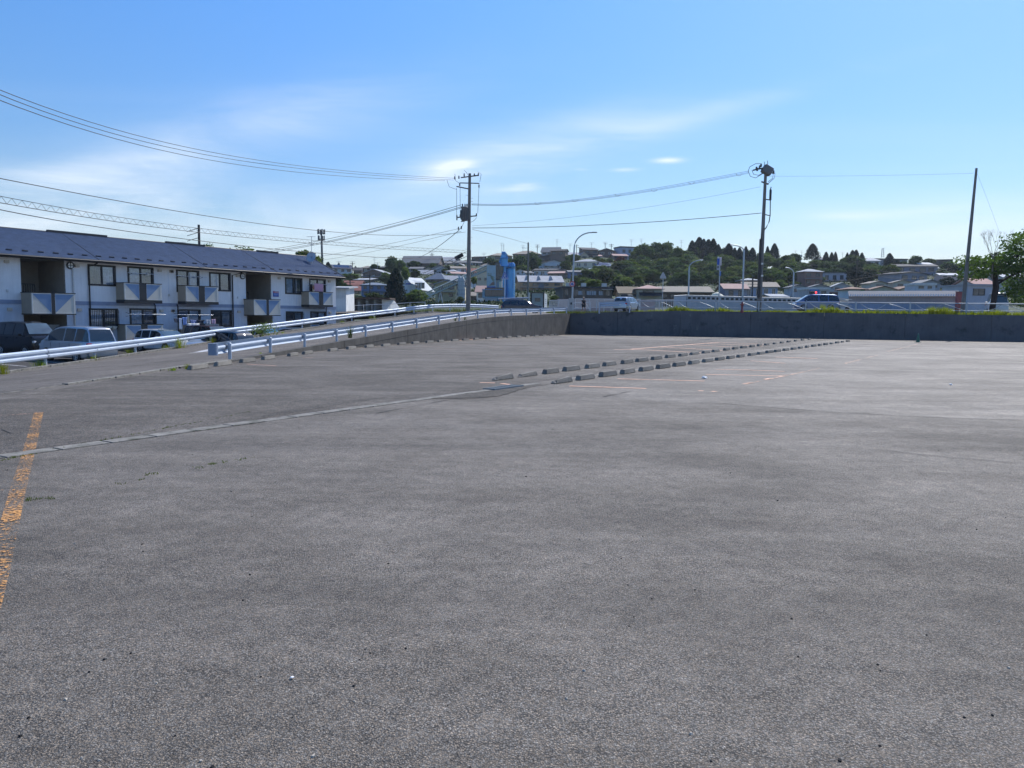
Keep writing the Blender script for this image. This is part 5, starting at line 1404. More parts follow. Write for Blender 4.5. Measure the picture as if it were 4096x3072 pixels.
limb((0, o_ + .62), (-.02, o_ + .40), .065); limb((-.02, o_ + .42), (.15, o_ + .14)); limb((-.02, o_ + .42), (-.17, o_ + .14)); limb((0, o_ + .6), (-.16, o_ + .42), .025); limb((0, o_ + .6), (.13, o_ + .45), .025)
w.prism([(.0 + .055 * math.cos(2 * math.pi * k / 10), o_ + .7 + .055 * math.sin(2 * math.pi * k / 10)) for k in range(10)], .005, 'y', -.095)
w.prism([(-.32, o_ + .2), (-.2, o_ + .2), (-.2, o_ + .235), (-.32, o_ + .235)], .005, 'y', -.095).prism([(.2, o_ + .2), (.34, o_ + .2), (.34, o_ + .235), (.2, o_ + .235)], .005, 'y', -.095)
w.prism([(-.4, o_ + .07), (.4, o_ + .07), (.4, o_ + .1), (-.4, o_ + .1)], .005, 'y', -.095)
w.build('walking_figure', M_plw, r)
# pale triangular sign seen from behind
b = at(2649, 1243, 97); r = thing('warning_sign', 'pale triangular sign seen from behind on a slim grey post above the brown roof', 'road sign', b)
z1_ = at(2649, 1114, 97).z - b.z; tpt = at(2650, 1088, 97).z - b.z
MB().tube([(0, 0, -.3), (0, 0, tpt - .1)], .045, 8).build('sign_post', M_lamp_pole, r)
MB().prism([(-.4, z1_), (.4, z1_), (.38, z1_ + .2), (.05, tpt), (-.05, tpt), (-.38, z1_ + .2)], .02, 'y', .05).build('sign_plate', pbr('sign_back', (.5, .51, .5), .6), r)
# narrow two-sided shop sign on a pole
b = at(2875, 1243, 96); r = thing('pole_sign', 'narrow blue and white double sign board on a slim pole left of the utility pole', 'sign', b)
def q(u, v, dy=0): return at(u, v, 96 + dy) - b
MB().tube([Vector((0, 0, -.3)), Vector((q(2878, 1105).x, 0, q(2878, 1105).z)), Vector((q(2879, 1030).x, 0, q(2879, 1030).z))], .07, 8).build('pole', M_lamp_pole, r)
def board(u0, u1, v0, v1, yo, mt, nm):
    a = q(u0, v0, yo); c = q(u1, v1, yo); MB().bx(a.x, c.x, a.y, a.y + .12, c.z, a.z).build(nm, mt, r, bevel=.03)
board(2869.5, 2878, 1033, 1059, -.2, M_signblue, 'blue_board'); board(2870.5, 2877.5, 1027, 1033, -.2, pbr('sign_white', (.72, .72, .74), .4), 'round_top'); board(2868, 2877.5, 1059, 1080, -.2, pbr('sign_pale', (.40, .43, .5), .5), 'lower_board')
board(2870.5, 2874.5, 1064, 1073, -.36, M_dark, 'dark_symbol'); board(2879, 2886, 1029, 1062, -.1, pbr('sign_pink_white', (.66, .58, .6), .5), 'white_board'); board(2879, 2884, 1085, 1104, -.15, pbr('sign_mid_blue', (.1, .22, .5), .5), 'banner')
# red hydrant behind the wall top
b = at(2968, 1243, 77.2); r = thing('fire_hydrant', 'red fire hydrant in the grass on top of the dark wall', 'fire hydrant', b)
M_hyd = pbr('hydrant_red', (.22, .03, .03), .5, var=.2, scale=6)
MB().lathe([(.16, -.2), (.16, .06), (.1, .09), (.1, .5), (.13, .53), (.13, .6), (.1, .64), (.1, .78), (.05, .86), (.03, .92)], 14).build('barrel', M_hyd, r)
MB().tube([(-.2, 0, .62), (.2, 0, .62)], .06, 8).build('outlet', M_hyd, r); MB().tube([(0, -.16, .62), (0, 0, .62)], .07, 8).build('outlet', M_hyd, r)

# ------------------------------------------------------------------ wires
def wire(label, pts, r=.02, cat='overhead cable', n=26, name='overhead_cable', group=None, extra=None):
    r *= .8
    """pts: (u, v, distance); a smooth curve through three or more hanging points"""
    P = [at(*p) for p in pts]
    L = [0]
    for a, b in zip(P, P[1:]): L.append(L[-1] + (b - a).length)
    out = []
    m = len(P)
    # Lagrange through the points on arc length gives the hanging curve
    for i in range(n + 1):
        s = L[-1] * i / n; acc_ = Vector((0, 0, 0))
        for j in range(m):
            w = 1.0
            for k in range(m):
                if k != j: w *= (s - L[k]) / (L[j] - L[k])
            acc_ += P[j] * w
        out.append(acc_)
    if extra == 'spiral':
        t = thing(name, label, cat, out[0], group=group); oo = [p - out[0] for p in out]
        MB().tube(oo, r, 5).build('messenger_wire', M_wire, t); MB().tube([p + Vector((0, 0, .28)) for p in oo], r * .8, 5).build('carrier_wire', M_wire, t)
        zz = []; K = 150
        for i in range(K + 1):
            f = i / K * (len(oo) - 1); j = min(int(f), len(oo) - 2); zz.append(oo[j].lerp(oo[j + 1], f - j) + Vector((0, 0, .28 if i % 2 else 0)))
        MB().tube(zz, r * .6, 4).build('lashing', M_wire, t); return t
    o = MB().tube([p - out[0] for p in out], r, 5).build(name, M_wire); o.location = out[0]
    tag(o, label, cat, group); return o
HV = 'three high cables from the upper left to the transformer pole'
wire('topmost of the three high cables from the upper left edge to the transformer pole', [(-60, 336, 30), (806, 601, 52), (1818, 713, PY)], .022, group=HV)
wire('middle one of the three high cables from the upper left edge to the transformer pole', [(-60, 354, 29), (806, 616, 52), (1815, 720, PY)], .022, group=HV)
wire('lowest of the three high cables from the upper left edge to the transformer pole', [(-60, 378, 28), (806, 634, 50), (1780, 723, PY)], .022, group=HV)
wire('single cable below the three high ones, crossing the sky at mid height on the left', [(-60, 702, 32), (796, 859, 52), (1300, 925, 66), (1862, 928, PY)], .026)
wire('lashed communications cable with a zigzag wrap crossing above the flats', [(-60, 800, 32), (796, 930, 52), (1862, 1012, PY)], .022, extra='spiral')
wire('lowest long cable crossing just above the roof of the flats', [(-60, 826, 31), (796, 963, 52), (1400, 1022, 68), (1862, 1032, PY)], .026)
G3 = 'cables running down from the transformer pole behind the flats'
for k, (a, m_, c, lab) in enumerate([((1845, 819), (1450, 925), (1030, 1006), 'top'), ((1848, 826), (1450, 934), (1060, 1008), 'middle'), ((1848, 831), (1450, 938), (1085, 1010), 'bottom')]):
    wire(lab + ' one of the three cables sloping from the transformer down behind the flats', [(a[0], a[1], PY), (m_[0], m_[1], 100), (c[0], c[1], 118)], .035, group=G3)
for k, (a, c, lab) in enumerate([((1845, 912), (1180, 1040), 'upper'), ((1845, 925), (1290, 1040), 'lower')]):
    wire(lab + ' of the two faint cables sloping left from the transformer pole insulators', [(a[0], a[1], PY), ((a[0] + c[0]) / 2, (a[1] + c[1]) / 2 + 8, 100), (c[0], c[1], 120)], .022)
wire('service drop falling steeply left from the transformer pole towards the barn roof', [(1835, 922, PY), (1755, 985, 110), (1675, 1030, 150)], .045)
wire('cable from the transformer pole down past the splice case to the left', [(1866, 1006, PY), (1780, 1052, 92), (1690, 1090, 110)], .03)
wire('lower cable from the transformer pole down to the left below the splice case', [(1868, 1024, PY), (1780, 1066, 92), (1680, 1102, 110)], .03)
G4 = 'three cables from the transformer pole to the pole behind the wall'
for dv, lab in ((0, 'uppermost'), (5, 'middle'), (9, 'lowest')):
    wire(lab + ' of the bundled cables between the two tall utility poles', [(1888, 815 + dv * .6, PY), (2250, 804 + dv * .7, 84), (2603, 756 + dv, 82), (2995, 684 + dv, P2Y)], .02, group=G4)
for u, v in [(2140, 812), (2290, 800), (2460, 778), (2605, 760), (2755, 730), (2945, 697)]:
    a = at(u, v - 4, 83); MB().tube([(0, 0, 0), (.05, 0, -.2), (.3, 0, -.28), (.55, 0, -.2), (.6, 0, 0)], .016, 4).build('cable_spacer', M_wire).location = a
for k, o in enumerate([o for o in bpy.data.objects if o.name.startswith('cable_spacer')]): tag(o, ordw(k + 1) + ' looped spacer from the left on the bundled cables between the two utility poles', 'cable spacer', 'spacers on the bundled cables')
wire('thin faint cable between the two tall utility poles, above the thick black one', [(1890, 903, PY), (2603, 826, 82), (3042, 747, P2Y)], .014)
wire('thick black cable between the two tall utility poles at lamp height', [(1888, 912, PY), (2450, 897, 84), (3046, 852, P2Y)], .04)
wire('thin cable from the pole behind the wall to the leaning pole', [(3075, 705, P2Y), (3500, 702, 78), (3893, 693, 78)], .014)
wire('stay wire falling right from the top of the leaning pole', [(3906, 688, 78), (3950, 800, 77), (3996, 925, 76)], .01)
wire('thin cable from the transformer pole to the thin grey pole', [(1890, 918, PY), (2000, 944, 110), (2112, 975, 140)], .03)
# ------------------------------------------------------------------ houses of the town and the hillside
def wallm(c): return pbr('house_wall_%02x%02x%02x' % tuple(int(q * 255) for q in c), tuple(min(.75, q * 1.45) for q in c), .85, var=.1, scale=.5, streak=.12)
def roofm(c): return pbr('house_roof_%02x%02x%02x' % tuple(int(q * 255) for q in c), tuple(q * .8 for q in c), .85, var=.14, scale=.8, bump=.2, bscale=6)
M_wf = pbr('window_frame_dark', (.05, .055, .06), .5); M_wfw = pbr('window_frame_white', (.6, .6, .58), .5)
M_hglass = pbr('house_window_glass', (.05, .065, .085), .12, 0, .5, .7, spec=.8)
M_solar = pbr('solar_panel', (.02, .03, .07), .15, spec=.9)
def unit_win(white):
    m = MB(); t = .07
    m.bx(-.5, .5, -.06, 0, .5 - t, .5).bx(-.5, .5, -.06, 0, -.5, -.5 + t).bx(-.5, -.5 + t, -.06, 0, -.5, .5).bx(.5 - t, .5, -.06, 0, -.5, .5).bx(-.03, .03, -.05, 0, -.5, .5)
    o = m.build('window', M_wfw if white else M_wf); me = o.data; bpy.data.objects.remove(o); return me
W_D, W_W = unit_win(0), unit_win(1)
pm = MB().add([(-.47, -.02, -.47), (.47, -.02, -.47), (.47, -.02, .47), (-.47, -.02, .47)], [(0, 1, 2, 3)]).build('pane', M_hglass, fix=False); PANE = pm.data; bpy.data.objects.remove(pm)
def put_win(parent, x, y, z, w, h, white=False, rot=0.0):
    o = bpy.data.objects.new('window', W_W if white else W_D); COL.objects.link(o); o.parent = parent; o.location = (x, y, z); o.scale = (w, 1, h); o.rotation_euler = (0, 0, rot)
    p = bpy.data.objects.new('pane', PANE); COL.objects.link(p); p.parent = o
def house(tf, x0, x1, yr, ye, yb, kind, wall, roof, label, wins=(2, 1), white=False, dep=None, y=None, rot=None, D=None, cat='house', ridge=None, extra=None, wh=None, name='house', over=.45, storeys=None):
    """a house from the picture box of its front: x0..x1, roof top yr, eave ye, foot yb (crop coordinates of tf)"""
    (u0, vr), (u1, vb) = tf(x0, yr), tf(x1, yb); ve = tf(x0, ye)[1]; uc = (u0 + u1) / 2
    Y = min(y if y is not None else 999, depth_of(vb) + (2 if vb > vcap(uc) else 0), depth_of(vcap(uc)) + 14)
    b = at(uc, vb, Y); Wd = at(u1, vb, Y).x - at(u0, vb, Y).x
    He = at(uc, ve, Y).z - b.z; Hr = at(uc, vr, Y).z - at(uc, ve, Y).z
    Dp = D or max(4.5, min(9, Wd * .75)); ang = rot if rot is not None else rnd.choice((-1, 1)) * rnd.uniform(.08, .42) * (1 if Wd < 16 and Y > 195 else .25)
    r = thing(name, label, cat, b, ang); h2 = Wd / 2
    dn = 4.0                                              # foundation down the slope
    wm, rm = wallm(wall), roofm(roof)
    T = MB()
    if kind == 'side':
        Rr = Hr * 1.0; yr_ = Dp / 2
        MB().bx(-h2, h2, 0, Dp, -dn, He).add([(-h2, 0, He), (-h2, Dp, He), (-h2, yr_, He + Rr)], [(0, 1, 2)]).add([(h2, 0, He), (h2, Dp, He), (h2, yr_, He + Rr)], [(0, 1, 2)]).build('wall', wm, r, fix=False)
        o = over; k = Rr / yr_
        for s, nm in ((0, 'roof'), (1, 'rear_roof')):
            P = [(-h2 - o, -o, He - o * k), (h2 + o, -o, He - o * k), (h2 + o, yr_, He + Rr), (-h2 - o, yr_, He + Rr)]
            if s: P = [(x, Dp - y_, z) for x, y_, z in P]
            Q = [(x, y_, z + .16) for x, y_, z in P]
            MB().add(P + Q, [(0, 1, 2, 3), (4, 5, 6, 7), (0, 1, 5, 4), (1, 2, 6, 5), (3, 0, 4, 7), (2, 3, 7, 6)]).build(nm, rm, r)
    elif kind == 'gable':
        MB().bx(-h2, h2, 0, Dp, -dn, He).add([(-h2, 0, He), (h2, 0, He), (0, 0, He + Hr)], [(0, 1, 2)]).build('wall', wm, r, fix=False)
        o = over; k = Hr / h2
        for s in (-1, 1):
            P = [(s * (h2 + o), -o, He - o * k), (0, -o, He + Hr), (0, Dp + o, He + Hr), (s * (h2 + o), Dp + o, He - o * k)]
            Q = [(x, y_, z + .18) for x, y_, z in P]
            MB().add(P + Q, [(0, 1, 2, 3), (4, 5, 6, 7), (0, 1, 5, 4), (1, 2, 6, 5), (3, 0, 4, 7), (2, 3, 7, 6)]).build('roof', rm, r)
    elif kind == 'hip':
        MB().bx(-h2, h2, 0, Dp, -dn, He).build('wall', wm, r)
        o = over; rr = max(.05, h2 - Dp / 2)
        P = [(-h2 - o, -o, He), (h2 + o, -o, He), (h2 + o, Dp + o, He), (-h2 - o, Dp + o, He), (-rr, Dp / 2, He + Hr), (rr, Dp / 2, He + Hr)]
        P2_ = [(x, y_, z - .12) for x, y_, z in P[:4]]
        MB().add(P + P2_, [(0, 1, 5, 4), (2, 3, 4, 5), (1, 2, 5), (3, 0, 4), (0, 1, 7, 6), (1, 2, 8, 7), (2, 3, 9, 8), (3, 0, 6, 9), (6, 7, 8, 9)]).build('roof', rm, r)
    elif kind == 'flat':
        MB().bx(-h2, h2, 0, Dp, -dn, He).build('wall', wm, r)
        MB().bx(-h2 - .2, h2 + .2, -.25, Dp + .2, He, He + max(.15, Hr)).build('roof', rm, r)
    elif kind == 'shed':
        MB().add([(-h2, 0, -dn), (h2, 0, -dn), (h2, Dp, -dn), (-h2, Dp, -dn), (-h2, 0, He), (h2, 0, He), (h2, Dp, He + Hr), (-h2, Dp, He + Hr)], [(0, 1, 5, 4), (1, 2, 6, 5), (2, 3, 7, 6), (3, 0, 4, 7)]).build('wall', wm, r)
        o = over; k = Hr / Dp
        P = [(-h2 - o, -o, He - o * k), (h2 + o, -o, He - o * k), (h2 + o, Dp + o, He + Hr + o * k), (-h2 - o, Dp + o, He + Hr + o * k)]; Q = [(x, y_, z + .15) for x, y_, z in P]
        MB().add(P + Q, [(0, 1, 2, 3), (4, 5, 6, 7), (0, 1, 5, 4), (1, 2, 6, 5), (3, 0, 4, 7), (2, 3, 7, 6)]).build('roof', rm, r)
    nc, nr = wins
    for j in range(nr):
        zc_ = He * (j + .55) / nr if nr > 1 else He * .58
        hh = wh or min(1.5, He / nr * .48)
        for i in range(nc):
            x = -h2 + Wd * (i + .5) / nc + rnd.uniform(-.12, .12) * Wd / nc
            put_win(r, x, -.005, zc_, min(2.2, Wd / nc * rnd.uniform(.42, .6)), hh, white)
        if nr == 2 and j == 0:
            MB().bx(-h2 * .98, h2 * .98, -.75, -.01, He * .47, He * .47 + .12).build('lower_eave', rm, r)
    if extra == 'solar':
        n = 5; k = Hr / (Dp / 2)
        for i in range(n):
            xa = -h2 * .8 + 1.6 * h2 * i / n; xb = xa + 1.6 * h2 / n - .08
            MB().add([(xa, Dp * .06, He + Dp * .06 * k + .24), (xb, Dp * .06, He + Dp * .06 * k + .24), (xb, Dp * .42, He + Dp * .42 * k + .24), (xa, Dp * .42, He + Dp * .42 * k + .24)], [(0, 1, 2, 3)]).build('solar_panel', M_solar, r, fix=False)
    if extra == 'balcony':
        MB().bx(-h2 * .9, h2 * .2, -1.0, -.02, He * .5, He * .5 + .12).bx(-h2 * .9, h2 * .2, -1.0, -.95, He * .5, He * .5 + 1.0).build('balcony', wm, r)
    return r, Wd, Dp, He, Hr
# colours
cream = (.52, .47, .36); grey = (.30, .31, .33); lgrey = (.42, .44, .47); brown = (.14, .11, .09); dbrown = (.085, .07, .06); white = (.68, .68, .68); blue = (.10, .15, .26); beige = (.42, .36, .27); pink = (.42, .27, .24)
olive = (.28, .25, .16); purp = (.20, .19, .23); orange = (.36, .22, .13); green = (.36, .40, .34)
rgrey = (.20, .21, .22); rdark = (.06, .065, .075); rblue = (.16, .21, .28); rred = (.34, .13, .10); rpink = (.50, .33, .29); rbeige = (.32, .28, .23); rwhite = (.72, .73, .74); rlight = (.42, .45, .48); rsilver = (.40, .42, .46)
H = house
H(Z3, 95, 330, 612, 655, 722, 'side', lgrey, (.08, .10, .15), 'grey and white hillside house with dark blue solar roof, farthest left above the flats', (3, 1), extra='solar')
H(Z3, 350, 450, 645, 680, 715, 'side', dbrown, rdark, 'small dark house right beside the solar-roofed house at the far left', (1, 1))
H(Z3, 432, 565, 620, 650, 692, 'hip', beige, rbeige, 'beige hip-roofed house on the left skyline behind a round bush', (2, 1))
H(Z3, 600, 770, 625, 648, 690, 'hip', dbrown, rdark, 'dark hip-roofed house on the left skyline beside the tall conifer', (2, 1))
H(Z3, 455, 740, 668, 715, 800, 'gable', brown, rlight, 'dark brown gabled house with pale grey roof in the left hillside group', (3, 2), rot=-.25)
H(Z3, 350, 560, 775, 798, 840, 'shed', dbrown, rlight, 'low dark lean-to with a pale thin roof below the brown gabled house', (2, 1))
H(Z3, 215, 440, 808, 856, 905, 'side', cream, rred, 'cream house with a dull red roof, left of the two-storey blue house', (2, 1))
H(Z3, 322, 462, 868, 925, 985, 'side', cream, rred, 'small cream annexe with red tiled roof touching the two-storey blue house', (1, 1))
H(Z3, 455, 775, 826, 860, 1012, 'hip', blue, rblue, 'two-storey blue house with grey-blue hip roof left of the tall dark tree', (4, 2))
H(Z3, 930, 1400, 498, 590, 668, 'side', brown, rgrey, 'big dark barn-like building with long grey roof on the left skyline', (3, 1), rot=-.15)
H(Z3, 1035, 1195, 638, 660, 700, 'side', grey, rgrey, 'small grey house directly below the big barn-like roof', (2, 1))
H(Z3, 1335, 1600, 513, 560, 600, 'side', grey, rlight, 'grey house with pale roof on the skyline left of the transformer pole', (3, 1))
H(Z3, 1395, 1560, 568, 592, 640, 'side', grey, rgrey, 'narrow grey house under the skyline house left of the transformer pole', (2, 1))
H(Z3, 1310, 1500, 610, 660, 724, 'gable', grey, rgrey, 'grey gabled house below the long-roofed barn, right part', (2, 1))
H(Z3, 1125, 1320, 676, 725, 775, 'side', dbrown, rsilver, 'dark house with pale grey metal roof left of the blue-roofed pair', (2, 1), rot=.1)
H(Z3, 1225, 1480, 710, 790, 840, 'hip', dbrown, rblue, 'dark house under a broad grey-blue hip roof above the olive building', (3, 1))
H(Z3, 1425, 1640, 745, 800, 835, 'side', blue, rsilver, 'low blue house with silvery roof just left of the transformer pole', (3, 1))
H(Z3, 1290, 1360, 843, 860, 950, 'flat', beige, rpink, 'narrow beige house between the white A-frame house and the olive building', (1, 1))
H(Z3, 1358, 1600, 808, 850, 1035, 'gable', olive, rsilver, 'olive-yellow two-storey gabled building crossed by the conveyor', (2, 2), D=9)
H(Z3, 1605, 1722, 840, 866, 1085, 'flat', cream, rgrey, 'tall cream three-storey flats just left of the transformer pole', (2, 3))
H(Z3, 1555, 1738, 632, 655, 720, 'side', lgrey, rbeige, 'pale two-storey house with thin beige roof left of the transformer pole', (2, 1), white=True)
H(Z3, 1560, 1745, 700, 722, 795, 'side', white, rpink, 'white-walled house with pink-edged roof touching the transformer pole', (2, 1))
H(Z3, 1575, 1745, 560, 585, 640, 'side', grey, rgrey, 'grey house high on the slope touching the transformer pole', (2, 1))
H(Z3, 1795, 1945, 503, 518, 580, 'shed', brown, rdark, 'dark box-like house on the skyline right of the transformer pole', (2, 1))
H(Z3, 1800, 1945, 572, 588, 645, 'side', grey, rgrey, 'grey house directly below the dark box-like skyline house', (3, 1))
H(Z3, 1752, 1862, 655, 700, 745, 'side', grey, rred, 'grey house with red roof edge right of the transformer pole', (1, 1))
H(Z3, 1862, 2090, 618, 680, 935, 'gable', beige, rgrey, 'large beige barn with dark-edged gable behind the white silo building', (3, 1), wh=.7, D=12)
H(Z3, 1862, 2000, 872, 940, 1055, 'side', white, rpink, 'white house with pale pink roof left of the white silo building', (1, 1), y=236)
H(Z3, 1795, 1870, 950, 992, 1030, 'side', dbrown, rbeige, 'low brown shed with tan roof right of the transformer pole', (1, 1), y=225)
H(Z4, 200, 465, 462, 500, 565, 'hip', olive, rbeige, 'olive hip-roofed house on the skyline behind the top of the blue tower', (2, 1))
H(Z4, 465, 800, 430, 480, 520, 'hip', brown, rbeige, 'long hip-roofed house on the skyline between blue tower and trees', (4, 1))
H(Z4, 812, 1030, 392, 452, 500, 'side', grey, rgrey, 'grey skyline house with steep slab roof left of the tall street lamp', (3, 1))
H(Z4, 925, 1110, 418, 440, 505, 'side', brown, rdark, 'brown house with dark low roof leaning on the grey skyline house', (2, 1), y=338)
H(Z4, 785, 1065, 488, 516, 572, 'gable', dbrown, rgrey, 'dark gabled house in the second tier left of the street lamp', (3, 1))
H(Z4, 832, 1112, 553, 592, 672, 'gable', lgrey, rdark, 'white gabled house with balcony in the third tier left of the street lamp', (4, 1), extra='balcony', white=True)
H(Z4, 722, 1105, 655, 680, 752, 'side', lgrey, rdark, 'long white house with white window frames in the fourth tier', (5, 1), white=True)
H(Z4, 892, 1170, 692, 716, 790, 'side', brown, rpink, 'brown house with thin pinkish roof above the orange apartment block', (3, 1))
H(Z4, 1118, 1300, 458, 490, 550, 'side', brown, rsilver, 'brown house with long silver roof behind the street lamp', (3, 1))
H(Z4, 1290, 1400, 460, 500, 550, 'gable', beige, rgrey, 'small beige gabled house joined to the silver-roofed house right of the lamp', (1, 1))
H(Z4, 1215, 1500, 535, 572, 665, 'hip', cream, rlight, 'cream two-storey house with pale hip roof and three large windows', (3, 1), white=True)
H(Z4, 1150, 1385, 680, 702, 800, 'side', blue, rgrey, 'dull blue house under the cream two-storey house right of the lamp', (3, 1))
H(Z4, 1480, 1680, 585, 625, 670, 'side', (.45, .36, .16), (.1, .16, .26), 'yellow-walled house with blue-grey panelled roof in front of the wooded slope', (2, 1), extra='solar')
H(Z4, 1322, 1520, 393, 428, 540, 'shed', brown, rdark, 'dark tall house with sloping roof on the skyline right of the lamp', (2, 2))
H(Z4, 1510, 1720, 412, 446, 505, 'gable', dbrown, rgrey, 'dark gabled skyline house with two bright windows right of the lamp', (2, 1), white=True)
H(Z4, 1450, 1560, 488, 505, 540, 'side', grey, rpink, 'low grey annexe with pinkish roof under the dark gabled skyline house', (1, 1))
H(Z4, 1700, 1880, 478, 502, 545, 'side', brown, rpink, 'brown house with pinkish roof below the pale flat-roofed building', (2, 1))
H(Z4, 1775, 2030, 388, 402, 505, 'flat', (.24, .29, .37), rdark, 'blue-grey flat-roofed building on the skyline beside the wood', (3, 1))
ob = H(Z4, 545, 1080, 742, 822, 955, 'side', orange, rsilver, 'orange-brown two-storey apartment block with silver roof and three gablets', (4, 2), D=9, rot=.1, cat='apartment building', name='apartment_block', y=217)
r, Wd, Dp, He, Hr = ob
for i in range(3):
    x = -Wd * .32 + Wd * .28 * i
    MB().add([(x - .8, Dp * .12, He + .1), (x + .8, Dp * .12, He + .1), (x, Dp * .12, He + Hr * .95), (x - .8, Dp * .5, He + Hr), (x + .8, Dp * .5, He + Hr), (x, Dp * .5, He + Hr * 1.02)], [(0, 1, 2), (0, 2, 5, 3), (1, 4, 5, 2)]).build('gablet', roofm(rsilver), r)
MB().bx(-.8, .8, -.03, .0, He * .3, He * .9).build('stair_opening', M_curt_d, r)
lb = H(Z4, 1078, 1690, 880, 898, 1030, 'flat', dbrown, rdark, 'long low dark brown shop with shuttered windows behind the white fence', (6, 1), y=150, D=10, white=False, wh=1.4, cat='shop', name='shop')
r, Wd, Dp, He, Hr = lb
for i, x in enumerate((-.2, -.02, .08, .22)): MB().bx(x * Wd, x * Wd + Wd * .09, -.05, -.0, He * .36, He * .72).build('shutter', pbr('shutter_grey', (.3, .34, .4), .6), r)
for i, x in enumerate((-.43, -.12, .3)): MB().bx(x * Wd, x * Wd + .9, .3, .9, He + Hr, He + Hr + .7).build('roof_unit', pbr('roof_unit_white', (.55, .55, .53), .6), r)
MB().bx(.28 * Wd, .5 * Wd, -.9, .2, He * .86, He * .9).build('awning', pbr('roof_unit_white', (.55, .55, .53), .6), r)
H(Z4, 1778, 2015, 884, 958, 1030, 'side', beige, (.24, .19, .13), 'low building with a tan-brown roof behind the silver wagon', (2, 1), y=150)
sh = H(Z5, 160, 452, 853, 905, 1040, 'hip', (.28, .27, .23), rpink, 'grey-beige house with pinkish hip roof and one small window above the hoarding', (1, 1), wh=1.1, y=148)
MB().add([(-sh[1] * .48, -.05, 1.4), (sh[1] * .48, -.05, 1.4), (sh[1] * .48, -1.4, .7), (-sh[1] * .48, -1.4, .7)], [(0, 1, 2, 3)]).build('dark_awning', M_trim, sh[0], fix=False)
H(Z5, 455, 1060, 872, 950, 1060, 'side', dbrown, (.26, .23, .19), 'long shed with weathered tan roof and dark red-brown wall behind the hoarding', (7, 1), y=152, D=12, wh=.8, name='long_shed', cat='shed')
H(Z5, 1222, 1500, 848, 905, 1040, 'side', (.20, .21, .26), rpink, 'grey-blue house with pale metal roof left of the pole behind the wall', (2, 1), y=155)
H(Z5, 1428, 1640, 770, 800, 880, 'hip', brown, rlight, 'upper storey with small hip roof rising behind the pale metal roof', (3, 1), y=172)
H(Z5, 1480, 1870, 826, 882, 1040, 'side', (.24, .29, .40), rbeige, 'blue-grey panelled house behind the utility pole, pale window blocks', (4, 1), y=165, white=True, wh=1.6)
H(Z5, 1800, 1985, 978, 1008, 1050, 'side', dbrown, rlight, 'small shed with pale roof right of the utility pole behind the railing', (1, 1), y=125)
H(Z5, 2030, 2150, 850, 868, 945, 'flat', grey, rgrey, 'small grey flat-roofed building beside the short street lamp', (1, 1), y=200)
ct = at(*Z5(1135, 1012), 120)
tp = thing('tarpaulin', 'cream tarpaulin heap behind the right end of the white hoarding', 'tarpaulin', ct)
bmq = bmesh.new(); bmesh.ops.create_icosphere(bmq, subdivisions=3, radius=1)
for q in bmq.verts: q.co = Vector((q.co.x * 1.1 * (1 - .2 * q.co.z), q.co.y * .8, max(-.4, q.co.z) * .8 * (1 - .35 * max(0, q.co.x)))) + Vector((rnd.uniform(-.04, .04),) * 3)
meq = bpy.data.meshes.new('sheet'); bmq.to_mesh(meq); bmq.free(); meq.materials.append(pbr('cream_sheet', (.62, .6, .48), .7)); oq = bpy.data.objects.new('sheet', meq); COL.objects.link(oq); oq.parent = tp
# right-hand part
H(Z6, 348, 590, 658, 695, 870, 'hip', (.20, .12, .10), rlight, 'brown two-storey house with pale hip roof below the lone tall conifer', (2, 2))
H(Z6, 602, 955, 706, 716, 838, 'flat', (.30, .31, .36), rgrey, 'wide grey flat-roofed building right of the brown two-storey house', (4, 1))
H(Z6, 185, 380, 862, 890, 975, 'gable', (.30, .32, .36), rgrey, 'small grey round-shouldered shed behind the short street lamp', (2, 1), y=190)
H(Z6, 440, 660, 855, 888, 950, 'gable', (.24, .25, .27), rgrey, 'grey gabled shed behind the white filling-station canopy', (1, 1), y=200)
cn = H(Z6, 388, 660, 890, 915, 1020, 'flat', (.28, .29, .31), rwhite, 'low canopy with white edge and a blue pillar behind the blue minivan', (2, 1), y=140, D=5, cat='canopy', name='canopy')
MB().bx(-cn[1] / 2 + .5, -cn[1] / 2 + 2.2, -.3, -.01, 0, cn[3]).build('blue_pillar', pbr('pillar_blue', (.02, .16, .42), .5), cn[0])
H(Z6, 715, 912, 838, 880, 945, 'gable', (.28, .30, .34), rlight, 'grey gabled house in front of the wide grey flat-roofed building', (2, 1), y=205)
H(Z6, 660, 905, 925, 945, 1010, 'flat', (.16, .13, .12), rlight, 'low dark row of sheds right of the white canopy', (4, 1), y=150)
g_ = H(Z6, 912, 1090, 875, 908, 1115, 'hip', (.32, .40, .47), (.24, .14, .10), 'pale blue-white building with brown roof and a dark green emblem', (1, 1), y=118, white=True, wh=.3)
MB().prism([(.3, 1.7), (1.1, 1.75), (1.0, 2.2), (1.3, 2.6), (.7, 2.55), (.35, 2.3)], .03, 'y', -.04).build('green_emblem', pbr('emblem_green', (.02, .2, .12), .5), g_[0])
H(Z6, 1168, 1380, 815, 842, 900, 'gable', (.34, .33, .29), rbeige, 'left one of two beige gabled sheds on the right-hand slope', (1, 1), y=210)
H(Z6, 1458, 1672, 803, 832, 900, 'gable', (.34, .33, .29), rbeige, 'right one of two beige gabled sheds on the right-hand slope', (1, 1), y=210)
H(Z6, 1165, 1500, 880, 925, 975, 'gable', (.26, .28, .24), (.24, .15, .11), 'left green-grey house with brown arched roof behind the tiled wall', (2, 1), y=165)
H(Z6, 1505, 1790, 880, 925, 975, 'gable', (.26, .28, .24), (.24, .15, .11), 'right green-grey house with brown arched roof behind the tiled wall', (2, 1), y=165)
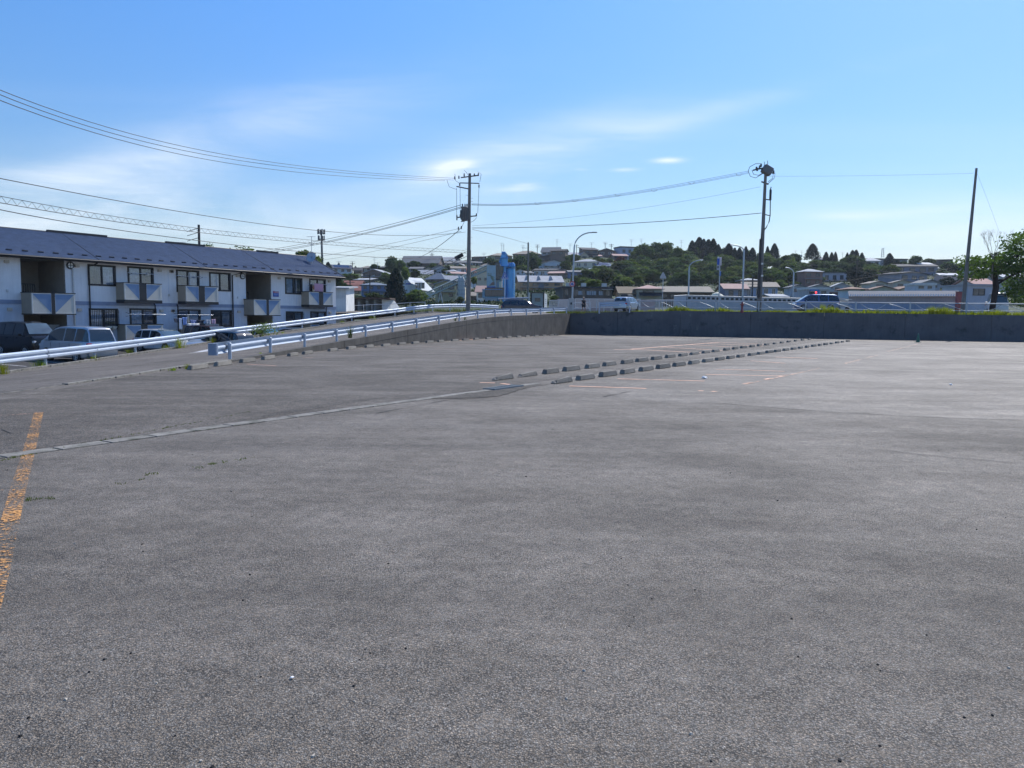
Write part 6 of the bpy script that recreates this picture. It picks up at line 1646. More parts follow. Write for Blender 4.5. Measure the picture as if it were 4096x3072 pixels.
H(Z6, 1098, 1285, 522, 562, 640, 'hip', (.55, .56, .58), rwhite, 'white pavilion with bright white hip roof on the right skyline', (2, 1))
H(Z6, 220, 330, 490, 514, 560, 'flat', (.5, .48, .4), rwhite, 'cream building top showing above the trees beside the lone conifer', (2, 1))
H(Z6, 1130, 1640, 535, 548, 600, 'flat', (.16, .17, .19), rdark, 'long dark flat building along the right skyline', (6, 1), y=332)
H(Z6, 520, 640, 520, 545, 600, 'side', (.3, .3, .32), rsilver, 'grey house on the skyline just right of the lone tall conifer', (1, 1), y=325)
H(Z7, -40, 440, 600, 632, 730, 'side', purp, rdark, 'purple-grey two-storey house with dark low roof on the right-hand slope', (4, 1))
H(Z7, -60, 385, 697, 725, 835, 'gable', (.17, .18, .22), rdark, 'lower blue-grey house with wide gable on the right-hand slope', (3, 1), y=232)
H(Z7, 215, 430, 582, 606, 640, 'side', purp, rwhite, 'house with bright silver roof just above the purple-grey house', (2, 1), y=300)
H(Z7, 320, 620, 546, 562, 600, 'flat', dbrown, rdark, 'long dark roofed house on the skyline left of the leaning pole', (3, 1), y=330)
H(Z7, 190, 428, 836, 862, 925, 'flat', (.34, .37, .42), rwhite, 'pale shed with bright white roof edge left of the leaning pole', (2, 1), y=150)
H(Z7, 262, 492, 798, 838, 920, 'gable', (.22, .24, .28), rgrey, 'grey gabled shed behind the white roof edge, left of the leaning pole', (1, 1), y=175)
H(Z7, 500, 700, 716, 740, 775, 'side', (.4, .3, .28), rwhite, 'low house with bright white roof strip left of the leaning pole', (2, 1), y=235)
H(Z7, 820, 1160, 850, 872, 1050, 'flat', (.30, .33, .38), rsilver, 'pale grey wall building in front of the pink-red roof right of the leaning pole', (1, 1), y=108, D=6)
H(Z7, 905, 1160, 783, 850, 900, 'side', (.36, .38, .42), (.46, .26, .23), 'house with sloping pink-red roof right of the leaning pole', (1, 1), y=118)
H(Z7, 890, 1160, 638, 668, 720, 'side', (.3, .3, .3), rwhite, 'house with pale roof half hidden among the trees right of the leaning pole', (3, 1), y=270)
H(Z7, 1240, 1380, 712, 762, 800, 'side', (.3, .3, .3), rwhite, 'white-roofed house glinting through the big tree, left one', (1, 1), y=210)
H(Z7, 1390, 1540, 708, 760, 830, 'side', (.2, .2, .2), rwhite, 'white-roofed house glinting through the big tree, at the right edge', (1, 1), y=200)
for tf, x0, x1, a, b_, c, kd, wc, rc, lb_ in [
    (Z3, 560, 700, 725, 752, 800, 'gable', lgrey, rgrey, 'small pale gabled house above the two-storey blue house'), (Z3, 1480, 1600, 668, 692, 742, 'hip', lgrey, rsilver, 'pale hip-roofed house above the low blue house left of the transformer pole'),
    (Z3, 1225, 1320, 640, 668, 705, 'gable', beige, rgrey, 'small beige house squeezed under the barn, right of the round bush'), (Z3, 1690, 1790, 795, 828, 880, 'side', lgrey, rdark, 'pale house just behind the foot of the conveyor by the transformer pole'),
    (Z3, 1600, 1700, 600, 622, 660, 'gable', lgrey, rlight, 'little pale gabled house high above the white-walled one by the pole'), (Z3, 460, 560, 730, 752, 790, 'side', beige, rgrey, 'small beige house beside the dark lean-to on the left slope'),
    (Z4, 490, 620, 668, 700, 745, 'gable', lgrey, rbeige, 'small pale house right behind the top of the blue silo'), (Z4, 620, 715, 690, 712, 755, 'side', lgrey, rgrey, 'low pale house between the blue silo and the long white house'),
    (Z4, 1390, 1480, 655, 680, 735, 'gable', cream, rlight, 'little cream house left of the yellow-walled one'), (Z4, 640, 760, 560, 588, 640, 'hip', beige, rbeige, 'beige house among dark trees behind the thin grey pole'),
    (Z4, 1000, 1100, 600, 625, 670, 'side', lgrey, rdark, 'small house touching the balcony house left of the street lamp'), (Z6, 1260, 1370, 705, 735, 790, 'hip', beige, rgrey, 'small beige house above the left beige shed on the right'),
    (Z7, 560, 660, 640, 662, 705, 'gable', lgrey, rlight, 'pale little gabled house left of the leaning pole, upper slope'), (Z4, 110, 200, 600, 625, 690, 'gable', lgrey, rbeige, 'pale gabled house immediately left of the blue tower')]:
    H(tf, x0, x1, a, b_, c, kd, wc, rc, lb_, (2, 1))
# left, behind the flats: corrugated building and the open carport with sloping screens
cg = H(Z3, 95, 258, 870, 905, 1020, 'shed', (.50, .54, .56), rlight, 'pale corrugated building directly right of the flats gable', (0, 1), y=92, D=6, name='corrugated_building', cat='building')
for i in range(16):
    x = -cg[1] / 2 + cg[1] * (i + .5) / 16; MB().bx(x - .03, x + .03, -.03, -.001, 0, cg[3] - .1).build('corrugation', wallm((.50, .54, .56)), cg[0])
cp_ = thing('carport', 'long low carport with brown roof edge and slanted grey screens behind the ramp rail', 'carport', at(*Z3(105, 1140), 100)); q0 = at(*Z3(105, 1018), 100) - at(*Z3(105, 1140), 100); q1 = at(*Z3(800, 1035), 100) - at(*Z3(105, 1140), 100)
MB().bx(0, q1.x, -.2, 4.5, q0.z - .12, q0.z + .08).build('roof', roofm((.10, .07, .055)), cp_)
MB().bx(0, q1.x, 4.3, 4.5, -1.5, q0.z - .12).build('back_wall', wallm((.16, .12, .10)), cp_)
x0_ = 0
for i in range(7):
    xa = q1.x * i / 7; MB().add([(xa, 0, -1.5), (xa, 0, q0.z - .15), (xa + 1.0, 3.6, q0.z - .15), (xa + 3.0, 3.6, -1.5)], [(0, 1, 2, 3)]).build('screen', wallm((.36, .38, .38)), cp_, fix=False)
MB().bx(0, q1.x * .36, -.05, .0, -1.5, q0.z - .13).build('front_panel', wallm((.36, .40, .38)), cp_)
# A-frame house: white slope running down to the right, dormer with two windows
b = at(*Z3(1155, 950), 205); r = thing('a_frame_house', 'white A-frame house with steep roof and a two-window dormer in the left hillside', 'house', b)
def ZP(x, y, d=205): return at(*Z3(x, y), d) - b
e0, e1, e2 = ZP(985, 765), ZP(955, 935), ZP(1110, 935)
M_aw = wallm((.46, .50, .52)); M_ar = roofm((.62, .66, .68))
MB().add([ZP(988, 765), ZP(940, 890), ZP(945, 1060), ZP(1135, 1060), ZP(1120, 900)], [(0, 1, 2, 3, 4)]).build('gable_wall', M_aw, r, fix=False)
MB().add([ZP(988, 765), ZP(1190, 778, 212), ZP(1352, 945, 205), ZP(1130, 915, 200)], [(0, 1, 2, 3)]).build('roof', M_ar, r, fix=False)
MB().add([ZP(1130, 915, 201), ZP(1352, 945, 206), ZP(1352, 1080, 206), ZP(1130, 1080, 201)], [(0, 1, 2, 3)]).build('side_wall', M_aw, r, fix=False)
d0 = ZP(1115, 885, 200); 
MB().add([ZP(1060, 800, 203), ZP(1185, 812, 204), ZP(1240, 880, 202), ZP(1120, 862, 200)], [(0, 1, 2, 3)]).build('dormer_roof', M_ar, r, fix=False)
MB().add([ZP(1100, 845, 201.5), ZP(1225, 850, 202), ZP(1225, 895, 202), ZP(1108, 892, 201)], [(0, 1, 2, 3)]).build('dormer_front', M_aw, r, fix=False)
for x in (1142, 1188): p = ZP(x, 868, 200.9); put_win(r, p.x, p.y, p.z, 1.6, 1.6, True)
MB().add([ZP(992, 838, 204.8), ZP(1062, 838, 204.8), ZP(1075, 855, 204.8), ZP(985, 855, 204.8)], [(0, 1, 2, 3)]).build('gable_band', M_signblue, r, fix=False)

# ------------------------------------------------------------------ the batching plant
SY = 176.0
b = at(2040, 1216, SY); plant = thing('batching_plant', 'blue silo and lift tower of a concrete batching plant with a pale hopper house', 'silo', b)
def S(u, v, d=SY): return at(u, v, d) - b
def ZS(x, y): return 1850 + x * .16278, 990 + y * .16278
def SS(x, y, d=SY): return S(*ZS(x, y), d)
M_sb = pbr('silo_blue', (.13, .46, .82), .42, .05, var=.08, scale=.6, streak=.1); M_sb2 = pbr('silo_blue_dark', (.06, .29, .64), .5, var=.15, scale=1)
M_hop = pbr('hopper_white', (.40, .52, .58), .6, var=.1, scale=.5, streak=.15)
def pxr(p): return p * SY / FPX
c = SS(1170, 1240); rr_ = abs(SS(1275, 1240).x - SS(1065, 1240).x) / 2; hh = SS(1170, 520).z
MB().lathe([(rr_, c.z - 3), (rr_, hh - .4), (rr_ * .97, hh), (rr_ * .5, hh + .35), (.05, hh + .45)], 28, (c.x, rr_, 0)).build('silo', M_sb, plant)
for k in range(28):
    a = 2 * math.pi * k / 28
    if k % 2 == 0: MB().tube([(c.x + rr_ * math.cos(a), rr_ + rr_ * math.sin(a), hh + .1), (c.x + rr_ * math.cos(a), rr_ + rr_ * math.sin(a), hh + 1.1)], .04, 4).build('rail_post', M_sb2, plant)
ringp = lambda z: [(c.x + rr_ * math.cos(2 * math.pi * k / 28), rr_ + rr_ * math.sin(2 * math.pi * k / 28), z) for k in range(29)]
MB().tube(ringp(hh + 1.1), .05, 4).build('hand_rail', M_sb2, plant); MB().tube(ringp(hh + .6), .04, 4).build('hand_rail', M_sb2, plant)
lad = MB(); xl_ = c.x + rr_ * .93
for s in (-.25, .25): lad.tube([(xl_ + s * .6, rr_ * .55 + s * .6 - .3, c.z - 2), (xl_ + s * .6, rr_ * .55 + s * .6 - .3, hh + 1.0)], .06, 4)
for k in range(30): zz_ = c.z - 1 + k * (hh - c.z) / 30; lad.tube([(xl_ - .15, rr_ * .4 - .3, zz_), (xl_ + .15, rr_ * .7 - .3, zz_)], .03, 4)
lad.build('ladder', pbr('ladder_pale_blue', (.35, .55, .75), .5), plant)
t0 = SS(975, 1240); t1 = SS(1070, 1240); tz = SS(1020, 435).z
MB().bx(t0.x, t1.x, -.2, 2.2, t0.z - 3, tz).build('lift_shaft', M_sb, plant)
MB().bx(SS(865, 0).x, SS(1290, 0).x, -.5, 3.4, SS(0, 445).z - .15, SS(0, 445).z).build('deck', M_sb2, plant)
MB().bx(SS(950, 0).x, SS(1110, 0).x, 0, 2.2, SS(0, 445).z, SS(0, 160).z).build('tower_head', M_sb, plant)
MB().bx(SS(958, 0).x, SS(1062, 0).x, .1, 1.9, SS(0, 160).z, SS(0, 88).z).build('motor_house', M_sb2, plant, bevel=.15)
MB().add([SS(1065, 120), SS(1110, 180), SS(1110, 240), SS(1065, 240)] + [SS(x, y) + Vector((0, 1.5, 0)) for x, y in ((1065, 120), (1110, 180), (1110, 240), (1065, 240))], [(0, 1, 2, 3), (4, 5, 6, 7), (0, 1, 5, 4), (1, 2, 6, 5), (2, 3, 7, 6)]).build('chute', M_sb, plant)
MB().bx(SS(925, 0).x, SS(1120, 0).x, -.3, 2.4, SS(0, 250).z - .1, SS(0, 235).z).build('deck', M_sb2, plant)
MB().add([SS(930, 270), SS(860, 430), SS(960, 430), SS(960, 270)], [(0, 1, 2, 3)]).build('stair_side', M_sb2, plant, fix=False)
for x in (1130, 1160, 1190, 1225, 1260): MB().tube([SS(x, 445), SS(x, 375)], .05, 4).build('rail_post', M_sb2, plant)
MB().tube([SS(1110, 378), SS(1190, 378), SS(1200, 440)], .06, 4).build('hand_rail', M_sb2, plant)
MB().tube([SS(1200, 440), SS(1215, 420), SS(1240, 412), SS(1270, 440), SS(1288, 490), SS(1285, 540)], .12, 6).build('vent_pipe', pbr('pale_steel', (.45, .5, .55), .4, .4), plant)
MB().lathe([(.4, 0), (.55, .3), (.55, .9), (.3, 1.2)], 12, tuple(SS(1225, 500))).build('filter', M_sb2, plant)
for k, y in enumerate((660, 740, 830, 900, 970)):
    p = SS(1215, y); MB().bx(p.x - .28, p.x + .28, rr_ * .18, rr_ * .3, p.z - .35, p.z + .35).build('faded_letter', pbr('faded_letter', (.10, .27, .55), .6), plant)
MB().tube([SS(1015, 90), SS(1013, -90)], .05, 4).build('lightning_rod', M_galv2, plant)
# pale hopper house with a blue stripe, cabin and windows
MB().bx(SS(605, 0).x, SS(825, 0).x, -1.2, 3, SS(0, 1025).z, SS(0, 440).z).build('hopper_house', M_hop, plant)
MB().bx(SS(606, 0).x, SS(824, 0).x, -1.24, -1.2, SS(0, 1030).z, SS(0, 955).z).build('blue_stripe', pbr('stripe_blue', (.02, .10, .38), .5), plant)
MB().add([SS(828, 455), SS(968, 500), SS(968, 800), SS(900, 1025), SS(828, 1025)] + [SS(x, y) + Vector((0, 3, 0)) for x, y in ((828, 455), (968, 500), (968, 800), (900, 1025), (828, 1025))], [(0, 1, 2, 3, 4), (5, 6, 7, 8, 9), (0, 1, 6, 5), (1, 2, 7, 6), (2, 3, 8, 7), (3, 4, 9, 8)]).build('hopper', M_hop, plant)
MB().bx(SS(838, 0).x, SS(968, 0).x, -1.1, -.02, SS(0, 690).z, SS(0, 500).z).build('window_bay', pbr('bay_white', (.6, .66, .66), .5), plant)
for x, y in ((925, 555), (905, 640), (855, 590)): p = SS(x, y); put_win(plant, p.x, -1.12, p.z, 1.6 if x != 855 else 1.2, 1.6 if x != 855 else 4.0)
MB().bx(SS(500, 0).x, SS(975, 0).x, -1.6, 3.2, SS(0, 1240).z, SS(0, 1035).z).build('lower_cabin', pbr('cabin_blue', (.26, .42, .52), .6, var=.15, scale=.6, streak=.2), plant)
MB().bx(SS(490, 0).x, SS(985, 0).x, -1.8, 3.2, SS(0, 1038).z, SS(0, 1026).z).build('cabin_roof', M_sb2, plant)
MB().bx(SS(905, 0).x, SS(975, 0).x, -1.3, -1.25, SS(0, 1026).z, SS(0, 840).z).build('cream_panel', pbr('cream_panel', (.6, .6, .48), .6), plant)
for x in (640, 790, 940): p = SS(x, 1100); put_win(plant, p.x, -1.62, p.z, 1.5, 2.0)
for x in (600, 840): p = SS(x, 1300); MB().tube([p + Vector((0, 0, 1.6)), p + Vector((1.0 if x > 700 else 0, 0, -4))], .4, 8).build('hopper_leg', M_sb, plant)
MB().bx(SS(560, 0).x, SS(860, 0).x, -1.7, 2.6, SS(0, 1310).z, SS(0, 1245).z).build('gantry', M_galv2, plant)
# faint mural on the pale wall
M_mur = worn_paint('faded_mural_brown', (.28, .17, .13), .47, 3); M_mug = worn_paint('faded_mural_green', (.22, .27, .18), .5, 2)
MB().add([SS(650, 945), SS(790, 925), SS(790, 840), SS(730, 860)], [(0, 1, 2, 3)]).build('mural_patch', M_mur, plant, fix=False).location = (0, -1.26, 0)
for pts in ([(620, 640), (700, 650), (790, 630), (790, 648), (700, 668), (620, 655)], [(625, 680), (700, 690), (790, 735), (785, 750), (690, 708), (620, 700)], [(690, 680), (800, 800), (760, 850), (700, 760)]):
    MB().add([SS(*q) for q in pts], [tuple(range(len(pts)))]).build('mural_patch', M_mug, plant, fix=False).location = (0, -1.25, 0)
# conveyor climbing to the hopper
cb_ = at(*Z3(1040, 1110), 168); cv = thing('conveyor', 'long pale conveyor gantry climbing to the right into the batching plant', 'conveyor', cb_)
a = Vector((0, 0, 0)); e = at(*Z3(1985, 680), SY) - cb_; dd = (e - a); 
for dz in (0, 1.1):
    for dy in (-.5, .5): MB().tube([a + Vector((0, dy, dz)), e + Vector((0, dy, dz))], .12, 4).build('chord', pbr('conveyor_green_grey', (.42, .48, .46), .6), cv)
MB().add([a + Vector((0, -.45, .4)), e + Vector((0, -.45, .4)), e + Vector((0, .45, .4)), a + Vector((0, .45, .4))], [(0, 1, 2, 3)]).build('belt', M_dark, cv, fix=False)
N_ = 34
for i in range(N_):
    p = a.lerp(e, i / N_); q = a.lerp(e, (i + 1) / N_); m = MB()
    m.tube([p + Vector((0, -.5, 0)), q + Vector((0, -.5, 1.1))], .05, 4); m.build('brace', pbr('conveyor_green_grey', (.42, .48, .46), .6), cv)
for f in (.39, .655):
    p = a.lerp(e, f)
    for s in (-1, 1): MB().tube([p, p + Vector((s * 1.0, 0, -p.z - 2.5))], .13, 5).build('support_leg', pbr('support_white', (.5, .52, .52), .6), cv)
# cylinders beside the conveyor head
for x in (1660, 1690): 
    p = at(*Z3(x, 1080), 172); t = thing('small_silo', 'slim white ribbed tank %s of the pair under the conveyor' % ('left' if x == 1660 else 'right'), 'tank', p)
    h = at(*Z3(x, 770), 172).z - p.z; MB().lathe([(.55, -2), (.55, h - .5), (.3, h), (.1, h + .3)], 12).build('tank_body', pbr('tank_white', (.42, .43, .42), .6), t)
    for k in range(6): MB().lathe([(.6, h * k / 6), (.62, h * k / 6 + .1), (.6, h * k / 6 + .2)], 12).build('band', M_galv2, t)
# site office box with a window and a notice on its sunny side
b = at(2150, 1216, 120); r = thing('site_office', 'small grey-green site office cabin with a white lettered side right of the blue silo', 'cabin', b)
def ZO(x, y): return 2080 + x * .06329, 1140 + y * .06329
def O(x, y): return at(*ZO(x, y), 120) - b
x0, x1, z1_ = O(760, 0).x, O(1460, 0).x, O(0, 500).z
MB().bx(x0, x1, 0, 3, -2.2, z1_).build('cabin_wall', pbr('cabin_grey_green', (.30, .35, .35), .6, var=.05), r)
MB().bx(x0 - .25, x1 + .25, -.15, 3.1, z1_, z1_ + .12).build('roof', M_dark, r); MB().bx(x0 - .22, x0 - .01, -.1, 0, -2.2, z1_).build('corner_post', M_dark, r); MB().bx(x1 + .01, x1 + .2, -.1, 0, -2.2, z1_).build('corner_post', M_trim, r)
a_ = O(1105, 930); put_win(r, a_.x, -.01, a_.z, O(1280, 0).x - O(925, 0).x, O(0, 820).z - O(0, 1040).z)
sx0 = x1 + .22; ex = O(1750, 0).x
MB().add([(sx0, -.05, -2.2), (ex, 1.2, -2.2), (ex, 1.2, z1_ - .2), (sx0, -.05, z1_)], [(0, 1, 2, 3)]).build('white_side', pbr('office_white', (.72, .72, .70), .5), r, fix=False)
an = math.atan2(1.25, ex - sx0)
for z_, s_ in ((z1_ - 1.2, '事務所'), ):
    pass
for k in range(5):
    z_ = z1_ - .95 - k * .32 if k < 3 else z1_ - 1.25 - k * .32
    MB().box(((sx0 + ex) / 2, .56, z_), (.5 - .1 * (k % 2), .02, .1), Matrix.Rotation(an, 3, 'Z')).build('faint_lettering', pbr('grey_letter', (.4, .4, .42), .7), r)
MB().bx(x0 - .55, x0 - .35, -.3, -.1, -.9, z1_ + .05).build('white_pipe', M_pipe_w, r)

# ------------------------------------------------------------------ hoardings, fences and railings along the road
M_fw = pbr('fence_white', (.55, .57, .58), .5, .1, var=.08); M_hoard = pbr('hoarding_panel', (.46, .47, .5), .55, var=.06, scale=.6, streak=.08)
def hoarding(uA, vA0, vA1, dA, uB, vB0, vB1, dB, n, label, slots=True, band=None):
    A = at(uA, vA1, dA); B = at(uB, vB1, dB); hA = at(uA, vA0, dA).z - A.z; hB = at(uB, vB0, dB).z - B.z
    r = thing('hoarding', label, 'hoarding', A)
    for i in range(n):
        p = (B - A) * (i / n); q = (B - A) * ((i + .985) / n); h0 = hA + (hB - hA) * i / n; h1 = hA + (hB - hA) * (i + 1) / n
        nn = Vector((0, .06, 0))
        MB().add([p, q, q + Vector((0, 0, h1)), p + Vector((0, 0, h0)), p + nn, q + nn, q + nn + Vector((0, 0, h1)), p + nn + Vector((0, 0, h0))], [(0, 1, 2, 3), (4, 5, 6, 7), (0, 1, 5, 4), (1, 2, 6, 5), (2, 3, 7, 6), (3, 0, 4, 7)]).build('panel', M_hoard, r)
        if slots:
            c = (p + q) / 2; MB().box(c + Vector((0, -.02, (h0 + h1) / 2 - .3)), ((q - p).length * .62, .04, .3), Matrix.Rotation(math.atan2((B - A).y, (B - A).x), 3, 'Z')).build('dark_slot', M_trim, r)
    MB().tube([Vector((0, -.03, hA + .05)), (B - A) + Vector((0, -.03, hB + .05))], .06, 5).build('top_rail', M_fw, r)
    return r
hoarding(2747, 1183, 1243, 112, 3240, 1196, 1243, 112, 26, 'long white site hoarding with a row of dark slots near its top edge')
hoarding(2695, 1185, 1243, 108, 2745, 1182, 1243, 111, 3, 'pale side run of the white hoarding at its left end', slots=False)
hoarding(3240, 1196, 1245, 112, 3420, 1204, 1245, 112, 9, 'dull right-hand continuation of the hoarding behind the blue minivan', slots=False)
def picket(label, pts, y, h, nbars, col=M_fw, rail_r=.05, bar_r=.025, posts=6, name='fence'):
    A = at(*pts[0], y); B = at(*pts[1], y); r = thing(name, label, 'fence', A); d = B - A
    MB().tube([Vector((0, 0, h)), d + Vector((0, 0, h))], rail_r, 6).build('top_rail', col, r); MB().tube([Vector((0, 0, h * .16)), d + Vector((0, 0, h * .16))], rail_r * .8, 6).build('bottom_rail', col, r)
    for i in range(posts + 1): p = d * (i / posts); MB().tube([p + Vector((0, 0, -.4)), p + Vector((0, 0, h))], rail_r, 6).build('post', col, r)
    for i in range(nbars): p = d * ((i + .5) / nbars); MB().tube([p + Vector((0, 0, h * .16)), p + Vector((0, 0, h))], bar_r, 4).build('bar', col, r)
    return r
picket('white parapet railing right of the tall lamp, behind the person', ((2300, 1236), (2560, 1238)), 99, 1.3, 60, posts=9)
picket('short white parapet railing left of the pale pillar', ((2198, 1238), (2272, 1236)), 99, 1.15, 26, posts=2)
picket('low grey bar fence between the silver wagon and the hoarding', ((2548, 1240), (2695, 1240)), 104, 1.35, 22, posts=5)
# pale wall glimpsed behind the parapet
w_ = MB(); A = at(2230, 1236, 103); B = at(2620, 1238, 103); o = w_.bx(A.x, B.x, 103, 103.2, A.z - 1, A.z + 1.35).build('boundary_wall', pbr('pinkish_wall', (.42, .34, .32), .8, var=.1)); tag(o, 'low pinkish boundary wall behind the white parapet railing', 'wall')
# handrail gate near the person
A = at(2292, 1238, 90); r = thing('gate_rail', 'low pipe rail with curved inner bars just left of the person', 'railing', A)
def GP(x, y, d=90): return at(2150 + x * .15823, 1100 + y * .15823, d) - A
MB().tube([GP(880, 715), GP(1340, 690)], .05, 6).build('top_rail', M_fw, r); MB().tube([GP(900, 860), GP(1340, 850)], .045, 6).build('bottom_rail', M_fw, r)
for x in (895, 1340): MB().tube([GP(x, 700), GP(x + 4, 960)], .045, 6).build('post', M_fw, r)
MB().tube([GP(1180, 720), GP(1235, 750), GP(1300, 860), GP(1370, 960)], .045, 6).build('curved_bar', M_fw, r); MB().tube([GP(900, 860), GP(1000, 830), GP(1060, 850), GP(1150, 850)], .04, 6).build('curved_bar', M_fw, r)
# the long pipe railing with curved ornaments behind the top of the dark wall
def pipe_railing(label, us, y_of, h=1.15):
    P = [at(u, 1243, y_of(u)) for u in us]
    for p, u in zip(P, us): p.z = at(u, 1243 + max(0, u - 2690) * .0135, y_of(u)).z - .05
    r = thing('pipe_railing', label, 'railing', P[0]); o_ = P[0]
    for i in range(len(P)):
        MB().tube([P[i] - o_ + Vector((0, 0, -.5)), P[i] - o_ + Vector((0, 0, h))], .075, 8).build('post', M_lamp_pole, r)
    for i in range(len(P) - 1):
        a, b = P[i] - o_, P[i + 1] - o_
        for z, rr in ((h - .06, .05), (h * .36, .04)): MB().tube([a + Vector((0, 0, z)), b + Vector((0, 0, z))], rr, 6).build('rail', M_lamp_pole, r)
        arc = []
        for k in range(11):
            f = k / 10; arc.append(a.lerp(b, .08 + .5 * f) + Vector((0, 0, h * .36 + (h * .6) * (1 - math.sin(math.pi * f)) * .9)))
        MB().tube(arc, .028, 5).build('curved_bar', M_lamp_pole, r)
        arc = [a.lerp(b, .45 + .5 * k / 10) + Vector((0, 0, h * .38 + h * .55 * math.sin(math.pi * (.5 + k / 20)))) for k in range(11)]
        MB().tube(arc, .028, 5).build('curved_bar', M_lamp_pole, r)
    return r
def yR(u):
    k = kx(u, 1.0); s = (k * fr.y - fr.x) / (dirR.x - k * dirR.y); return (fr + dirR * s).y + 1.25
pipe_railing('long grey pipe railing with curved ornaments behind the top of the dark wall', [2555, 2697, 2863, 3035, 3222, 3422, 3640, 3866, 4110], yR)
# white post railing on the left beyond the ramp
P = [at(u, v, 99) for u, v in ((1335, 1243), (1418, 1238), (1455, 1236), (1488, 1234), (1560, 1232), (1640, 1226), (1700, 1224))]
r = thing('white_railing', 'thin white railing beyond the ramp in front of the carport', 'railing', P[0])
for i, p in enumerate(P): MB().tube([p - P[0] + Vector((0, 0, -1.2)), p - P[0] + Vector((0, 0, .55))], .045, 6).build('post', M_fw, r)
for a, b in zip(P, P[1:]):
    for z in (.5, -.3): MB().tube([a - P[0] + Vector((0, 0, z)), b - P[0] + Vector((0, 0, z))], .04, 6).build('rail', M_fw, r)
# tiled wall / low storehouse with white-edged roof tiles at the right
A = at(3392, 1243, 96); B = at(3842, 1245, 92); d = B - A; r = thing('tiled_wall', 'low walled storehouse with dark tiles and a zigzag white tile edge', 'building', A)
ht = at(3392, 1186, 96).z - A.z; dn_ = Vector((d.y, -d.x, 0)).normalized() * -1
if dn_.y < 0: dn_ = -dn_
MB().add([Vector((0, 0, -.5)), d + Vector((0, 0, -.5)), d + Vector((0, 0, ht)), Vector((0, 0, ht))], [(0, 1, 2, 3)]).build('wall', wallm((.26, .25, .27)), r, fix=False)
MB().add([Vector((0, 0, -.5)) - dn_ * .03, d + Vector((0, 0, -.5)) - dn_ * .03, d + Vector((0, 0, ht * .5)) - dn_ * .03, Vector((0, 0, ht * .52)) - dn_ * .03], [(0, 1, 2, 3)]).build('blue_lower_wall', wallm((.18, .24, .33)), r, fix=False)
rt = at(3392, 1172, 96).z - A.z
MB().add([Vector((0, 0, ht)) - dn_ * .5, d + Vector((0, 0, ht)) - dn_ * .5, d + Vector((0, 0, rt + .3)) + dn_ * 1.5, Vector((0, 0, rt + .3)) + dn_ * 1.5], [(0, 1, 2, 3)]).build('roof', roofm((.13, .15, .19)), r, fix=False)
M_tile = pbr('pale_eave_tile', (.5, .54, .6), .4)
nt = 46; tm = MB(); tm.tube([(0, 0, 0), (.12, .1, .24)], .07, 5); tz = None
for i in range(nt):
    o = tm.build('eave_tile', M_tile, r) if tz is None else tz.copy()
    if tz is None: tz = o
    else: COL.objects.link(o)
    o.location = d * ((i + .5) / nt) + Vector((0, 0, ht)) - dn_ * .52
rp = at(3832, 1243, 90); r = thing('red_post', 'faded red post box-like post at the right end of the tiled wall', 'post', rp); hp = at(3832, 1168, 90).z - rp.z
MB().bx(-.3, .3, -.2, .2, -.3, hp).build('shaft', pbr('faded_red', (.32, .09, .09), .6, var=.2, scale=2), r, bevel=.03); MB().bx(-.34, .34, -.24, .24, hp, hp + .06).build('cap', M_dark, r)
# small items: white trailer load right of the blue minivan, traffic light
b = at(3362, 1243, 86); r = thing('flatbed_load', 'white frame and boards piled on a small trailer behind the blue minivan', 'trailer', b)
for i in range(6): MB().box((rnd.uniform(-.4, .6), rnd.uniform(-.2, .2), .75 + i * .12), (rnd.uniform(.9, 1.5), .5, .05), Matrix.Rotation(rnd.uniform(-.2, .4), 3, 'Y')).build('board', pbr('board_white', (.62, .62, .6), .6), r)
MB().box((.1, 0, .55), (1.9, .9, .12)).build('bed', M_galv2, r)
for x in (-.45, .55): MB().tube([(x, -.5, .22), (x, -.38, .22)], .24, 14).build('wheel', M_tyre, r)
def signal(label, u, v, y):
    c = at(u, v, y); r = thing('traffic_light', label, 'traffic light', c)
    MB().box((0, 0, 0), (1.25, .2, .45)).build('housing', M_trim, r, bevel=.05)
    em = bpy.data.materials.get('signal_red')
    if em is None:
        em = bpy.data.materials.new('signal_red'); em.use_nodes = True; t = em.node_tree; t.nodes.clear(); N = NT(t); o_ = N.n('ShaderNodeOutputMaterial'); e_ = N.n('ShaderNodeEmission'); e_.inputs[0].default_value = (1, .06, .08, 1); e_.inputs[1].default_value = 2.2; N.l(e_.outputs[0], o_.inputs[0])
    MB().tube([(.4, -.11, 0), (.4, -.13, 0)], .16, 14).build('red_lamp', em, r)
    for x in (-.4, 0): MB().tube([(x, -.11, 0), (x, -.13, 0)], .15, 14).build('dark_lamp', M_dark, r)
    MB().tube([(0, .1, 0), (0, .15, 0), (0, .15, -4.5)], .06, 6).build('post', M_lamp_pole, r)
signal('traffic light showing red above the roof of the blue minivan', 3253, 1170, 125)
signal('traffic light showing red left of the short street lamp', 3090, 1184, 140)

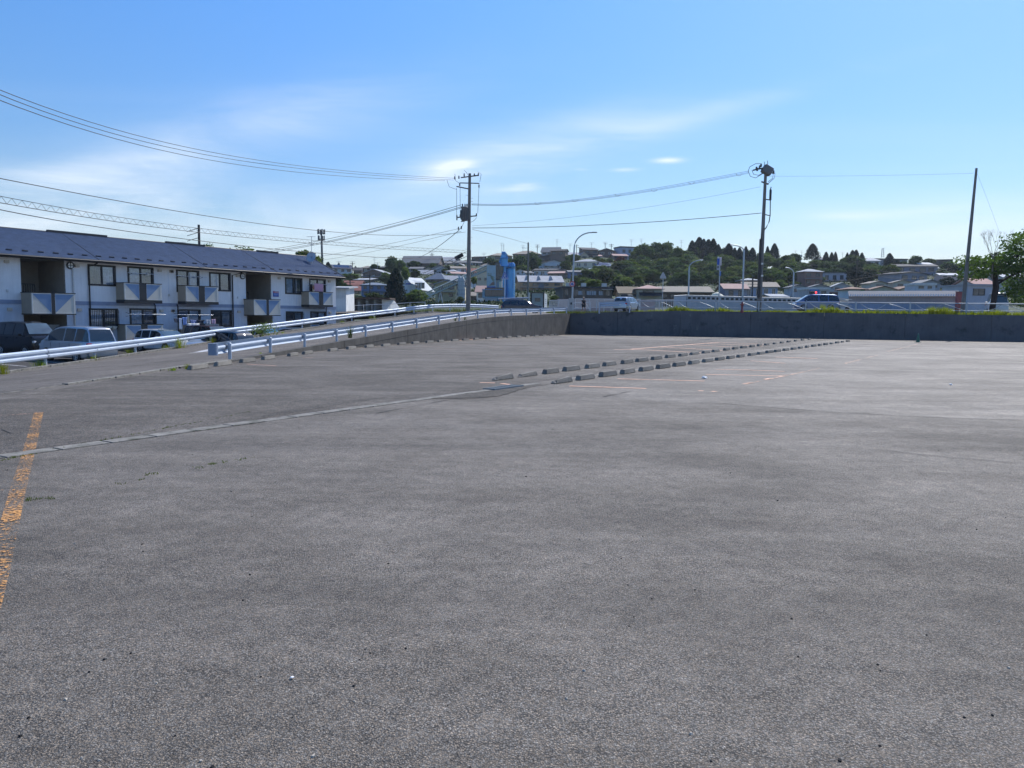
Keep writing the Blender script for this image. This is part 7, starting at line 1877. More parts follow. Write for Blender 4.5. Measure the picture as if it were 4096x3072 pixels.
# aerials along the skyline
k = 0
for (u, vt, vb, y) in [(1355, 1045, 1062, 300), (1410, 1045, 1085, 300), (1497, 1030, 1070, 310), (1510, 1050, 1075, 300), (1727, 1010, 1045, 320), (1936, 1012, 1035, 330), (2007, 972, 1010, 335), (2092, 982, 1010, 335), (2150, 978, 1000, 335), (2228, 958, 995, 335), (2280, 975, 1005, 335), (2366, 970, 995, 335), (2420, 968, 995, 335), (2422, 972, 1000, 335), (2445, 978, 1000, 335), (2525, 958, 985, 335), (2725, 960, 1000, 330), (3182, 1000, 1030, 330), (3207, 1002, 1030, 330), (3370, 1008, 1035, 330), (2565, 955, 990, 335)]:
    k += 1; aerial(u, vt, vb, y, ordw(k) + ' television aerial from the left along the hillside skyline', ((.02, 1.0), (.25, .7)), r=.07, elem=4)
for (u, vt, vb, y, lab) in [(2149, 980, 1005, 330, 'small power pole on the skyline just right of the thin grey pole'), (2306, 978, 1012, 330, 'small power pole on the skyline beside the tall street lamp'), (2445, 975, 1000, 332, 'dark small power pole above the gabled skyline house'), (1410, 1048, 1095, 290, 'small grey pole beside the solar-roofed house'), (1728, 1012, 1050, 325, 'small pole on the skyline left of the transformer pole'),
                     (1401, 1120, 1190, 170, 'slim dark pole in front of the red-roofed houses'), (1480, 1090, 1200, 190, 'wooden pole in front of the two-storey blue house'), (3424, 1040, 1140, 240, 'grey power pole with crossarm among the right-hand trees'), (3008, 1110, 1200, 130, 'thin pole in front of the panelled blue-grey house')]:
    b = at(u, vb, y); r = thing('small_pole', lab, 'utility pole', b); h = at(u, vt, y).z - b.z
    MB().tube([(0, 0, -2), (0, 0, h)], .13, 6).build('shaft', M_pole_d, r)
    MB().tube([(-1.0, 0, h - .5), (1.0, 0, h - .5)], .06, 4).build('crossarm', M_pole_d, r); MB().tube([(-.8, 0, h - 1.1), (.8, 0, h - 1.1)], .05, 4).build('crossarm', M_pole_d, r)
# radio mast on the right skyline
b = at(3530, 1030, 340); r = thing('radio_mast', 'pale lattice radio mast on the right skyline', 'mast', b); h = at(3530, 992, 340).z - b.z
for s in (-1, 1): MB().tube([(s * .6, 0, 0), (s * .35, 0, h)], .12, 4).build('mast_leg', M_lamp_pole, r)
for k in range(5): MB().tube([(-.6, 0, h * k / 5), (.55, 0, h * (k + 1) / 5)], .08, 4).build('brace', M_lamp_pole, r)
# cables over the right-hand houses
for k, (a, m_, c) in enumerate([((3424, 1068), (3550, 1088), (3800, 1075)), ((3424, 1074), (3550, 1110), (3800, 1090)), ((3300, 1120), (3420, 1118), (3560, 1085))]):
    wire(ordw(k + 1) + ' sagging service cable from the top among the right-hand houses', [(a[0], a[1], 200), (m_[0], m_[1], 200), (c[0], c[1], 200)], .05)
# ------------------------------------------------------------------ trees, bushes, weeds
L_dark = leafmat('leaf_dark', (.055, .084, .042), .3, .28); L_mid = leafmat('leaf_mid', (.078, .11, .042), .3, .32); L_lite = leafmat('leaf_light', (.10, .13, .05), .25, .38)
L_con = leafmat('leaf_conifer', (.020, .036, .026), .25, .1); L_red = leafmat('leaf_reddish', (.11, .035, .03), .2, .3); L_grass = leafmat('leaf_grass', (.2, .23, .03), .2, .5); L_near = leafmat('leaf_near', (.075, .11, .035), .2, .42)
M_bark = pbr('tree_bark', (.06, .045, .035), .9, var=.3, scale=4, bump=.5, bscale=20)
def leaf_cloud(pts, nrm, size, jitter=.5, aspect=.7):
    """many small leaf sprays: each a bent pair of quads, given centre points and outward directions"""
    n = len(pts); d = nrng.normal(size=(n, 3)); d /= np.linalg.norm(d, axis=1, keepdims=True)
    nn = nrm * (1 - jitter) + d * jitter; nn /= np.linalg.norm(nn, axis=1, keepdims=True) + 1e-9
    a = np.cross(nn, nrng.normal(size=(n, 3))); a /= np.linalg.norm(a, axis=1, keepdims=True) + 1e-9; b = np.cross(nn, a)
    s = size * nrng.uniform(.55, 1.3, size=(n, 1)); a = a * s; b = b * s * aspect
    v = np.stack([pts - a, pts - b * .8, pts + a, pts + b * .8], axis=1).reshape(-1, 3)
    f = np.arange(4 * n).reshape(-1, 4); return v, f
def mesh_np(name, v, f, mat):
    me = bpy.data.meshes.new(name); nv, nf = len(v), len(f); k = f.shape[1]
    me.vertices.add(nv); me.vertices.foreach_set('co', v.astype(np.float32).ravel())
    me.loops.add(nf * k); me.loops.foreach_set('vertex_index', f.astype(np.int32).ravel())
    me.polygons.add(nf); me.polygons.foreach_set('loop_start', np.arange(0, nf * k, k, dtype=np.int32)); me.polygons.foreach_set('loop_total', np.full(nf, k, dtype=np.int32))
    me.update(); me.validate(); me.materials.append(mat); return me
def broad_crown(seed, n=5200, size=.042, lobes=13, flat=.8):
    """unit crown: x, y in -.5...5, z 0..1"""
    r = np.random.default_rng(seed); global nrng; sv_ = nrng; nrng = r
    C = []; 
    for i in range(lobes):
        a = r.uniform(0, 6.28); rad = r.uniform(.0, .3); z = r.uniform(.25, .8); C.append((rad * math.cos(a), rad * math.sin(a), z, r.uniform(.13, .25) * (1.15 - .45 * z)))
    C.append((0, 0, .5, .3)); C.append((0, 0, .78, .2))
    C = np.array(C); w = C[:, 3] ** 2; idx = r.choice(len(C), n, p=w / w.sum())
    d = r.normal(size=(n, 3)); d /= np.linalg.norm(d, axis=1, keepdims=True)
    rr = C[idx, 3:4] * (r.uniform(.55, 1.0, size=(n, 1)) ** .5) * (1 + .25 * np.sin(7 * d[:, :1] + 5 * d[:, 1:2] + idx[:, None]))
    p = C[idx, :3] + d * rr * np.array([1, 1, flat])
    v, f = leaf_cloud(p, d, size, .55); nrng = sv_; return v, f
def conifer_crown(seed, n=4200, size=.035, ragged=.25):
    r = np.random.default_rng(seed); global nrng; sv_ = nrng; nrng = r
    t = r.uniform(0, 1, n) ** .8; tier = .75 + .25 * np.abs(np.sin(t * 34 + r.uniform(0, 1))) ; a = r.uniform(0, 6.28, n)
    prof = (1 - t) ** .62 * .36 * tier * (1 + ragged * np.sin(a * 5 + t * 20) * .6) + .012
    rad = prof * r.uniform(.35, 1.0, n) ** .5
    p = np.stack([rad * np.cos(a), rad * np.sin(a), .06 + t * .94], axis=1); d = np.stack([np.cos(a), np.sin(a), np.full(n, .35)], axis=1); d /= np.linalg.norm(d, axis=1, keepdims=True)
    v, f = leaf_cloud(p, d, size, .5, .5); nrng = sv_; return v, f
BROAD = [broad_crown(100 + i) for i in range(5)]; CONI = [conifer_crown(200 + i) for i in range(3)]; SPARSE = [broad_crown(300 + i, 900, .05, 16) for i in range(2)]
BM = {}
def crown_mesh(kind, i, mat):
    key = (kind, i, mat.name)
    if key not in BM:
        v, f = {'b': BROAD, 'c': CONI, 's': SPARSE}[kind][i]; BM[key] = mesh_np('crown', v, f, mat)
    return BM[key]
def trunk_mesh():
    m = MB(); m.tube([(0, 0, -.25), (.01, .0, .2), (-.01, .01, .5), (0, 0, .72)], [.035, .026, .018, .006], 7)
    for k in range(6):
        a = k * 1.05; z = .25 + .07 * k; m.tube([(0, 0, z), (.14 * math.cos(a), .14 * math.sin(a), z + .1), (.27 * math.cos(a), .27 * math.sin(a), z + .22)], [.013, .008, .003], 5)
    o = m.build('trunk', M_bark); me = o.data; bpy.data.objects.remove(o); return me
TRUNK = trunk_mesh(); tcount = 0
def tree(u, vt, vb, wpx, kind, mat, label, y=None, group=None, name=None, wd=None):
    """tree whose crown top is at row vt, foot near row vb, crown wpx wide in the picture"""
    global tcount; tcount += 1
    Y = y if y is not None else min(depth_of(vb), depth_of(vcap(u)) + 12)
    Y = min(Y, max(depth_of(vb), 60)) if vb > 1140 or y is None else Y
    b = at(u, vb, Y); h = at(u, vt, Y).z - b.z; w = wpx / FPX * Y * (1.45 if kind == 'c' and wpx < 60 else 1.0)
    nm = name or ('conifer_tree' if kind == 'c' else 'broadleaf_tree' if h > 3 else 'bush')
    t = thing(nm, label, 'bush' if nm == 'bush' else 'tree', b, rnd.uniform(0, 6.28), group)
    c = bpy.data.objects.new('crown', crown_mesh(kind, rnd.randrange({'b': 5, 'c': 3, 's': 2}[kind]), mat)); COL.objects.link(c); c.parent = t
    k = .72 if kind == 'c' else .86
    c.scale = (w / k, w / k, h * (1.0 if kind == 'c' else 1.08)); c.location = (0, 0, -.05 * h)
    q = bpy.data.objects.new('trunk', TRUNK); COL.objects.link(q); q.parent = t; q.scale = (min(w, h) * .9, min(w, h) * .9, h * .95)
    return t
def Zt(tf, x, yt, yb, w): u, vt = tf(x, yt); return u, vt, tf(x, yb)[1], w * .3254
def T_(tf, x, yt, yb, w, kind, mat, label, **k): return tree(*Zt(tf, x, yt, yb, w), kind, mat, label, **k)
# left of the flats and behind them
tree(838, 968, 1060, 90, 's', L_mid, 'thin leafy branches showing just right of the short wooden pole behind the roof', y=95)
tree(955, 980, 1070, 160, 's', L_mid, 'spreading leafy treetop above the middle of the slate roof', y=92)
tree(985, 985, 1075, 120, 's', L_mid, 'smaller leafy treetop joined to the right of the spreading one above the roof', y=94)
tree(1222, 998, 1120, 155, 'b', L_mid, 'dense round green treetop behind the satellite dish', y=88)
T_(Z3, 40, 570, 760, 110, 'c', L_con, 'small dark conifer just right of the flats ridge on the skyline')
T_(Z3, 130, 720, 930, 260, 'b', L_dark, 'large dark green tree against the gable of the flats', y=170); T_(Z3, 215, 820, 960, 200, 'b', L_dark, 'dark tree between the corrugated building and the red roofs', y=175)
T_(Z3, 330, 715, 800, 190, 'b', L_mid, 'green bushes below the solar-roofed house'); T_(Z3, 605, 600, 690, 150, 'b', L_dark, 'round dark bush on the skyline between the two dark hip roofs')
T_(Z3, 375, 625, 680, 40, 'c', L_con, 'tiny conifer tip right of the solar-roofed house'); T_(Z3, 170, 585, 640, 40, 'c', L_con, 'tiny conifer tip above the solar roof')
T_(Z3, 815, 500, 720, 190, 'b', L_dark, 'tall dark round tree on the skyline right of the dark hip roof'); T_(Z3, 920, 545, 700, 180, 'b', L_mid, 'mid green tree just below the barn roof'); T_(Z3, 1090, 560, 670, 180, 'b', L_dark, 'dark round tree in front of the barn')
T_(Z3, 740, 700, 850, 180, 'b', L_mid, 'green bushy tree right of the brown gabled house'); T_(Z3, 870, 640, 1110, 330, 'c', L_con, 'very tall broad dark conifer beside the two-storey blue house', y=150); T_(Z3, 860, 700, 1110, 230, 'b', L_con, 'dense dark foliage filling the lower part beside the very tall conifer', y=152)
T_(Z3, 985, 630, 800, 130, 'b', L_lite, 'pale sunlit tree right of the very tall conifer', y=190); T_(Z3, 1105, 665, 780, 140, 'b', L_dark, 'dark round tree above the white A-frame house', y=225)
T_(Z3, 1120, 910, 1110, 300, 'b', L_mid, 'broad green bush in front of the white A-frame house', y=150); T_(Z3, 1010, 960, 1110, 160, 'b', L_mid, 'green bush between the very tall conifer and the A-frame house', y=155)
T_(Z3, 1500, 620, 690, 120, 'b', L_dark, 'dark bush above the grey gabled house left of the transformer pole'); T_(Z3, 1830, 760, 860, 90, 'b', L_lite, 'small light shrub just right of the transformer pole', y=205)
T_(Z3, 600, 950, 1060, 250, 'b', L_dark, 'garden shrubs at the foot of the two-storey blue house', y=165); T_(Z3, 1660, 1000, 1090, 120, 'b', L_mid, 'low shrub at the foot of the cream three-storey flats', y=165)
# middle
T_(Z4, 180, 525, 640, 230, 'b', L_dark, 'dark green trees left of the blue tower head'); T_(Z4, 540, 490, 700, 300, 'b', L_dark, 'dark tree just right of the blue tower'); T_(Z4, 700, 450, 690, 250, 'b', L_dark, 'dark tree behind the thin grey pole'); T_(Z4, 600, 610, 730, 200, 'b', L_mid, 'mid green bush below the dark tree right of the silo')
T_(Z4, 1120, 560, 740, 160, 'b', L_dark, 'dark tree left of the tall street lamp shaft'); T_(Z4, 1210, 480, 580, 190, 'b', L_mid, 'green tree right behind the tall street lamp'); T_(Z4, 1130, 500, 600, 120, 'b', L_mid, 'light tree between the lamp and the dark gabled house')
T_(Z4, 1230, 740, 900, 150, 'b', L_mid, 'light green tree beside the round road sign', y=200); T_(Z4, 1430, 690, 830, 130, 'c', L_con, 'small dark conifer left of the yellow-walled house', y=215); T_(Z4, 1560, 530, 600, 180, 'b', L_mid, 'green bush above the yellow-walled house')
T_(Z4, 1340, 760, 900, 200, 'b', L_mid, 'green tree above the long dark shop, left', y=190); T_(Z4, 1450, 790, 900, 250, 'b', L_lite, 'bright leafy bush above the middle of the long dark shop', y=175); T_(Z4, 980, 985, 1045, 140, 'b', L_lite, 'yellow-green hedge right of the site office', y=125)
T_(Z4, 1590, 650, 850, 260, 'b', L_mid, 'tree with brownish green crown below the yellow-walled house', y=230); T_(Z4, 1760, 560, 700, 220, 'b', L_mid, 'olive tree right of the yellow-walled house'); T_(Z4, 1790, 510, 600, 170, 'b', L_red, 'reddish-leaved tree below the pinkish roof on the skyline'); T_(Z4, 1940, 655, 780, 150, 'b', L_red, 'dark red tree at the left of the wood')
T_(Z4, 1740, 800, 1010, 240, 'b', L_con, 'very dark tree at the right end of the long shop', y=165); T_(Z4, 1850, 760, 880, 220, 'b', L_lite, 'light green bush above the tan-brown roof', y=190)
# skyline trees over the wood
for x, yt, w, k, m, lab in [(230, 345, 260, 'b', L_mid, 'feathery green tree at the left end of the wood skyline'), (370, 330, 240, 'b', L_dark, 'dark round tree second from the left on the wood skyline'), (520, 325, 260, 'b', L_mid, 'mid green spreading tree left of the tall cedars'), (640, 385, 170, 'b', L_mid, 'lighter tree tucked between spreading tree and cedars'),
                            (820, 305, 130, 'c', L_con, 'leftmost of the tall dark cedars on the wood skyline'), (905, 262, 150, 'c', L_con, 'tallest of the dark cedars on the wood skyline'), (960, 285, 130, 'c', L_con, 'cedar directly right of the tallest one'), (1020, 290, 150, 'c', L_con, 'broad cedar fourth from the left in the tall group'), (1080, 280, 120, 'c', L_con, 'slim cedar fifth from the left in the tall group'), (1140, 350, 110, 'c', L_con, 'shorter cedar at the right end of the tall group'),
                            (1270, 340, 150, 'c', L_con, 'ragged dark conifer just left of the arched street lamp'), (1340, 395, 110, 'c', L_con, 'dark conifer behind the arched street lamp'), (1400, 390, 110, 'c', L_con, 'dark conifer under the lamp arm'), (1478, 375, 90, 'c', L_con, 'slim conifer right of the arched street lamp'), (1560, 392, 130, 'c', L_con, 'ragged conifer left of the utility pole'), (1640, 455, 110, 'b', L_dark, 'dark round tree behind the utility pole'),
                            (1745, 375, 80, 'c', L_con, 'conifer just right of the utility pole'), (1830, 340, 125, 'c', L_con, 'lone pointed conifer right of the utility pole')]:
    T_(Z5, x, yt, yt + 260, w, k, m, lab, group='trees on the wood skyline')
for x, yt, w, k, m, lab in [(130, 490, 230, 'b', L_dark, 'dark rounded trees left of the lone tall conifer'), (455, 343, 150, 'c', L_con, 'lone tall pointed conifer above the brown two-storey house'), (620, 445, 90, 'c', L_con, 'first small spiky conifer right of the lone tall one'), (690, 450, 80, 'c', L_con, 'second small spiky conifer right of the lone tall one'), (735, 445, 70, 'c', L_con, 'third small spiky conifer right of the lone tall one'),
                            (880, 455, 70, 'c', L_con, 'small conifer tip before the round dark crown'), (945, 425, 110, 'c', L_con, 'ragged conifer above the round dark crown, left'), (990, 420, 100, 'c', L_con, 'ragged conifer above the round dark crown, middle'), (1060, 455, 90, 'c', L_con, 'ragged conifer above the round dark crown, right'), (940, 490, 330, 'b', L_dark, 'wide round dark crown under the ragged conifers'), (1400, 462, 130, 'c', L_con, 'single conifer right of the white pavilion'), (1710, 495, 190, 'b', L_dark, 'flat-topped tree on the far right skyline')]:
    T_(Z6, x, yt, yt + 210, w, k, m, lab, group='trees on the right skyline')
for x, yt, yb, w, m, lab in [(130, 590, 780, 250, L_mid, 'olive tree right of the utility pole'), (330, 590, 760, 260, L_dark, 'dark tree left behind the brown two-storey house'), (620, 560, 740, 240, L_dark, 'dark tree behind the wide grey building, left'), (820, 570, 740, 260, L_dark, 'dark tree behind the wide grey building, middle'), (1000, 600, 880, 260, L_con, 'very dark tree right of the wide grey building'), (1180, 620, 800, 260, L_mid, 'green tree below the white pavilion'),
                             (1330, 620, 790, 260, L_dark, 'dark tree below the long flat skyline building'), (1430, 600, 820, 220, L_mid, 'tree left of the purple-grey house'), (1420, 745, 840, 110, L_lite, 'small light shrub between the two beige sheds'), (60, 790, 940, 200, L_lite, 'light green bushes right of the panelled blue-grey house'), (250, 820, 870, 170, L_lite, 'bright low hedge left of the brown house'), (1120, 690, 860, 200, L_con, 'dark tree behind the left beige shed')]:
    T_(Z6, x, yt, yb, w, 'b', m, lab)
for x, yt, yb, w, m, lab in [(590, 570, 700, 260, L_dark, 'round tree left of the leaning pole on the slope'), (720, 590, 760, 180, L_dark, 'dark tree directly behind the leaning pole'), (590, 760, 930, 220, L_con, 'very dark bushes left of the foot of the leaning pole'), (930, 540, 720, 230, L_mid, 'green tree right of the leaning pole'), (1060, 560, 760, 250, L_dark, 'dark tree behind the bare tree'), (950, 690, 810, 260, L_dark, 'dark trees above the pink-red roof'), (1340, 640, 860, 250, L_dark, 'dark tree behind the big right-hand tree')]:
    T_(Z7, x, yt, yb, w, 'b', m, lab, y=None)
# fill of the wooded slope: nothing tells these apart
lab_d = 'dark green tree in the dense wood covering the slope in the middle distance'; lab_m = 'mid green tree in the dense wood covering the slope'
def fill(tf, poly, n, wr, hr, mats, seed):
    r = random.Random(seed); xs = [p[0] for p in poly]; ys = [p[1] for p in poly]; k = 0; tries = 0
    while k < n and tries < n * 30:
        tries += 1; x = r.uniform(min(xs), max(xs)); y = r.uniform(min(ys), max(ys)); ins = False
        for (xa, ya), (xb, yb) in zip(poly, poly[1:] + poly[:1]):
            if (ya > y) != (yb > y) and x < (xb - xa) * (y - ya) / (yb - ya) + xa: ins = not ins
        if not ins: continue
        w = r.uniform(*wr); h = r.uniform(*hr); m = r.choice(mats); lab = lab_d if m in (L_dark, L_con) else lab_m
        T_(tf, x, y - h, y, w, 'b', m, lab, group='dark trees of the wooded slope' if lab is lab_d else 'green trees of the wooded slope'); k += 1
fill(Z5, [(60, 560), (700, 520), (1160, 560), (1640, 600), (1900, 640), (2140, 660), (2150, 880), (1650, 870), (1100, 900), (60, 890)], 120, (170, 300), (110, 190), [L_dark, L_dark, L_dark, L_mid, L_mid, L_lite], 5)
fill(Z4, [(1250, 780), (1700, 700), (2150, 640), (2150, 900), (1250, 900)], 26, (150, 240), (90, 150), [L_dark, L_mid, L_mid, L_lite], 6)
fill(Z6, [(0, 620), (560, 620), (560, 700), (1140, 640), (1500, 640), (1500, 800), (0, 860)], 34, (170, 260), (100, 150), [L_dark, L_dark, L_con, L_mid], 8)
fill(Z3, [(60, 740), (800, 700), (1500, 620), (1800, 700), (1800, 900), (60, 960)], 18, (90, 160), (50, 90), [L_dark, L_mid], 9)
fill(Z4, [(180, 520), (1500, 540), (1750, 560), (1400, 760), (500, 720)], 14, (80, 140), (40, 70), [L_dark, L_mid], 10)
fill(Z7, [(0, 640), (1520, 640), (1520, 900), (0, 900)], 20, (120, 210), (60, 110), [L_dark, L_mid, L_con], 12)

# ---- the big tree at the right edge, built from limbs and leaf sprays
b = at(3963, 1250, 79); r = thing('big_tree', 'big leafy tree reaching in from the right edge, dark crooked trunk', 'tree', b)
def BT(u, v, d=79): return at(u, v, d) - b
M_bark2 = pbr('dark_bark', (.03, .02, .018), .9, var=.3, scale=4, bump=.6, bscale=15)
tr_pts = [BT(3966, 1262), BT(3972, 1215), BT(3984, 1150), BT(3980, 1100), BT(3968, 1060), BT(3985, 1010)]
MB().tube(tr_pts, [.32, .28, .3, .26, .18, .1], 10).build('trunk', M_bark2, r)
limbs = [[BT(3984, 1140), BT(4040, 1105), BT(4100, 1080), BT(4180, 1040)], [BT(3980, 1105), BT(4030, 1060), BT(4090, 1010), BT(4140, 960)], [BT(3970, 1065), BT(3930, 1040), BT(3890, 1030)], [BT(3985, 1080), BT(4050, 1030), BT(4110, 1000)], [BT(3984, 1125), BT(4000, 1120), BT(4010, 1118)]]
for l in limbs: MB().tube(l, [.13, .1, .07, .04][:len(l)], 7).build('limb', M_bark2, r)
pts_ = []; 
def blob(u, v, w, h, n, d=79, dy=2.5):
    c = BT(u, v, d)
    for i in range(n):
        a = nrng.normal(size=3); a /= np.linalg.norm(a); q = nrng.uniform(.3, 1.0) ** .6
        pts_.append((c.x + a[0] * w / 2 * d / FPX * q, c.y + a[1] * dy * q, c.z + a[2] * h / 2 * d / FPX * q))
for u, v, w, h, n in [(4075, 985, 110, 75, 420), (4125, 960, 120, 110, 520), (4060, 1030, 130, 50, 380), (3990, 1050, 130, 50, 360), (4020, 1075, 150, 45, 360), (4100, 1080, 130, 60, 420), (3905, 1055, 110, 60, 300), (3890, 1095, 100, 60, 260), (3960, 1090, 110, 40, 240), (4085, 1130, 110, 70, 420), (4095, 1180, 110, 90, 480), (4050, 1160, 50, 70, 160), (3860, 1040, 60, 40, 100), (4055, 940, 30, 14, 30), (4040, 958, 40, 12, 30), (4140, 1060, 120, 120, 420), (4000, 1020, 60, 24, 80)]: blob(u, v, w, h, int(n * 1.4))
P_ = np.array(pts_); v, f = leaf_cloud(P_, np.tile(np.array([[0, -.2, 1.0]]), (len(P_), 1)), .17, .7, .6)
me = mesh_np('crown', v, f, L_near); o = bpy.data.objects.new('crown', me); COL.objects.link(o); o.parent = r
# bare tree in front of it
b = at(3972, 1030, 78); r = thing('bare_tree', 'leafless twiggy tree between the leaning pole and the big leafy tree', 'tree', b)
M_twig = pbr('pale_twig', (.22, .19, .17), .9)
def grow(p, d, L__, rad, lev, m):
    q = p + d * L__; mid = p.lerp(q, .5) + Vector((rnd.uniform(-.06, .06), 0, rnd.uniform(-.03, .05))) * L__
    m.tube([p, mid, q], [rad, rad * .8, rad * .6], 4)
    if lev == 0: return
    for k in range(2 if lev > 2 else 3):
        a = d.copy(); a.rotate(Quaternion((0, 1, 0), rnd.uniform(-.62, .62))); a.rotate(Quaternion((1, 0, 0), rnd.uniform(-.4, .4))); a.z += .12; a.normalize()
        grow(q, a, L__ * rnd.uniform(.62, .85), rad * .6, lev - 1, m)
for k, (an, Lq) in enumerate([(-.75, 1.1), (-.45, 1.2), (-.15, 1.3), (.15, 1.3), (.5, 1.35), (.85, 1.1)]):
    m = MB(); grow(Vector((0, 0, 0)), Vector((math.sin(an), rnd.uniform(-.2, .2), math.cos(an))).normalized(), Lq * .78, .035, 4, m); m.build('branch', M_twig, r)
MB().tube([(0, 0, -2.2), (.02, 0, 0)], [.09, .06], 7).build('trunk', M_twig, r)

# ---- weeds: long grass strip on top of the wall
def blades(centers, n_each, hmin, hmax, spread, wid=.012, seed=3, lean=.35):
    r = np.random.default_rng(seed); V = []; F_ = []
    for (x, y, z, s) in centers:
        for i in range(max(1, int(n_each * s))):
            a = r.uniform(0, 6.28); rr = spread * abs(r.normal()) * .6; px, py = x + rr * math.cos(a), y + rr * math.sin(a)
            h = r.uniform(hmin, hmax) * s; la = r.uniform(0, 6.28); ln_ = r.uniform(0, lean) * h; w = wid * r.uniform(.6, 1.4); wa = r.uniform(0, 3.14); wx, wy = w * math.cos(wa), w * math.sin(wa); k = len(V)
            V += [(px - wx, py - wy, z), (px + wx, py + wy, z), (px + wx * .8 + ln_ * .35 * math.cos(la), py + wy * .8 + ln_ * .35 * math.sin(la), z + h * .6), (px - wx * .8 + ln_ * .35 * math.cos(la), py - wy * .8 + ln_ * .35 * math.sin(la), z + h * .6), (px + ln_ * math.cos(la), py + ln_ * math.sin(la), z + h), (px + ln_ * math.cos(la) + w * .2, py + ln_ * math.sin(la), z + h)]
            F_ += [(k, k + 1, k + 2, k + 3), (k + 3, k + 2, k + 5, k + 4)]
    return np.array(V), np.array(F_)
cs = []
for i in range(1500):
    s = rnd.uniform(6.5, 62); p = fr + dirR * s + nW * rnd.uniform(.4, 2.4)
    cl_ = .35 + .65 * max(0, math.sin(s * .9) * math.sin(s * .37 + 1)) + (.25 if s > 26 else 0)
    cs.append((p.x, p.y, ztop_at(min(s, 44)) - .03, cl_ * rnd.uniform(.5, 1.1)))
v, f = blades(cs, 26, .28, .8, .22, .016, 4)
o = bpy.data.objects.new('grass_strip', mesh_np('grass_strip', v, f, L_grass)); COL.objects.link(o); o['kind'] = 'stuff'; tag(o, 'yellow-green long grass along the top of the long dark wall', 'grass')
# verge grass: near the person and left beyond the ramp
cs = []
for i in range(420):
    u = rnd.uniform(2190, 2540); v_ = rnd.uniform(1240, 1250); p = at(u, v_, rnd.uniform(84, 96)); cs.append((p.x, p.y, 1.9, rnd.uniform(.3, .8)))
for i in range(500):
    u = rnd.uniform(1480, 2010); y_ = rnd.uniform(86, 98); p = at(u, 1250, y_); cs.append((p.x, p.y, 1.55 + .4 * max(0, min(1, (u - 1500) / 300)), rnd.uniform(.3, 1.0)))
v, f = blades(cs, 18, .2, .6, .3, .02, 5)
o = bpy.data.objects.new('verge_grass', mesh_np('verge_grass', v, f, leafmat('leaf_verge', (.11, .115, .04), .2, .3))); COL.objects.link(o); o['kind'] = 'stuff'; tag(o, 'rough dry grass on the verges beside the road behind the ramp', 'grass')
# tufts along the kerbs: each its own thing
def tuft(u, v, y, h, label, n=60, mat=L_grass, spread=.12, z=None, name='grass_tuft', cat='weed'):
    p = at(u, v, y)
    if z is not None: p.z = z
    vv_, ff = blades([(0, 0, 0, 1.0)], n, h * .5, h, spread, .008, int(u), .7)
    o = bpy.data.objects.new(name, mesh_np(name, vv_, ff, mat)); COL.objects.link(o); o.location = p; tag(o, label, cat); return o
def rline(u):                                        # distance of the outer kerb seen in column u
    best = min(range(len(out_line)), key=lambda i: abs(2048 + FPX * out_line[i].x / out_line[i].y - u) if out_line[i].y > 5 else 1e9)
    return out_line[best].y
for u, v, h, lab in [(10, 1497, .5, 'grass tuft under the outer guardrail at the left edge of the picture'), (160, 1474, .42, 'grass tuft at the foot of the guardrail post below the silver minivan'), (376, 1448, .4, 'grass tuft at the second visible post of the outer guardrail'), (520, 1418, .35, 'small green weeds on the kerb below the white estate car'), (668, 1405, .45, 'low weeds on the kerb right of the white estate car'), (718, 1396, .8, 'thick grass tuft on the outer kerb just left of the pale silver saloon'), (850, 1383, .65, 'grass tuft on the outer kerb above the rounded end cap'),
                      (925, 1365, .4, 'small yellow-green plant clump on the kerb above the first near post'), (1090, 1345, .35, 'low green weeds right of the leafy bush on the outer kerb'), (1370, 1297, .4, 'weeds at the outer kerb near the carport'), (1490, 1280, .5, 'yellow-green weed clump at the outer kerb near the middle of the ramp'), (1130, 1340, .3, 'row of low weeds far right of the leafy bush on the outer kerb')]:
    tuft(u, v, rline(u) - .25, h, lab, 110 if h > .4 else 70, spread=.28 if h > .4 else .2)
for u, v, h, lab in [(750, 1478, .2, 'weed tuft beside the leftmost wheel stop along the near kerb'), (690, 1484, .12, 'flat weeds along the near kerb left of the first wheel stop'), (1045, 1428, .22, 'small green weed between the kerb and the third wheel stop'), (1400, 1352, .75, 'tall thin weed on the near kerb beside the fifth guardrail post'), (1822, 1288, .6, 'dark weed on the curved wall top beyond the middle'), (1860, 1286, .5, 'thin dark weed on the curved wall top, right one')]:
    p = lot(u, v) if v > 1400 else None
    tuft(u, v, p.y + .1 if p else {1400: 37.5, 1822: 60, 1860: 61}[u], h, lab, 40, L_mid if h > .3 else L_grass, .1)
# bush on the outer kerb
b = at(1040, 1350, 51.5); r = thing('bush', 'leafy dry-tipped bush growing on the outer kerb under the guardrail', 'bush', b)
P_ = nrng.normal(size=(900, 3)) * np.array([.42, .3, .24]) + np.array([.1, 0, .5]); P_[:, 0] += P_[:, 2] * .35; P_ = P_[P_[:, 2] > 0]
v, f = leaf_cloud(P_, np.tile(np.array([[0, -.3, 1.0]]), (len(P_), 1)), .075, .7, .35); o = bpy.data.objects.new('crown', mesh_np('crown', v, f, leafmat('leaf_bush', (.12, .15, .05), .1, .4))); COL.objects.link(o); o.parent = r
for k in range(7): MB().tube([(0, 0, -.1), (rnd.uniform(-.2, .4), rnd.uniform(-.2, .2), rnd.uniform(.4, .9))], .012, 4).build('stem', M_bark, r)
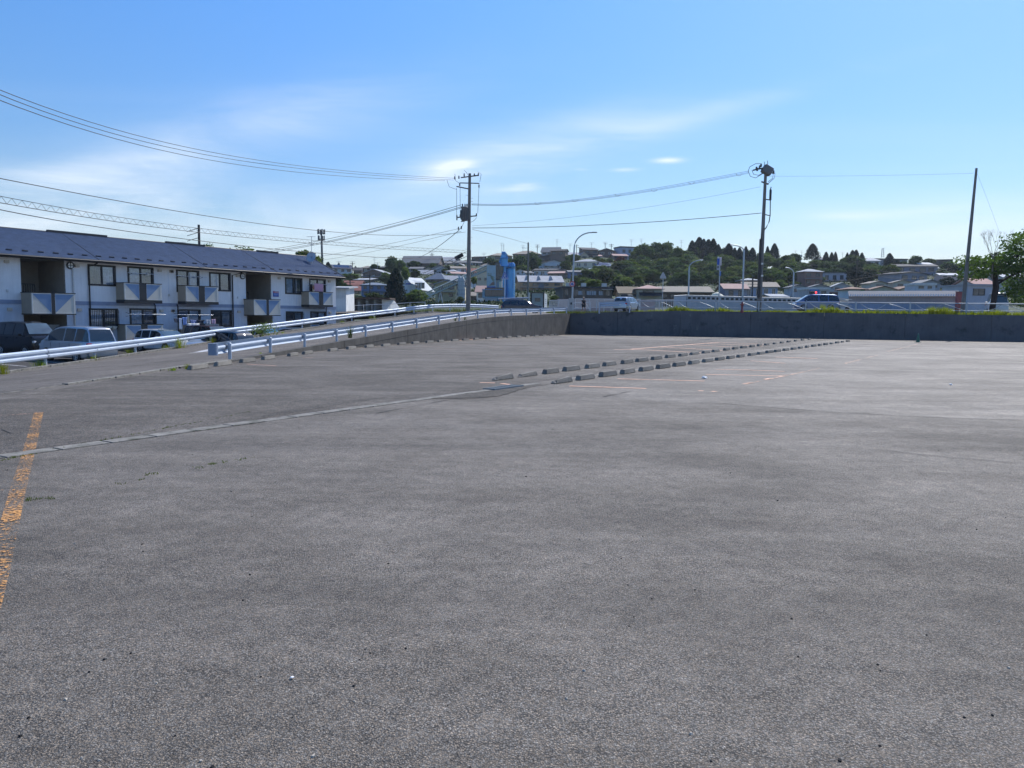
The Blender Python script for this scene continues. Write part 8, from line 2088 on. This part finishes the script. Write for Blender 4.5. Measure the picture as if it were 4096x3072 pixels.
# moss and weeds in the joints of the lot
cs = []
for i in range(170):
    f_ = rnd.random(); u = 0 + 1000 * f_; v_ = 1842 - 195 * f_ + rnd.uniform(-1, 3); p = lot(u, v_); cs.append((p.x, p.y, SL * p.y, rnd.uniform(.3, 1)))
for u, v_, n in [(600, 1900, 6), (615, 1896, 8), (800, 1870, 6), (850, 1858, 10), (900, 1850, 6), (960, 1838, 5), (200, 1995, 8), (120, 2001, 10), (480, 1938, 3), (560, 1920, 4), (1000, 1830, 3), (150, 1998, 6)]:
    for k in range(n): p = lot(u + rnd.uniform(-18, 18), v_ + rnd.uniform(-4, 4)); cs.append((p.x, p.y, SL * p.y, rnd.uniform(.4, 1)))
v, f = blades(cs, 7, .008, .03, .03, .0025, 9, 1.0)
o = bpy.data.objects.new('joint_moss', mesh_np('joint_moss', v, f, leafmat('leaf_moss', (.09, .11, .03), .1, .3))); COL.objects.link(o); o['kind'] = 'stuff'; tag(o, 'low moss and tiny weeds in the joints of the parking lot', 'moss')
# undergrowth between houses and trees on the slope
N_ = 30000; uu = nrng.uniform(1250, 4150, N_); yv = nrng.uniform(150, 352, N_)
bvt = None
from mathutils.bvhtree import BVHTree
bvt = BVHTree.FromPolygons([q.co for q in ter.data.vertices], [list(p.vertices) for p in ter.data.polygons])
pp_ = []
for u, y_ in zip(uu, yv):
    x = (u - 2048) / FPX * y_; h = bvt.ray_cast(Vector((x, y_, 200)), Vector((0, 0, -1)))
    if h[0] is not None:
        c_ = math.sin(x * .21 + 1) * math.sin(y_ * .17) ; pp_.append((x, y_, h[0].z + abs(nrng.normal()) * (.3 + .25 * c_)))
P_ = np.array(pp_); v, f = leaf_cloud(P_, np.tile(np.array([[0, -.4, 1.0]]), (len(P_), 1)), .38, .6)
o = bpy.data.objects.new('undergrowth', mesh_np('undergrowth', v, f, leafmat('leaf_under', (.030, .048, .018), .1, .15))); COL.objects.link(o); o['kind'] = 'stuff'; tag(o, 'low green scrub covering the slope between the hillside houses', 'undergrowth')

# ------------------------------------------------------------------ the person
def skin_body(name, joints, bones, mat, parent, sub=1):
    me = bpy.data.meshes.new(name); ks = list(joints); me.from_pydata([joints[k][0] for k in ks], [(ks.index(a), ks.index(b)) for a, b in bones], []); me.materials.append(mat)
    o = bpy.data.objects.new(name, me); COL.objects.link(o); o.parent = parent
    sk = o.modifiers.new('skin', 'SKIN'); ss = o.modifiers.new('smooth', 'SUBSURF'); ss.levels = sub; ss.render_levels = sub
    for i, k in enumerate(ks): me.skin_vertices[0].data[i].radius = joints[k][1]
    me.skin_vertices[0].data[0].use_root = True
    return o
b = at(2334, 1247, 86.0); b.z -= .15
pr = thing('person', 'person in a black short-sleeved top and black shorts walking along the pavement behind the wall', 'person', b, R(-70))
M_skin = pbr('skin', (.36, .2, .14), .55, var=.06); M_bk = pbr('black_cloth', (.012, .013, .018), .8, var=.15); M_hair = pbr('dark_hair', (.02, .014, .012), .6); M_cap = pbr('pale_cap', (.55, .42, .38), .7); M_shoe = pbr('pale_shoe', (.5, .5, .52), .6)
# x forward, y to the left
J = {'pelvis': ((0, 0, .93), (.13, .15)), 'waist': ((0, 0, 1.08), (.115, .14)), 'chest': ((.01, 0, 1.28), (.125, .17)), 'neckb': ((.01, 0, 1.43), (.06, .07)), 'neck': ((.03, 0, 1.5), (.05, .05)), 'headb': ((.045, 0, 1.57), (.075, .07)), 'head': ((.05, 0, 1.66), (.095, .08)), 'crown': ((.045, 0, 1.73), (.06, .055)), 'nose': ((.15, 0, 1.62), (.014, .014)),
     'shl': ((0, .19, 1.40), (.055, .055)), 'ell': ((-.1, .25, 1.14), (.04, .04)), 'wrl': ((.06, .24, .95), (.028, .028)), 'hal': ((.12, .23, .90), (.03, .02)), 'f1l': ((.17, .215, .86), (.011, .01)), 'f2l': ((.165, .24, .85), (.01, .01)), 'thl': ((.15, .2, .89), (.01, .01)),
     'shr': ((.02, -.19, 1.40), (.055, .055)), 'elr': ((.08, -.24, 1.14), (.04, .04)), 'wrr': ((.26, -.2, 1.02), (.028, .028)), 'har': ((.33, -.18, 1.0), (.03, .02)), 'f1r': ((.39, -.16, .99), (.011, .01)), 'f2r': ((.385, -.19, .98), (.01, .01)), 'thr': ((.35, -.14, 1.02), (.01, .01)),
     'hil': ((0, .1, .86), (.1, .1)), 'knl': ((.2, .1, .5), (.06, .06)), 'anl': ((.16, .1, .1), (.038, .038)), 'tol': ((.3, .1, .04), (.035, .03)),
     'hir': ((0, -.1, .86), (.1, .1)), 'knr': ((-.02, -.1, .5), (.06, .06)), 'anr': ((-.3, -.1, .22), (.038, .038)), 'tor': ((-.22, -.1, .06), (.03, .03))}
B_ = [('pelvis', 'waist'), ('waist', 'chest'), ('chest', 'neckb'), ('neckb', 'neck'), ('neck', 'headb'), ('headb', 'head'), ('head', 'crown'), ('headb', 'nose'), ('chest', 'shl'), ('shl', 'ell'), ('ell', 'wrl'), ('wrl', 'hal'), ('hal', 'f1l'), ('hal', 'f2l'), ('hal', 'thl'), ('chest', 'shr'), ('shr', 'elr'), ('elr', 'wrr'), ('wrr', 'har'), ('har', 'f1r'), ('har', 'f2r'), ('har', 'thr'),
      ('pelvis', 'hil'), ('hil', 'knl'), ('knl', 'anl'), ('anl', 'tol'), ('pelvis', 'hir'), ('hir', 'knr'), ('knr', 'anr'), ('anr', 'tor')]
skin_body('body', J, B_, M_skin, pr, 2)
def sub_(keys, scale, extra=None):
    d = {k: (J[k][0], tuple(q * scale for q in J[k][1])) for k in keys}
    if extra: d.update(extra)
    return d
skin_body('top', sub_(['waist', 'pelvis', 'chest', 'neckb', 'shl', 'shr'], 1.22, {'eul': ((-.055, .222, 1.26), (.062, .062)), 'eur': ((.05, -.217, 1.26), (.062, .062))}), [('waist', 'pelvis'), ('waist', 'chest'), ('chest', 'neckb'), ('chest', 'shl'), ('chest', 'shr'), ('shl', 'eul'), ('shr', 'eur')], M_bk, pr, 2)
skin_body('shorts', sub_(['pelvis', 'hil', 'hir'], 1.22, {'kl': ((.14, .1, .62), (.1, .1)), 'kr': ((-.01, -.1, .62), (.1, .1))}), [('pelvis', 'hil'), ('pelvis', 'hir'), ('hil', 'kl'), ('hir', 'kr')], M_bk, pr, 2)
for a, c in (('anl', 'tol'), ('anr', 'tor')): skin_body('shoe', {'a': (J[a][0], (.05, .05)), 'b': (J[c][0], (.05, .04))}, [('a', 'b')], M_shoe, pr, 2)
skin_body('hair', {'a': ((.01, 0, 1.68), (.095, .092)), 'b': ((-.01, 0, 1.62), (.075, .08)), 'c': ((.04, 0, 1.755), (.05, .06))}, [('a', 'b'), ('a', 'c')], M_hair, pr, 2)
skin_body('cap', {'a': ((.07, 0, 1.745), (.07, .075)), 'b': ((.17, 0, 1.71), (.03, .05))}, [('a', 'b')], M_cap, pr, 2)
for s in (-1, 1):
    MB().lathe([(.002, -.012), (.012, 0), (.002, .012)], 8, (.135, s * .032, 1.655)).build('eye', M_dark, pr)

# ------------------------------------------------------------------ thin haze volume added to lift the near-black trees
hm = bpy.data.materials.new('haze'); hm.use_nodes = True; t = hm.node_tree; t.nodes.clear(); N = NT(t)
o_ = N.n('ShaderNodeOutputMaterial'); vp = N.n('ShaderNodeVolumePrincipled'); vp.inputs['Color'].default_value = (.80, .88, 1.0, 1); vp.inputs['Density'].default_value = .00013; vp.inputs['Anisotropy'].default_value = .3
N.l(vp.outputs[0], o_.inputs['Volume'])
hb = MB().bx(-7200, 7200, -400, 7600, -90, 75).build('haze', hm); hb['kind'] = 'stuff'; tag(hb, 'thin bluish haze added over the far hillside to lift its dark trees', 'haze')
